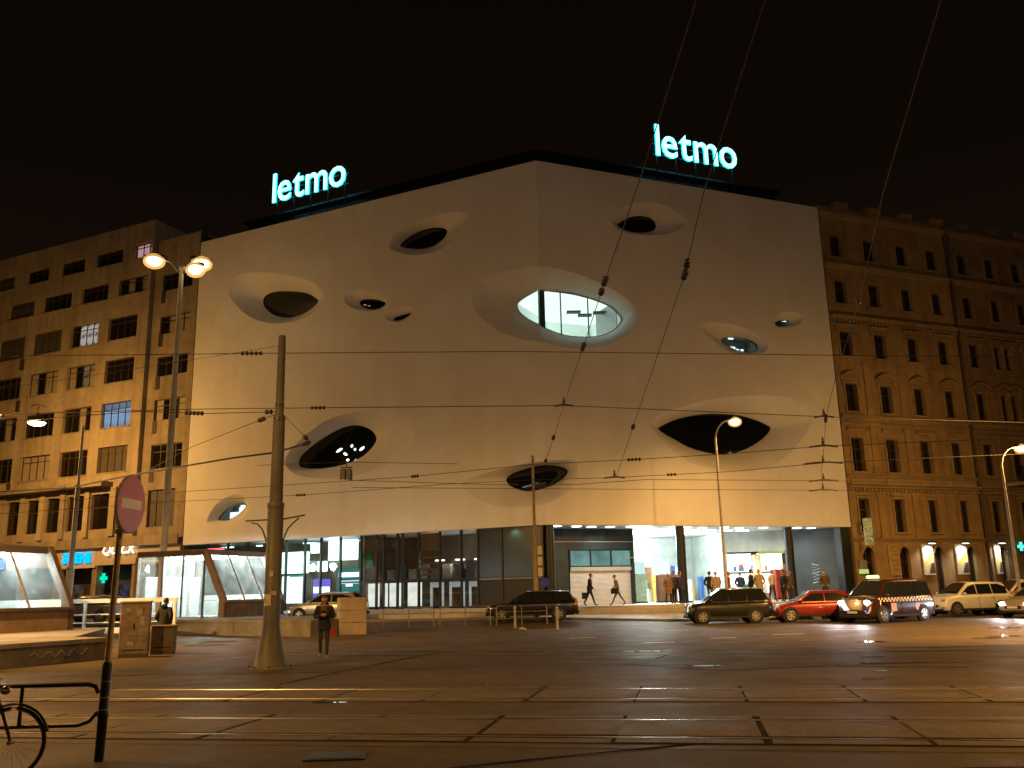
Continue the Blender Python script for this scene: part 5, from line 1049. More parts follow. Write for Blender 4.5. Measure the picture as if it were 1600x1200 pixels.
pole('pale_pole', 'pale slender pole behind the near underpass entrance', 'pole', (-24.4, 50, 0.4), [(0.2, 0), (0.2, 3), (0.14, 3.05), (0.13, 7.6), (0.08, 7.65), (0.07, 11)], M_PAINTP, ((3.0, 0.2, 0.15, M_GALV), (7.55, 0.13, 0.12, M_GALV)))
sp = pole('signal_pole', 'thin brown pole in front of the corner of the white building, with signal boxes', 'pole', (1.0, 47.0, 0.3), [(0.12, 0), (0.12, 3.6), (0.08, 3.65), (0.07, 8.4)], mat('brown_pole', (0.22, 0.16, 0.10), 0.6, var=0.2))
for z in (2.4, 2.95, 3.5): b = MB(); b.bbox(0.1, 0.36, -0.16, 0.1, z-0.25, z+0.2, 0.03); b.build('signal_box', mat('pale_yellow_box', (0.42, 0.38, 0.24), 0.5), sp)
b = MB(); M_ = Matrix.Translation((0.45, -0.12, 1.85)) @ Matrix.Rotation(R(90), 4, 'X'); b.lathe([(0.24, 0), (0.24, 0.03)], 16, 0, M_); b.build('blue_disc', mat('blue_sign', (0.02, 0.03, 0.5), 0.4), sp)
def head_geo(t, c, d, size, m, nm='lamp_head'):
    """cobra-head luminaire at c pointing along horizontal d"""
    d = Vector(d).normalized(); a = math.atan2(d.y, d.x); M_ = Matrix.Translation(c) @ Matrix.Rotation(a, 4, 'Z')
    b = MB(); b.ball((0, 0, 0.05*size), 0.5*size, 0.22*size, 0.13*size, 14, 8, 0, M_); h = b.build(nm, M_DGREY, t)
    q = MB(); q.ball((0.05*size, 0, -0.10*size), 0.32*size, 0.24*size, 0.22*size, 14, 8, 0, M_); q.build('lens', m, h)
    q = MB(); q.ball((0.05*size, 0, -0.13*size), 0.44*size, 0.36*size, 0.32*size, 16, 10, 0, M_); q.build('halo_bowl', halo_bowl('halo_bowl', (1.0, 0.52, 0.12), 1.6), h); return h  # outer bowl is an added glow shell, drawn as a halo ring
def street_lamp(label, loc, h, arm, energy, col=(1.0, 0.55, 0.18), m=None, aim=None, size=150, group='street lamps', hs=1.0, pm_=None, spill=0.0, blend=0.9):
    t = thing('street_lamp', label, 'street lamp', loc, 0, group); ax, ay, az = arm
    b = MB(); b.lathe([(0.12, 0), (0.12, 1.2), (0.085, 1.25), (0.06, h)], 12); b.build('pole', pm_ or M_PAINTP, t)
    p0 = Vector((0, 0, h)); e = Vector((ax, ay, h+az)); pts_ = []
    for i in range(9):
        s = i/8; pts_.append(Vector((ax*s**1.5, ay*s**1.5, h-0.02+az*(1-(1-s)**1.8))))
    b = MB(); b.tube(pts_, 0.045, 8); b.build('arm', pm_ or M_PAINTP, t)
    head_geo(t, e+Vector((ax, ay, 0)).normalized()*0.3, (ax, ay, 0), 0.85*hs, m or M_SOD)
    lp = e+Vector((ax, ay, 0)).normalized()*0.36+Vector((0, 0, -0.46*hs))
    if energy: spot(t, lp, energy, col, size, blend, (lp.x+(aim[0] if aim else 0), lp.y+(aim[1] if aim else 0), lp.z-1), 0.12)
    if spill: point(t, lp+Vector((0, 0, -0.02)), spill, col, 0.12)
    return t
SOD = (1.0, 0.50, 0.115); WRM = (1.0, 0.62, 0.30)
street_lamp('sodium street lamp with curved arm in front of the big lower right crater window', (10.75, 47.1, 0.1), 9.3, (0.75, 0, 1.0), 2000, SOD, aim=(0.1, 0.35), size=165)
street_lamp('street lamp at the right edge in front of the brown house', (26.3, 48.2, 0.1), 7.7, (0.9, 0.1, 1.0), 600, SOD, aim=(0.1, 0.5), size=170, spill=2100)
# high mast with three heads
t = thing('lamp_mast', 'tall pale lamp mast with three bright sodium heads at the left', 'street lamp', (-20.15, 52, 0.5))
b = MB(); b.lathe([(0.24, 0), (0.24, 1.2), (0.2, 1.25), (0.19, 12.8), (0.23, 12.82), (0.23, 13.0), (0.17, 13.05), (0.13, 20.9), (0.17, 20.92), (0.17, 21.15), (0.05, 21.2)], 14); b.build('pole', mat('mast_paint', (0.5, 0.46, 0.38), 0.5, var=0.12), t)
for dx, dy, dz in ((-1.45, -0.3, 0.55), (0.85, 0.6, 0.7), (0.95, -0.5, -0.15)):
    b = MB(); b.tube([(0, 0, 20.6), (dx*0.45, dy*0.45, 21.0+dz*0.7), (dx, dy, 21.15+dz)], 0.05, 6); b.build('arm', M_GALV, t)
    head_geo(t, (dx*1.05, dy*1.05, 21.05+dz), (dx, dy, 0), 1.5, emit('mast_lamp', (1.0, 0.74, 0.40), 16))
    lx = Vector((dx*1.15, dy*1.15, 20.45+dz)); pass
# hanging lamp over the street
t = thing('hanging_lamp', 'shallow dish lamp hanging from a wire at the far left', 'street lamp', (-14.4, 26.6, 7.0))
b = MB(); b.lathe([(0.27, 0.0), (0.26, 0.05), (0.12, 0.14), (0.05, 0.18), (0.05, 0.3)], 16); b.build('shade', M_DGREY, t)
b = MB(); b.ball((0, 0, 0.0), 0.25, 0.25, 0.1, 16, 6); b.build('bulb', emit('hanging_bulb', (1.0, 0.72, 0.32), 22), t)
b = MB(); b.tube([(0, 0, 0.3), (0, 0, 0.5)], 0.015, 6); b.tube([(-0.25, 0, 0.5), (-0.1, 0, 0.56), (0.1, 0, 0.54), (0.25, 0, 0.47)], 0.012, 6); b.build('hanger', M_BLACKM, t)
point(t, (0, 0, -0.16), 500, SOD, 0.15)
# lamps of the square that stand outside the picture
LAMPS = [((-20, 27, 0), 9.0, (0.5, 0.9, 0.8), 20000, SOD, (0.45, 0.6), 124),
         ((20, 27.5, 0), 9.0, (-0.4, 0.9, 0.8), 26000, SOD, (-0.35, 0.6), 124),
         ((-35, 53, 0.5), 12.5, (0.3, 0.9, 0.8), 7000, SOD, (0.3, 0.9), 170),
         ((-12.5, 12, 0), 9.0, (0.6, 0.8, 0.8), 6200, SOD, (0.5, 0.8), 150),
         ((12.5, 11, 0), 9.0, (-0.6, 0.8, 0.8), 6200, SOD, (-0.5, 0.8), 150)]
for k, (loc, h, arm, e, c, aim, sz) in enumerate(LAMPS):
    street_lamp(['street lamp beyond the left picture edge by the near entrance', 'street lamp beyond the right picture edge by the taxi', 'street lamp far left in front of the office block', 'street lamp close beyond the left edge of the foreground', 'street lamp close beyond the right edge of the foreground'][k], loc, h, arm, e, c, aim=aim, size=sz, blend=1.0, spill=5000 if k == 2 else (650 if k > 2 else 0))

# ------------------------------------------------------------------ no entry sign, railing, bicycle
t = thing('no_entry_sign', 'round red no entry sign on a leaning pole at the left', 'road sign', (-4.585, 10.4, 0))
t.rotation_euler = (0, R(0.9), 0)
b = MB(); b.tube([(0, 0, -0.02), (0, 0, 3.06)], 0.034, 10); b.build('upper_pole', mat('sign_pole_paint', (0.46, 0.36, 0.28), 0.55, var=0.3, vscale=9), t)
b = MB(); b.lathe([(0.05, 0), (0.052, 0.44), (0.06, 0.46), (0.06, 0.50), (0.052, 0.52), (0.052, 1.0), (0.04, 1.04)], 12); b.build('black_sleeve', M_BLACKM, t)
for z in (0.53, 0.66, 0.83): b = MB(); b.lathe([(0.055, z), (0.055, z+0.012)], 12); b.build('band', M_GALV, t)
M_ = Matrix.Translation((0.125, -0.075, 2.78)) @ Matrix.Rotation(R(86), 4, 'Z') @ Matrix.Rotation(R(90), 4, 'X')
b = MB(); b.lathe([(0.325, -0.012), (0.335, -0.006), (0.335, 0.006), (0.325, 0.012)], 40, 0, M_, False); d_ = b.build('sign_disc', mat('sign_rim_grey', (0.30, 0.27, 0.24), 0.5), t)
b = MB(); b.lathe([(0.318, 0.0125), (0.318, 0.0145)], 40, 0, M_, False); b.build('red_face', mat('sign_red', (0.55, 0.085, 0.035), 0.45, var=0.12, vscale=5), d_)
b = MB(); b.box(-0.235, 0.235, -0.055, 0.055, 0.015, 0.0165, 0, M_); b.build('white_bar', mat('sign_white_bar', (0.85, 0.78, 0.62), 0.5, var=0.1), d_)
b = MB(); b.box(-0.03, 0.06, -0.06, 0.0, 2.45, 2.5); b.box(-0.03, 0.06, -0.06, 0.0, 2.98, 3.03); b.build('clamp', M_GALV, t)
t = thing('railing', 'dark tubular street railing by the no entry sign in the left foreground', 'railing', (-4.6, 10.3, 0))
b = MB(); pts_ = [(-3.2, 0, 0.80), (-0.12, 0, 0.815), (-0.04, 0, 0.79), (0.0, 0, 0.72)]; b.tube(pts_, 0.024, 8); b.build('top_rail', M_BLACKM, t)
b = MB(); b.tube([(-3.2, 0, 0.375), (-0.2, 0, 0.39), (-0.08, 0, 0.43), (0.0, 0, 0.52)], 0.022, 8); b.build('lower_rail', M_BLACKM, t)
for x in (-0.84, -2.3): b = MB(); b.tube([(x, 0, 0.378), (x, 0, 0.80)], 0.02, 8); b.build('upright', M_BLACKM, t)
for x in (-1.6, -3.1): b = MB(); b.tube([(x, 0.0, -0.02), (x, 0.0, 0.80)], 0.026, 8); b.build('post', M_BLACKM, t)
def bicycle(label, loc, a):
    t = thing('bicycle', label, 'bicycle', loc, a); m = mat('bike_frame', (0.10, 0.03, 0.02), 0.35, 0.2, coat=0.3)
    for x in (0.52, -0.52):
        w_ = thing('wheel', None, None, (x, 0, 0.34)); w_.parent = t
        b = MB(); n = 40; ring = [(0.33*math.cos(2*math.pi*i/n), 0, 0.33*math.sin(2*math.pi*i/n)) for i in range(n+1)]
        b.tube(ring, 0.017, 6, cap=False); b.build('tyre', M_RUBBER, w_)
        b = MB(); ring = [(0.312*math.cos(2*math.pi*i/n), 0, 0.312*math.sin(2*math.pi*i/n)) for i in range(n+1)]; b.tube(ring, 0.01, 5, cap=False)
        for i in range(18): th = 2*math.pi*i/18; b.tube([(0, 0, 0), (0.31*math.cos(th), 0, 0.31*math.sin(th))], 0.0014, 3)
        b.tube([(0, -0.05, 0), (0, 0.05, 0)], 0.02, 8); b.build('rim', M_GALV, w_)
        b = MB(); n = 14; b.tube([(x+0.365*math.cos(math.pi*(0.08+0.75*i/n)), 0, 0.34+0.365*math.sin(math.pi*(0.08+0.75*i/n))) for i in range(n+1)], 0.014, 6); b.build('mudguard', M_BLACKM, t)
    b = MB()
    for p in (((-0.52, 0, 0.34), (-0.06, 0, 0.30)), ((-0.06, 0, 0.30), (-0.18, 0, 0.82)), ((-0.18, 0, 0.74), (0.32, 0, 0.78)), ((-0.06, 0, 0.30), (0.34, 0, 0.66)), ((-0.52, 0, 0.34), (-0.18, 0, 0.74)), ((0.52, 0, 0.34), (0.31, 0, 0.88))): b.tube(p, 0.017, 8)
    b.build('frame', m, t)
    b = MB(); b.tube([(0.31, 0, 0.88), (0.30, 0, 0.93)], 0.015, 6); b.tube([(0.14, -0.27, 0.94), (0.28, -0.22, 0.95), (0.33, 0, 0.93), (0.28, 0.22, 0.95), (0.14, 0.27, 0.94)], 0.013, 6); b.build('handlebar', M_GALV, t)
    b = MB(); b.ball((-0.2, 0, 0.86), 0.13, 0.075, 0.035); b.build('saddle', M_BLACKM, t)
    b = MB(); b.lathe([(0.09, -0.01), (0.09, 0.01)], 16, 0, Matrix.Translation((-0.06, -0.04, 0.3)) @ Matrix.Rotation(R(90), 4, 'X')); b.tube([(-0.06, -0.06, 0.3), (0.06, -0.06, 0.18)], 0.009, 5); b.box(0.03, 0.12, -0.14, -0.05, 0.165, 0.185); b.tube([(-0.06, 0.06, 0.3), (-0.18, 0.06, 0.42)], 0.009, 5); b.box(-0.23, -0.14, 0.05, 0.14, 0.41, 0.43); b.build('crankset', M_GALV, t)
    b = MB(); b.ball((0.42, 0, 0.84), 0.05, 0.04, 0.045); b.build('front_lamp', mat('lamp_chrome', (0.5, 0.4, 0.28), 0.2, 0.9), t)
    return t
bicycle('bicycle leaning at the dark railing, only its front wheel in the picture', (-5.62, 9.5, 0), 0.06)
# bollards and low pedestrian railings before the parked cars
M_BOL = mat('bollard_paint', (0.24, 0.22, 0.19), 0.5, var=0.2)
def bollard(label, x, y):
    z = ground_z(x, y); t = thing('bollard', label, 'bollard', (x, y, z), 0, 'pale bollards in front of the dark estate car'); b = MB(); b.lathe([(0.075, 0), (0.06, 0.06), (0.055, 0.9), (0.06, 0.92), (0.06, 1.0), (0.03, 1.05)], 10); b.build('post', M_BOL, t)
    b = MB(); b.lathe([(0.13, -0.02), (0.13, 0.03), (0.08, 0.05)], 10); b.build('base_plate', M_DGREY, t)
bollard('pale bollard before the front half of the dark estate car', -0.1, 43.4); bollard('pale bollard just before the tail of the dark estate car', 1.75, 40.6)
M_FRAIL = mat('dull_steel_rail', (0.17, 0.14, 0.11), 0.5, 0.4, var=0.3, vscale=6)
def ped_rail(label, x0, x1, y):
    z = ground_z(x0, y); t = thing('pedestrian_railing', label, 'railing', (x0, y, z), 0, 'low pedestrian railings along the street'); L_ = x1-x0
    b = MB(); b.tube([(0, 0, -0.02), (0, 0, 0.78), (0.04, 0, 0.88), (0.12, 0, 0.92), (L_-0.12, 0, 0.92), (L_-0.04, 0, 0.88), (L_, 0, 0.78), (L_, 0, -0.02)], 0.035, 6); b.build('hoop', M_FRAIL, t)
    for zz in (0.3, 0.62): b = MB(); b.tube([(0.02, 0, zz), (L_-0.02, 0, zz)], 0.022, 6); b.build('crossbar', M_FRAIL, t)
    b = MB(); b.tube([(L_/2, 0, 0.0), (L_/2, 0, 0.92)], 0.028, 6); b.build('middle_post', M_FRAIL, t)
for k in range(3): ped_rail(['low railing hoop nearest the concrete pillar', 'middle low railing hoop, before the lit panels', 'low railing hoop nearest the dark estate car'][k], -6.5+k*2.75, -6.5+k*2.75+2.45, 45.0)

# station front behind the viewer (seen only as reflections in the glass)
st = thing('station_building', 'long ochre station front with lit windows behind the viewer', 'building', (0, -24, 0))
b = MB(); b.box(-60, 60, -10, 0, 0, 13); b.build('wall', M_OCHRE, st)
wm = MB(); wm.box(-1.1, 1.1, 0.02, 0.1, 0, 3.4); wmesh = [wm.mesh('lit_window', emit_var('station_room', (1.0, 0.72, 0.38), 0.8, 0.5, 0.3)), wm.mesh('dark_window', M_DGLASS2)]
for k in range(5): spot(st, (-44+k*22, 9, 7), 2600, SOD, 140, 1.0, (-44+k*22, -3, 6), 0.3)  # added spots without fixtures, brighten this front for its reflection in the glass
random.seed(3)
for k in range(26):
    for z in (1.0, 7.2): m_ = wmesh[0 if (z < 2 and k % 2) or random.random() < 0.25 else 1]; obj(m_.name.split('.')[0], m_, st, (-56+k*4.5, 0, z))
b = MB(); b.box(-60, 60, 0.01, 0.5, 12.2, 13); b.build('cornice', M_STONE, st)

t = thing('added_fill_mast', 'added unseen mast with white lamps behind the station, fill for the upper facade', 'fill light mast', (4, -38, 0))  # made-up mast, added for neutral fill on the upper facade
b = MB(); b.lathe([(0.4, 0), (0.3, 14), (0.2, 27)], 12); b.build('pole', M_GALV, t)
for x in (-1, 1):
    b = MB(); b.bbox(x-0.6, x+0.6, 0.1, 0.5, 26.2, 27.2, 0.05); b.build('fill_lamp', M_DGREY, t)
    b = MB(); b.box(x-0.5, x+0.5, 0.505, 0.52, 26.3, 27.1); b.build('lens', emit('fill_lens', (1.0, 0.85, 0.7), 10), t)
spot(t, (0, 0.8, 26.7), 9500, (1.0, 0.82, 0.66), 58, 0.7, (0, 90, 32), 0.4)

# faded graffiti smear on the low wall near its end
random.seed(9)
for k in range(3):
    b = MB(); pts_ = [Vector((0.004, -2.6+k*0.5+i*0.13, 0.24+0.1*math.sin(i*1.7+k)+0.03*random.random())) for i in range(8)]
    ux, uy = wd.x, wd.y
    P_ = []
    for p in pts_: P_.append((W0.x-a0.x+ux*p.y+0.006*uy, W0.y-a0.y+uy*p.y-0.006*ux, p.z))
    b.tube(P_, 0.022, 4); b.build('graffiti', mat('graffiti_grey', (0.2, 0.2, 0.24), 0.6, var=0.4, vscale=9), lw1)
# ------------------------------------------------------------------ vehicles
M_CARGL = mat('car_glass', (0.012, 0.014, 0.015), 0.04, spec=0.8)
M_ARCH = mat('wheel_arch_black', (0.008, 0.008, 0.008), 0.8)
M_CHR = mat('chrome', (0.6, 0.6, 0.6), 0.15, 1.0)
M_PLATE = mat('number_plate', (0.62, 0.62, 0.58), 0.4)
M_HOFF = mat('headlight_glass', (0.45, 0.45, 0.46), 0.1, 0.3, coat=0.6)
def smooth(t): t = max(0, min(1, t)); return t*t*(3-2*t)
def car(label, cat, loc, heading, paint, L=4.2, Wd=1.75, H=1.5, belt=0.92, hood=0.82, cowl=0.27, wind=0.44, rear=0.10, tail_roof=0.18, lit=False, group='parked cars', name='parked_car', wb=0.62, tail_h=None, open_tail=False, roof_drop=0.06):
    """loft-built car, nose towards local +x; fractions are along the length from the nose"""
    t = thing(name, label, cat, loc, heading, group); hw = Wd/2; tail_h = tail_h or belt
    X = lambda fr: L/2-fr*L
    def zb(fr):                                       # top of the lower body along the length
        if fr < 0.02: return 0.55
        if fr < cowl: s = fr/cowl; return hood-0.14*(1-s)**2.2+(belt-hood)*smooth(s)*0.85
        return belt+0.04*smooth((fr-cowl)/(1-cowl))+(tail_h-belt)*smooth((fr-0.8)/0.2)
    def hwid(fr): return hw*(1-0.20*max(0, 1-fr/0.12)**2-0.12*max(0, (fr-0.90)/0.1)**2)
    b = MB(); fr_s = [0, 0.015, 0.04, 0.08, 0.13, 0.2, cowl, 0.36, 0.5, 0.64, 0.78, 0.88, 0.94, 0.98, 1.0]; rings = []
    for fr in fr_s:
        w_, z = hwid(fr), zb(fr); z0 = 0.24 if 0.03 < fr < 0.97 else 0.34; z1 = z if fr < 0.985 else z-0.05
        half = [(0.0, z0), (w_*0.86, z0), (w_*0.97, z0+0.1), (w_, z0+(z1-z0)*0.5), (w_*0.985, z1-0.14), (w_*0.95, z1-0.05), (w_*0.86, z1), (w_*0.45, z1+0.03), (0.0, z1+0.04)]
        rings.append([(X(fr), y, zz) for y, zz in half]+[(X(fr), -y, zz) for y, zz in half[-2:0:-1]])
    n = len(rings[0]); vs = [v for r in rings for v in r]; fs = []
    for i in range(len(rings)-1):
        for k in range(n): fs.append((i*n+k, (i+1)*n+k, (i+1)*n+(k+1) % n, i*n+(k+1) % n))
    b.add(vs, fs, 0, True); b.add(rings[0], [tuple(range(n))]); b.add(rings[-1], [tuple(range(n-1, -1, -1))])
    # cabin
    def ys(z, frw=1): return hw*0.90-(z-belt)/(H-belt)*hw*0.20
    fA, fB, fC, fD = cowl-0.01, wind, 1-tail_roof, 1-rear       # base of screen, roof front, roof rear, base of rear window
    def zr(fr):
        if fr <= fB: return belt+(H-belt)*(0.02+0.93*((fr-fA)/(fB-fA))) if fr > fA else belt
        if fr <= fC: s = (fr-fB)/(fC-fB); return H-0.05*(1-s)**2*1.0-roof_drop*s**2
        return (H-roof_drop)+(belt+0.03-(H-roof_drop))*((fr-fC)/(fD-fC))
    st = [fA, fA+(fB-fA)*0.33, fA+(fB-fA)*0.66, fB, fB+(fC-fB)*0.25, fB+(fC-fB)*0.5, fB+(fC-fB)*0.75, fC, fC+(fD-fC)*0.5, fD]; rings = []
    for fr in st:
        z = max(zr(fr), belt+0.02); q = min(0.09, (z-belt)*0.5)
        half = [(ys(belt), belt-0.05), (ys(z-q), z-q), (ys(z)-0.05, z-q*0.3), (ys(z)-0.16, z), (0, z+0.025)]
        rings.append([(X(fr), y, zz) for y, zz in half]+[(X(fr), -y, zz) for y, zz in half[-2::-1]])
    n = len(rings[0]); vs = [v for r in rings for v in r]; fs = []
    for i in range(len(rings)-1):
        for k in range(n-1): fs.append((i*n+k, (i+1)*n+k, (i+1)*n+k+1, i*n+k+1))
    b.add(vs, fs, 0, True); b.build('body', paint, t)
    # glass: screen, rear window, side windows
    def quad(nm, x0, z0, y0, x1, z1, y1, off):
        d = Vector((x1-x0, 0, z1-z0)).normalized(); nn = Vector((-d.z, 0, d.x))*off
        if nn.z < 0: nn = -nn
        q = MB(); P = [(x0+nn.x, -y0, z0+nn.z), (x0+nn.x, y0, z0+nn.z), (x1+nn.x, y1, z1+nn.z), (x1+nn.x, -y1, z1+nn.z)]
        m0 = [(x0+nn.x*1.6, 0, z0+nn.z*2.2), (x1+nn.x*1.6, 0, z1+nn.z*2.2)]
        q.add([P[0], m0[0], m0[1], P[3], P[1], P[2]], [(0, 1, 2, 3), (1, 4, 5, 2)] if x0 > x1 else [(3, 2, 1, 0), (2, 5, 4, 1)], 0, True); q.build(nm, M_CARGL, t)
    quad('windscreen', X(fA+0.015), belt+0.06, ys(belt)-0.08, X(fB-0.008), zr(fB-0.008)-0.03, ys(H)-0.14, 0.03)
    quad('rear_window', X(fD-0.012), belt+0.12, ys(belt)-0.10, X(fC+0.012), zr(fC+0.012)-0.02, ys(H)-0.16, 0.03)
    nwin = 3 if fC-fB > 0.42 else 2; a0, a1 = fA+(fB-fA)*0.30, fC+(fD-fC)*0.35
    cuts = [a0+(a1-a0)*k/nwin for k in range(nwin+1)]
    for s in (-1, 1):
        for k in range(nwin):
            f0, f1 = cuts[k]+0.008, cuts[k+1]-0.008; zb_ = belt+0.05; P = []
            for fr in (f0, f1): P.append((fr, zb_))
            for fr in (f1, (f0+f1)/2, f0): P.append((fr, max(zb_+0.03, min(zr(fr)-0.10, H-0.14))))
            q = MB(); q.add([(X(fr), s*(ys(z)+0.012), z) for fr, z in P], [tuple(range(5))] if s < 0 else [tuple(range(4, -1, -1))]); q.build('side_window', M_CARGL, t)
        q = MB(); q.ball((X(fA+0.07), s*(hw+0.08), belt+0.08), 0.06, 0.1, 0.075, 10, 6); q.build('mirror', paint, t)
        for k in range(min(2, nwin)): q = MB(); xx = X(cuts[k+1]-0.02); q.box(xx, xx+0.17, s*(hw+0.002)-0.015, s*(hw+0.002)+0.015, belt-0.16, belt-0.13); q.build('door_handle', M_CHR if k else paint, t)
        q = MB()
        for k in range(nwin): xx = X(cuts[k+1] if k < nwin-1 else cuts[k+1]); q.box(xx-0.006, xx+0.006, s*hw*0.995-0.008, s*hw*0.995+0.008, 0.36, belt-0.08)
        q.build('door_seam', M_ARCH, t)
        q = MB(); q.box(X(0.82), X(0.2), s*hw*0.99-0.02, s*hw*0.99+0.02, 0.27, 0.35); q.build('side_sill', M_ARCH, t)
    # wheels
    rw = 0.31 if H < 1.7 else 0.34; xf, xr = L*wb/2+L*0.02, -L*wb/2+L*0.02
    for x in (xf, xr):
        for s in (-1, 1):
            q = MB(); M_ = Matrix.Translation((x, s*(hw-0.02), rw+0.02)) @ Matrix.Rotation(R(-90*s), 4, 'X'); q.lathe([(rw+0.07, -0.02), (rw+0.07, 0.032)], 22, 0, M_, False); q.build('wheel_arch', M_ARCH, t)
            wl = thing('wheel', None, None, (x, s*(hw-0.10), rw)); wl.parent = t; M_ = Matrix.Rotation(R(-90*s), 4, 'X')
            q = MB(); q.lathe([(rw*0.62, -0.1), (rw*0.95, -0.09), (rw, -0.05), (rw, 0.09), (rw*0.96, 0.125), (rw*0.66, 0.135)], 24, 0, M_); q.build('tyre', M_RUBBER, wl)
            q = MB(); q.lathe([(rw*0.66, 0.10), (rw*0.67, 0.138), (rw*0.60, 0.14), (rw*0.58, 0.11)], 24, 0, M_)
            for k in range(6): q.box(-0.035, 0.035, 0.02, rw*0.62, 0.112, 0.142, 0, M_ @ Matrix.Rotation(k*math.pi/3, 4, 'Z'))
            q.lathe([(0.06, 0.1), (0.055, 0.15)], 12, 0, M_); q.build('rim', M_RIM, wl)
    # front and rear details
    for s in (-1, 1):
        q = MB(); M_ = Matrix.Translation((X(0.045), s*hw*0.68, zb(0.06)-0.10)) @ Matrix.Rotation(R(-28*s), 4, 'Z'); q.ball((0, 0, 0), 0.12, 0.21, 0.095, 12, 8, 0, M_); q.build('headlight', M_HEADL if lit else M_HOFF, t)
        q = MB(); q.ball((X(0.975), s*hw*0.80, (tail_h+0.05)*0.94), 0.09, 0.11, 0.17 if H > 1.45 else 0.11, 10, 8); q.build('tail_light', M_TAILL, t)
        q = MB(); q.ball((X(0.02), s*hw*0.60, 0.40), 0.05, 0.08, 0.05, 8, 6); q.build('fog_lamp', M_HEADL if lit == 2 and s < 0 else M_HOFF, t)
        if lit:
            p_ = (X(0.0)+0.14, s*hw*0.68, zb(0.06)-0.10); spot(t, p_, 420, (0.93, 0.95, 1.0), 105, 0.9, (p_[0]+6, p_[1], 0.15), 0.06)
    q = MB(); q.bbox(X(0.0)-0.12, X(0.0)+0.018, -hw*0.48, hw*0.48, 0.42, 0.56, 0.02); q.build('grille', M_ARCH, t)
    q = MB(); q.bbox(X(0.0)-0.1, X(0.0)+0.03, -hw*0.72, hw*0.72, 0.26, 0.36, 0.02); q.build('lower_bumper', M_ARCH, t)
    q = MB(); q.box(X(0.0)+0.021, X(0.0)+0.032, -0.26, 0.26, 0.44, 0.54); q.build('number_plate', M_PLATE, t)
    q = MB(); q.box(X(1.0)-0.02, X(1.0)-0.008, -0.26, 0.26, 0.60, 0.71); q.build('number_plate', M_PLATE, t)
    q = MB(); q.bbox(X(1.0)-0.05, X(1.0)+0.1, -hw*0.82, hw*0.82, 0.28, 0.46, 0.02); q.build('rear_bumper', M_ARCH, t)
    return t
def paint(n, c, metal=0.2): return mat('paint_'+n, c, 0.28, metal, coat=0.7, var=0.06, vscale=2)
P_BLACK = paint('black', (0.010, 0.010, 0.012)); P_NAVY = paint('dark_blue', (0.008, 0.009, 0.020)); P_RED = paint('red', (0.22, 0.014, 0.012)); P_SIL = paint('silver', (0.42, 0.42, 0.42), 0.5); P_WHITE = paint('white', (0.6, 0.6, 0.58), 0.0); P_BEIGE = paint('champagne', (0.40, 0.33, 0.26), 0.4); P_TAXI = paint('dark_maroon', (0.035, 0.012, 0.010)); P_GREY = paint('grey', (0.14, 0.14, 0.15), 0.4)
car('black compact minivan parked on the street in front of the second black column', 'car', (10.25, 45.1, 0.02), R(178), P_BLACK, L=4.05, Wd=1.72, H=1.66, belt=0.98, hood=0.95, cowl=0.22, wind=0.42, rear=0.03, tail_roof=0.10)
car('red hatchback parked between the black minivan and the dark taxi van', 'car', (14.35, 44.7, 0.02), R(176), P_RED, L=3.95, Wd=1.68, H=1.46, belt=0.90, hood=0.84, cowl=0.25, wind=0.44, rear=0.04, tail_roof=0.16)
car('dark blue estate car parked before the corner of the white building', 'car', (0.75, 46.3, 0.30), R(179), P_NAVY, L=4.55, Wd=1.74, H=1.46, belt=0.90, hood=0.86, cowl=0.27, wind=0.44, rear=0.03, tail_roof=0.09)
car('silver hatchback parked behind the far underpass entrance and the walking person', 'car', (-10.3, 50.5, 0.42), R(172), P_SIL, L=4.1, Wd=1.72, H=1.5, belt=0.92, hood=0.84, cowl=0.25, wind=0.45, rear=0.04, tail_roof=0.15)
car('dark car with shiny roof parked behind the white railing at the left', 'car', (-23.3, 50.5, 0.55), R(165), P_GREY, L=4.3, H=1.48)
tx = car('dark taxi van with lit headlights and a checkered stripe along its side', 'taxi', (17.05, 42.7, 0.0), R(212), P_TAXI, L=4.85, Wd=1.9, H=1.92, belt=1.12, hood=1.05, cowl=0.18, wind=0.33, rear=0.02, tail_roof=0.06, lit=2, group=None, name='taxi_van', wb=0.60, roof_drop=0.02)
b = MB()
for s in (-1, 1):
    for k in range(34):
        for j in range(2):
            if (k+j) % 2: continue
            x = -2.1+k*0.115; z = 0.92+j*0.09; b.box(x, x+0.115, min(s*0.945, s*0.957), max(s*0.945, s*0.957), z, z+0.09)
b.build('checker_stripe', mat('taxi_cream', (0.5, 0.43, 0.27), 0.4), tx, kind='stuff')
for s in (-1, 1):
    b = MB(); b.box(0.55, 0.95, min(s*0.945, s*0.956), max(s*0.945, s*0.956), 0.5, 0.86); b.build('door_emblem', mat('taxi_emblem', (0.36, 0.22, 0.12), 0.45, var=0.3, vscale=9), tx)
    b = MB(); b.lathe([(0.17, 0), (0.17, 0.012)], 18, 0, Matrix.Translation((-0.95, s*0.945, 0.68)) @ Matrix.Rotation(R(-90*s), 4, 'X')); b.build('round_emblem', mat('taxi_round', (0.35, 0.08, 0.05), 0.45), tx)
b = MB(); b.bbox(-0.12, 0.12, -0.3, 0.3, 1.95, 2.1, 0.04); b.build('roof_sign', emit('taxi_roof', (1.0, 0.85, 0.45), 1.6), tx, (0.75, 0, 0))
car('silver minivan parked behind the dark taxi van', 'car', (23.4, 48.0, 0.05), R(196), P_WHITE, L=4.4, Wd=1.78, H=1.68, belt=1.0, hood=0.95, cowl=0.22, wind=0.42, rear=0.03, tail_roof=0.10)
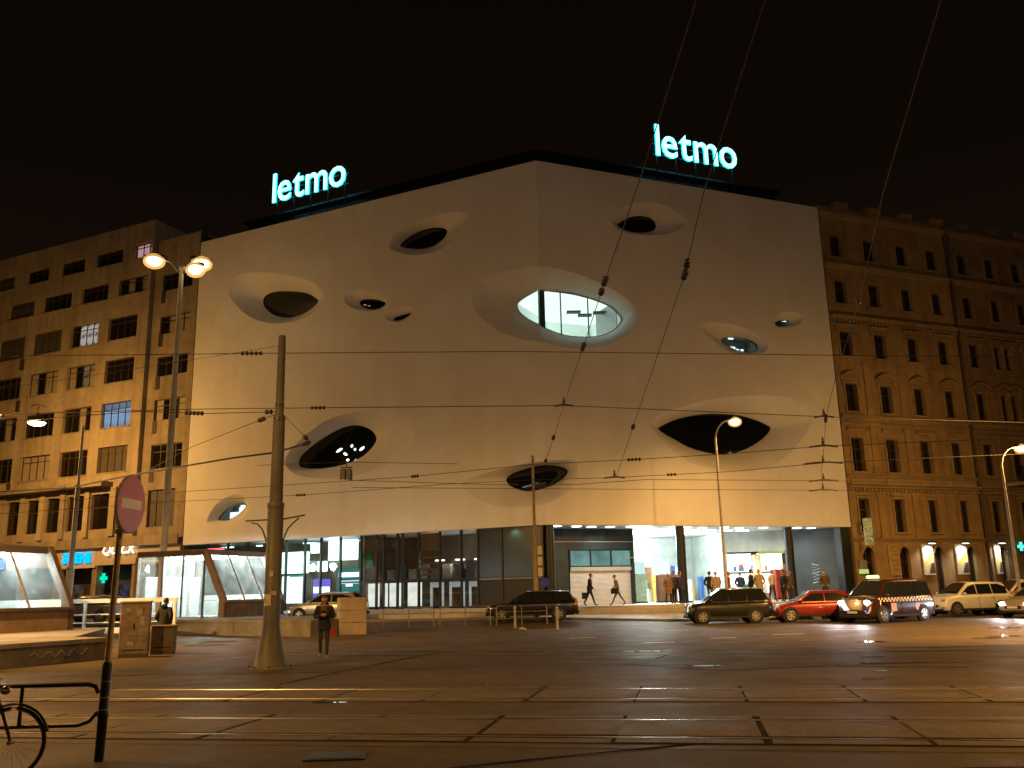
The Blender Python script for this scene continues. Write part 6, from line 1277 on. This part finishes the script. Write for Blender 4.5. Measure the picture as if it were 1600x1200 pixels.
car('silver car with lit headlights at the right edge, facing the viewer', 'car', (25.3, 44.6, 0.0), R(206), P_BEIGE, L=4.3, Wd=1.76, H=1.48, lit=True, group=None)
car('pale car half hidden behind the silver minivan', 'car', (27.2, 49.6, 0.05), R(185), P_BEIGE, L=4.4, H=1.75, belt=1.05, hood=0.98, cowl=0.22, wind=0.40, rear=0.03, tail_roof=0.10, Wd=1.8)
car('dark reddish car mostly hidden behind the taxi van', 'car', (18.0, 47.0, 0.02), R(180), paint('brown_red', (0.10, 0.03, 0.02)), L=4.2, H=1.75, belt=1.0, hood=0.95, cowl=0.24, wind=0.42, rear=0.03, tail_roof=0.1)

car('grey estate car in the back row between the silver minivan and the pale car', 'car', (25.4, 51.2, 0.0), R(188), P_GREY, L=4.4, H=1.55)
# ------------------------------------------------------------------ people
M_SKIN = mat('skin', (0.36, 0.20, 0.13), 0.55, var=0.08, vscale=9)
def cloth(n, c): return mat('cloth_'+n, c, 0.85, var=0.25, vscale=9, bump=0.3, bscale=30)
M_HAIRD = mat('dark_hair', (0.012, 0.009, 0.007), 0.6, var=0.3, vscale=30)
M_HAIRB = mat('brown_hair', (0.05, 0.025, 0.012), 0.6, var=0.3, vscale=30)
M_HAIRF = mat('fair_hair', (0.25, 0.17, 0.09), 0.6, var=0.3, vscale=30)
def skin_mesh(joints, bones, radii, root, levels=2):
    me = bpy.data.meshes.new('sk'); me.from_pydata([joints[k] for k in joints], [(list(joints).index(a), list(joints).index(c)) for a, c in bones], [])
    o = bpy.data.objects.new('sk', me); COL.objects.link(o); md = o.modifiers.new('s', 'SKIN'); md.use_smooth_shade = True
    sv = me.skin_vertices[0].data
    for i, k in enumerate(joints): r = radii[k]; sv[i].radius = r if isinstance(r, tuple) else (r, r); sv[i].use_root = (k == root)
    sd = o.modifiers.new('d', 'SUBSURF'); sd.levels = levels; sd.render_levels = levels
    dg = bpy.context.evaluated_depsgraph_get(); m2 = bpy.data.meshes.new_from_object(o.evaluated_get(dg)); bpy.data.objects.remove(o); bpy.data.meshes.remove(me); return m2
def person(label, loc, heading, h=1.72, stride=0.0, arms='down', top=None, legs=None, hair=None, shoes=None, lean=0.0, coat=False, group=None, slim=1.0, head_down=0.0, hood=False, detail=True):
    """facing local -y; metres scaled from a 1.75 m figure"""
    t = thing('person', label, 'person', loc, heading, group); k = h/1.75; s = stride
    J = {'pelvis': (0, 0, 0.95), 'waist': (0, -0.01-lean*0.2, 1.10), 'chest': (0, -0.01-lean*0.6, 1.30), 'neck0': (0, 0.0-lean, 1.46), 'neck': (0, -0.01-lean*1.1, 1.53)}
    Rr = {'pelvis': (0.155, 0.115), 'waist': (0.135, 0.105), 'chest': (0.165, 0.12), 'neck0': (0.08, 0.07), 'neck': 0.055}
    Bn = [('pelvis', 'waist'), ('waist', 'chest'), ('chest', 'neck0'), ('neck0', 'neck')]; hands = {}
    for sd, nm in ((1, 'l'), (-1, 'r')):
        f = s*sd
        J['hip'+nm] = (0.09*sd, 0, 0.88); J['knee'+nm] = (0.10*sd, -f*0.5-0.015*(1 if s else 1), 0.50+(0.02 if f < 0 else 0)); J['ank'+nm] = (0.095*sd, -f*1.0+(0.05 if f < 0 else 0), 0.09+(0.06 if f < 0 else 0)); J['toe'+nm] = (0.11*sd, -f*1.0-0.15+(0.04 if f < 0 else 0), 0.035)
        Rr['hip'+nm] = 0.098*slim; Rr['knee'+nm] = 0.062*slim; Rr['ank'+nm] = 0.043; Rr['toe'+nm] = (0.042, 0.03)
        Bn += [('pelvis', 'hip'+nm), ('hip'+nm, 'knee'+nm), ('knee'+nm, 'ank'+nm), ('ank'+nm, 'toe'+nm)]
        y0 = -lean*0.8
        if arms == 'phone': E_, H_ = (0.27*sd, -0.03+y0, 1.14), (0.07*sd, -0.28+y0, 1.20)
        elif arms == 'carry': E_, H_ = (0.25*sd, 0.03+y0, 1.15), (0.24*sd, -0.16+y0, 0.98)
        elif arms == 'pocket': E_, H_ = (0.29*sd, 0.07+y0, 1.13), (0.19*sd, -0.06+y0, 0.95)
        else: E_, H_ = (0.24*sd, 0.04+y0+f*0.35, 1.14), (0.245*sd, -0.04+y0+f*0.75, 0.90)
        J['sh'+nm] = (0.19*sd, y0, 1.40); J['elb'+nm] = E_; J['wri'+nm] = H_; hands[nm] = (Vector(E_), Vector(H_), sd)
        Rr['sh'+nm] = 0.072; Rr['elb'+nm] = 0.052; Rr['wri'+nm] = 0.034
        Bn += [('chest', 'sh'+nm), ('sh'+nm, 'elb'+nm), ('elb'+nm, 'wri'+nm)]
    if coat:
        for q in ('pelvis', 'waist', 'chest'): Rr[q] = tuple(v*1.24 for v in Rr[q])
        for nm in 'lr': Rr['sh'+nm] *= 1.25; Rr['elb'+nm] *= 1.4; Rr['wri'+nm] *= 1.2
    me = skin_mesh(J, Bn, Rr, 'pelvis', 1 if not detail else 2)
    vs = [v.co.copy() for v in me.vertices]; fs = [tuple(p.vertices) for p in me.polygons]; bpy.data.meshes.remove(me)
    segs = []
    for a, c in Bn:
        m = 1 if ('hip' in c or 'knee' in c or ('ank' in c)) else 0
        if 'toe' in c: m = 3
        if c == 'neck': m = 2
        segs.append((Vector(J[a]), Vector(J[c]), m))
    mi = []
    for f in fs:
        c = sum((vs[i] for i in f), Vector())/len(f); best = (9, 0)
        for a, q, m in segs:
            d = q-a; tt = max(0, min(1, (c-a).dot(d)/d.length_squared)); e = (c-a-d*tt).length
            if e < best[0]: best = (e, m)
        m = best[1]
        if m == 0 and c.z < 0.90 and abs(c.x) < 0.2: m = 1
        if m == 1 and c.z < 0.10: m = 3
        if coat and m == 1 and c.z > 0.80: m = 0
        mi.append(m)
    b = MB(); b.v = [tuple(v*k) for v in vs]; b.f = [list(f) for f in fs]; b.mi = mi; b.sm = [True]*len(fs)
    # head: skull, jaw, nose, ears, eyes, mouth
    hc = Vector((0, -0.035-lean*1.25-0.03*head_down, 1.645-0.015*head_down))*k; HM = Matrix.Translation(hc) @ Matrix.Rotation(R(38*head_down), 4, 'X')
    n, m_ = 14, 10; hv = []
    for i in range(m_+1):
        a = math.pi*i/m_; z = -math.cos(a)
        for j in range(n):
            th = 2*math.pi*j/n; x, y = math.sin(a)*math.cos(th), math.sin(a)*math.sin(th)
            taper = 1-0.26*max(0, -z)**1.3; front = -y > 0
            hv.append(HM @ (Vector((x*0.076*taper, y*(0.096 if front else 0.102)*(taper if front else 1)-(0.012 if z < -0.3 and front else 0), z*0.118))*k))
    b.add(hv, [(i*n+j, i*n+(j+1) % n, (i+1)*n+(j+1) % n, (i+1)*n+j) for i in range(m_) for j in range(n)], 2, True)
    b.add([HM @ (Vector(p)*k) for p in ((0, -0.094, 0.02), (-0.014, -0.092, -0.028), (0.014, -0.092, -0.028), (0, -0.122, -0.024), (0, -0.09, -0.034))], [(0, 1, 3), (0, 3, 2), (1, 4, 3), (4, 2, 3)], 2, True)
    for sx_ in (-1, 1):
        b.ball((sx_*0.078*k, 0.005*k, -0.005*k), 0.012*k, 0.024*k, 0.034*k, 6, 5, 2, HM); b.ball((sx_*0.031*k, -0.085*k, 0.012*k), 0.012*k, 0.011*k, 0.008*k, 6, 4, 4, HM)
    b.ball((0, -0.086*k, -0.058*k), 0.024*k, 0.01*k, 0.007*k, 8, 4, 5, HM)
    # hands: palm, four unequal bent fingers, thumb
    for nm, (E_, H_, sd) in hands.items():
        d = (H_-E_).normalized(); side = Vector((-sd, 0, 0)); side = (side-d*side.dot(d)).normalized(); pn = d.cross(side)
        if arms == 'phone': side, pn = Vector((0, 0, 1)), Vector((-sd, 0, 0)); side = (side-d*side.dot(d)).normalized(); pn = (pn-d*pn.dot(d)-side*pn.dot(side)).normalized()
        MH = Matrix((side, pn, d)).transposed().to_4x4(); MH.translation = H_
        MH = Matrix.Scale(k, 4) @ MH
        b.ball((0, 0, 0.05), 0.041, 0.019, 0.058, 8, 6, 2, MH)
        for q, (xx, ln) in enumerate(((-0.031, 0.058), (-0.011, 0.072), (0.010, 0.078), (0.030, 0.068))):
            p0 = Vector((xx, 0, 0.085)); p1 = p0+Vector((0, 0.012, ln*0.45)); p2 = p1+Vector((0, 0.022, ln*0.32)); p3 = p2+Vector((0, 0.020, ln*0.16))
            b.tube([MH @ p for p in (p0, p1, p2, p3)], [0.0095*k, 0.009*k, 0.008*k, 0.006*k], 6, 2)
        p0 = Vector((0.030, 0.004, 0.03)); p1 = p0+Vector((0.022, 0.014, 0.026)); p2 = p1+Vector((0.006, 0.012, 0.026)); b.tube([MH @ p for p in (p0, p1, p2)], [0.012*k, 0.010*k, 0.007*k], 6, 2)
    b.build('body', [top, legs, M_SKIN, shoes or mat('dark_shoe', (0.03, 0.02, 0.015), 0.5), M_HAIRD, mat('lips', (0.28, 0.11, 0.09), 0.5)], t)
    hb = MB(); 
    HM2 = HM @ Matrix.Translation((0, 0.018*k, 0.022*k)); n, m_ = 14, 8; hv = []
    for i in range(m_+1):
        a = math.pi*(0.36+0.64*i/m_)
        for j in range(n):
            th = 2*math.pi*j/n; x, y, z = math.sin(a)*math.cos(th), math.sin(a)*math.sin(th), -math.cos(a)
            if y < 0 and z < 0.45: y *= 0.55
            hv.append(HM2 @ (Vector((x*0.086, y*0.10, z*0.112))*k))
    hb.add(hv, [(i*n+j, i*n+(j+1) % n, (i+1)*n+(j+1) % n, (i+1)*n+j) for i in range(m_) for j in range(n)], 0, True); hb.build('hair', hair or M_HAIRD, t)
    if coat:
        cb = MB(); pr = [(0.185, 0.80), (0.19, 0.95), (0.175, 1.1)] if coat != 2 else [(0.225, 0.62), (0.20, 0.85), (0.185, 1.1)]
        cb.lathe([(r*k, z*k) for r, z in pr], 14, 0, Matrix.Scale(0.78, 4, (0, 1, 0))); cb.build('coat_skirt', top, t)
    if hood: cb = MB(); cb.ball((0, 0.07*k-lean*k, 1.5*k), 0.12*k, 0.08*k, 0.08*k); cb.build('hood', top, t)
    return t
C_BLK = cloth('black', (0.006, 0.006, 0.007)); C_BRN = cloth('brown', (0.085, 0.05, 0.03)); C_JEAN = cloth('jeans', (0.022, 0.026, 0.036)); C_GREY = cloth('grey', (0.09, 0.09, 0.095)); C_BLUE = cloth('blue', (0.015, 0.05, 0.32)); C_RED = cloth('red', (0.32, 0.02, 0.025)); C_BEI = cloth('beige', (0.34, 0.25, 0.16)); C_WHT = cloth('white', (0.55, 0.54, 0.52)); C_PUR = cloth('purple', (0.08, 0.03, 0.12)); C_TAN = cloth('tan', (0.20, 0.12, 0.07)); C_DK = cloth('dark_navy', (0.012, 0.013, 0.02))
S_TAN = mat('tan_shoe', (0.20, 0.10, 0.05), 0.5)
pm_ = person('person in dark puffy jacket and jeans crossing the plaza, looking at a phone', (-5.4, 25.9, 0), R(8), 1.72, 0.10, 'phone', C_BLK, C_JEAN, M_HAIRD, S_TAN, coat=True, head_down=0.75, hood=True)
b = MB(); b.ball((0, -0.105, 1.28), 0.10, 0.075, 0.19, 12, 8); b.build('jumper', C_BRN, pm_)
ph = thing('phone', 'bright phone held in both hands by the walking person', 'phone', (-5.4+0.045, 25.9-0.36, 1.24), R(8)); ph.rotation_euler = (R(-35), 0, R(8))
b = MB(); b.bbox(-0.075, 0.075, -0.005, 0.005, 0, 0.08, 0.004); b.build('case', M_BLACKM, ph); b = MB(); b.box(-0.07, 0.07, 0.006, 0.008, 0.005, 0.075); b.build('screen', emit('phone_screen', (0.85, 0.92, 1), 0.8), ph)
t = thing('shoulder_bag', 'small red bag hanging at the hip of the walking person', 'bag', (-5.13, 25.82, 0.60), R(8)); b = MB(); b.bbox(-0.07, 0.07, -0.05, 0.05, 0, 0.24, 0.03); b.build('pouch', C_RED, t); b = MB(); b.tube([(-0.05, 0, 0.23), (-0.06, 0.02, 0.5), (-0.2, 0.03, 0.82)], 0.01, 5); b.tube([(0.05, 0, 0.23), (-0.02, 0.04, 0.5), (-0.2, 0.05, 0.82)], 0.01, 5); b.build('strap', C_BLK, t)
person('dark figure standing behind the low grey-brown cabinet, seen from behind', (-11.72, 30.75, 0), R(165), 1.74, 0, 'pocket', cloth('jet', (0.004, 0.004, 0.005)), C_DK, M_HAIRD, coat=2, hood=True)
g = 'shoppers in front of the white building'
FZ = ZF+0.006
pz = lambda px, Y: (Y*(px-800)/1437, Y, FZ)
w1 = person('black-clad person walking past the pale roller shutter with a bag', pz(914, 50.2), R(75), 1.72, 0.26, 'down', C_BLK, C_BLK, M_HAIRD, lean=0.06, coat=True, group=g)
t = thing('carrier_bag', 'dark carrier bag in the hand of the person at the roller shutter', 'bag', (pz(914, 50.2)[0]-0.28, 50.25, FZ+0.38)); b = MB(); b.bbox(-0.15, 0.15, -0.05, 0.05, 0, 0.34, 0.03); b.build('sack', C_DK, t); b = MB(); b.tube([(-0.08, 0, 0.33), (0, 0, 0.5), (0.08, 0, 0.33)], 0.008, 5); b.build('handle', C_DK, t)
person('person in brown and white hurrying past the shutter, stooped, dark skirt', pz(958, 50.4), R(-80), 1.62, 0.42, 'carry', C_TAN, C_GREY, M_HAIRB, lean=0.12, coat=False, group=g)
t = thing('shoulder_bag', 'black bag carried by the stooped hurrying person', 'bag', (pz(953, 50.1)[0], 50.1, FZ+0.62), 0.2); b = MB(); b.bbox(-0.2, 0.2, -0.08, 0.08, 0, 0.3, 0.05); b.build('sack', C_BLK, t)
CR = [('person in a brown coat left of the second column', 1037, 50.6, 20, C_TAN, C_BLK, M_HAIRB, 'pocket', 2), ('person in dark brown with a bag beside the second column', 1046, 51.2, -60, C_BRN, C_BLK, M_HAIRD, 'carry', 1), ('person in purple standing at the second column', 1055, 51.0, 100, C_PUR, C_BLK, M_HAIRD, 'pocket', 1),
      ('person in black standing in the passage, pale bag', 1102, 51.4, 160, C_BLK, C_GREY, M_HAIRD, 'pocket', 1), ('fair person in a tan coat beside the one in black', 1112, 51.2, -20, C_BEI, C_BLK, M_HAIRF, 'carry', 2), ('person in red behind the minivan roof', 1131, 50.6, 60, C_RED, C_JEAN, M_HAIRB, 'down', 0),
      ('person in a bright blue jacket in front of the lit shop', 1150, 50.4, 10, C_BLUE, C_JEAN, M_HAIRD, 'pocket', 1), ('person in black turned to the blue jacket', 1166, 50.9, 90, C_BLK, C_JEAN, M_HAIRD, 'carry', 1), ('person in a long beige coat before the lit shop', 1180, 50.5, -30, C_BEI, C_BEI, M_HAIRF, 'pocket', 2),
      ('person in white beside the green bin', 1199, 51.1, 30, C_WHT, C_JEAN, M_HAIRF, 'down', 0), ('stooped person in a black coat left of the third column', 1217, 50.4, -70, C_BLK, C_BLK, M_HAIRD, 'pocket', 2), ('person in brown just left of the third column', 1226, 51.0, 40, C_BRN, C_JEAN, M_HAIRB, 'down', 1), ('person in dark brown by the dark side wall', 1282, 50.9, 0, C_BRN, C_BLK, M_HAIRD, 'pocket', 1)]
for i, (lab, px, Y, a, tp_, lg, hr, ar, ct) in enumerate(CR):
    person(lab, pz(px, Y), R(a), 1.62+0.03*(i*5 % 6), 0.0 if i % 3 else 0.14, ar, tp_, lg, hr, lean=0.03*(i % 2), coat=ct, group=g, detail=False)
# ------------------------------------------------------------------ overhead wires
M_WIRE = mat('wire', (0.010, 0.009, 0.008), 0.7, var=0.3)
M_CER = mat('brown_insulator', (0.018, 0.012, 0.009), 0.4, var=0.3)
def wire(label, pts, r, ins=(), hang=(), name='span_wire', group='overhead tram wires', sag=0.0):
    o = Vector(pts[0]); t = thing(name, label, 'wire', o, 0, group); P = []
    for a, c in zip(pts[:-1], pts[1:]):
        a, c = Vector(a), Vector(c)
        for k in range(6): s = k/6; P.append(a.lerp(c, s)-Vector((0, 0, sag*4*s*(1-s)))-o)
    P.append(Vector(pts[-1])-o); b = MB(); b.tube(P, r*0.75, 5); b.build('cable', M_WIRE, t)
    def at(i, s):
        a, c = Vector(pts[i]), Vector(pts[i+1]); return a.lerp(c, s)-o, (c-a).normalized()
    for (i, s, L_) in ins:
        p, d = at(i, s); M_ = Matrix.Translation(p) @ d.to_track_quat('Z', 'Y').to_matrix().to_4x4(); b = MB(); pr = []
        n = max(2, int(L_/0.11))
        for k in range(n): z = -L_/2+L_*k/n; pr += [(0.025, z), (0.065, z+0.03), (0.065, z+0.06), (0.025, z+0.085)]
        b.lathe(pr, 8, 0, M_); b.build('insulator', M_CER, t)
    for (i, s, w_) in hang:
        p, d = at(i, s); b = MB(); b.tube([p+Vector((-w_, 0, -0.02)), p+Vector((-w_*0.2, 0, 0.03)), p+Vector((w_*0.2, 0, 0.03)), p+Vector((w_, 0, -0.02))], 0.03, 6); b.tube([p, p+Vector((0, 0, 0.28))], 0.03, 6); b.ball(p+Vector((0, 0, 0.12)), 0.06, 0.06, 0.05, 8, 6); b.build('hanger', M_CER, t)
    return t
wire('span wire crossing just below the bright corner window', [(-26, 24.1, 8.55), (-7.02, 24.72, 8.5), (0.02, 25.11, 8.5), (9.94, 26.39, 8.5), (26, 28.4, 8.5)], 0.016, ((0, 0.98, 0.65),))
wire('span wire carrying the dish lamp across the middle of the white front', [(-26, 30.5, 7.5), (-15.23, 27.6, 7.5), (-10.07, 27.5, 7.5), (-6.28, 27.7, 7.5), (1.65, 28.2, 7.5), (11.1, 31.2, 7.5), (26, 35, 7.5)], 0.017, ((3, 0.02, 0.5), (0, 0.9, 0.4)), ((4, 0.0, 0.3), (4, 0.99, 0.35)))
wire('wire from the left with a row of insulators, ending at the thick tram pole', [(-26, 29.5, 7.1), (-10.66, 25.03, 6.95), (-8.52, 24.32, 6.7), (-6.15, 22.95, 6.42)], 0.015, ((1, 0.85, 0.65), (2, 0.9, 0.3)))
wire('thin stay wire rising to the thick tram pole from the lower left', [(-19, 40, 6.0), (-9.96, 27.45, 6.3), (-6.15, 22.9, 6.36)], 0.012, ((1, 0.85, 0.35),))
wire('short stay wire from the thick tram pole down to the thick cable', [(-6.0, 22.9, 6.36), (-5.86, 25.3, 6.05)], 0.01, ((0, 0.9, 0.3),))
wire('thick black feeder cable at the left, passing behind the no entry sign', [(-30, 38, 6.1), (-20.31, 35.33, 6.0), (-17.17, 34.6, 6.0), (-13.63, 31.5, 6.0), (-8.93, 28.01, 6.0), (-7.27, 27.05, 6.0), (-5.81, 25.33, 6.0)], 0.04, ((5, 0.9, 0.4), (1, 0.9, 0.3)), name='feeder_cable')
wire('contact wire rising gently to the right, behind the sodium lamp', [(-30, 43, 6.0), (-13.47, 36.71, 6.0), (-3.92, 33.57, 6.0), (0.61, 30.98, 6.0), (4.5, 30.19, 6.0), (6.74, 29.51, 6.0), (9.91, 28.21, 6.0), (26, 26, 6.0)], 0.015, ((3, 0.9, 0.5), (2, 0.05, 0.35)), ((5, 0.98, 0.45),), name='contact_wire')
wire('contact wire just above the ground-floor glass in the centre', [(-31, 46.4, 6.0), (-14.8, 40.4, 6.0), (-8.98, 38.88, 6.0), (-2.94, 36.22, 6.0), (0.68, 35.39, 6.0), (4.02, 35.16, 6.0), (8.24, 34.14, 6.0), (11.24, 32.18, 6.0), (26, 29.5, 6.0)], 0.015, ((1, 0.95, 0.5), (5, 0.5, 0.4)), ((4, 0.98, 0.4), (6, 0.98, 0.7)), name='contact_wire')
wire('lower contact wire over the right half of the street', [(-6, 32.6, 5.8), (-1.08, 34.86, 5.8), (2.45, 35.53, 5.8), (5.05, 34.4, 5.8), (12.54, 36.1, 5.8), (27, 41, 5.8)], 0.014, ((1, 0.3, 0.4),), ((3, 0.99, 0.6),), name='contact_wire')
wire('lowest contact wire over the right half of the street', [(-6, 33.2, 5.6), (2.43, 35.32, 5.6), (13.13, 37.91, 5.6), (28, 42, 5.6)], 0.013, (), ((1, 0.99, 0.6),), name='contact_wire')
wire('steep wire from overhead with two dark insulator pairs, crossing the bright corner window', [(2.4, 4, 8.45), (2.22, 9.07, 8.3), (2.09, 13.05, 8.0), (1.93, 17.27, 7.8), (1.81, 21.57, 7.65), (1.65, 28.0, 7.5), (1.43, 31.27, 7.0), (1.23, 34.67, 6.6)], 0.012, ((3, 0.0, 0.42), (3, 0.14, 0.3), (4, 0.02, 0.5), (6, 0.02, 0.35), (6, 0.95, 0.3)), (), sag=0.0)
wire('steep wire from overhead, right of the bright corner window', [(3.2, 4, 8.5), (3.02, 9.1, 8.3), (3.1, 13.14, 7.8), (3.27, 15.87, 7.4), (3.78, 27.68, 6.7), (4.0, 34.96, 6.0)], 0.012, ((3, 0.0, 0.36), (2, 0.85, 0.3), (4, 0.02, 0.35)), ())
wire('steep thin wire at the far right with a column of hangers', [(4.6, 6, 8.5), (5.16, 9.31, 8.4), (6.29, 13.94, 8.1), (7.7, 18.76, 7.9), (9.7, 26.36, 7.6), (11.1, 31.29, 7.45), (11.6, 33.2, 6.7), (12.2, 35.4, 6.2), (12.9, 37.6, 5.8), (13.3, 38.6, 5.6)], 0.012, ((5, 0.0, 0.5), (3, 0.05, 0.2)), ())
wire('faint wire high in front of the left wing, from the tram pole top', [(-6.08, 22.9, 8.2), (-14, 27, 8.4), (-26, 32, 8.6)], 0.009)
# tram signal hanging in front of the lower left crater
t = thing('tram_signal', 'small dark twin-headed tram signal hanging before the lower left crater window', 'traffic signal', (-5.72, 30.44, 5.55))
b = MB(); b.bbox(-0.2, 0.0, -0.12, 0.1, 0, 0.36, 0.03); b.build('signal_head', M_BLACKM, t)
b = MB(); b.bbox(0.04, 0.2, -0.12, 0.1, 0, 0.36, 0.03); b.build('signal_head', M_BLACKM, t)
b = MB(); b.tube([(0, 0, 0.36), (0, 0, 0.62)], 0.02, 6); b.tube([(-0.2, 0, 0.42), (0.2, 0, 0.42)], 0.018, 6); b.build('hanger', M_BLACKM, t)
b = MB(); b.ball((-0.1, -0.1, -0.02), 0.05, 0.03, 0.04); b.build('red_lens', emit('signal_red', (1, 0.2, 0.12), 0.5), t)
wire('short span wire holding the tram signal', [(-9, 31.2, 6.22), (-5.72, 30.44, 6.15), (-2, 31.8, 6.2)], 0.012)
# poles that carry the wires, outside the picture
for k, (x, y) in enumerate(((-26.2, 29.6), (26.2, 30.4))):
    pole('tram_pole', ['tram pole beyond the left picture edge', 'tram pole beyond the right picture edge'][k], 'pole', (x, y, 0), [(0.42, 0), (0.22, 0.95), (0.2, 4.0), (0.15, 6.3), (0.09, 8.8), (0.05, 8.85)], M_TRAMP)
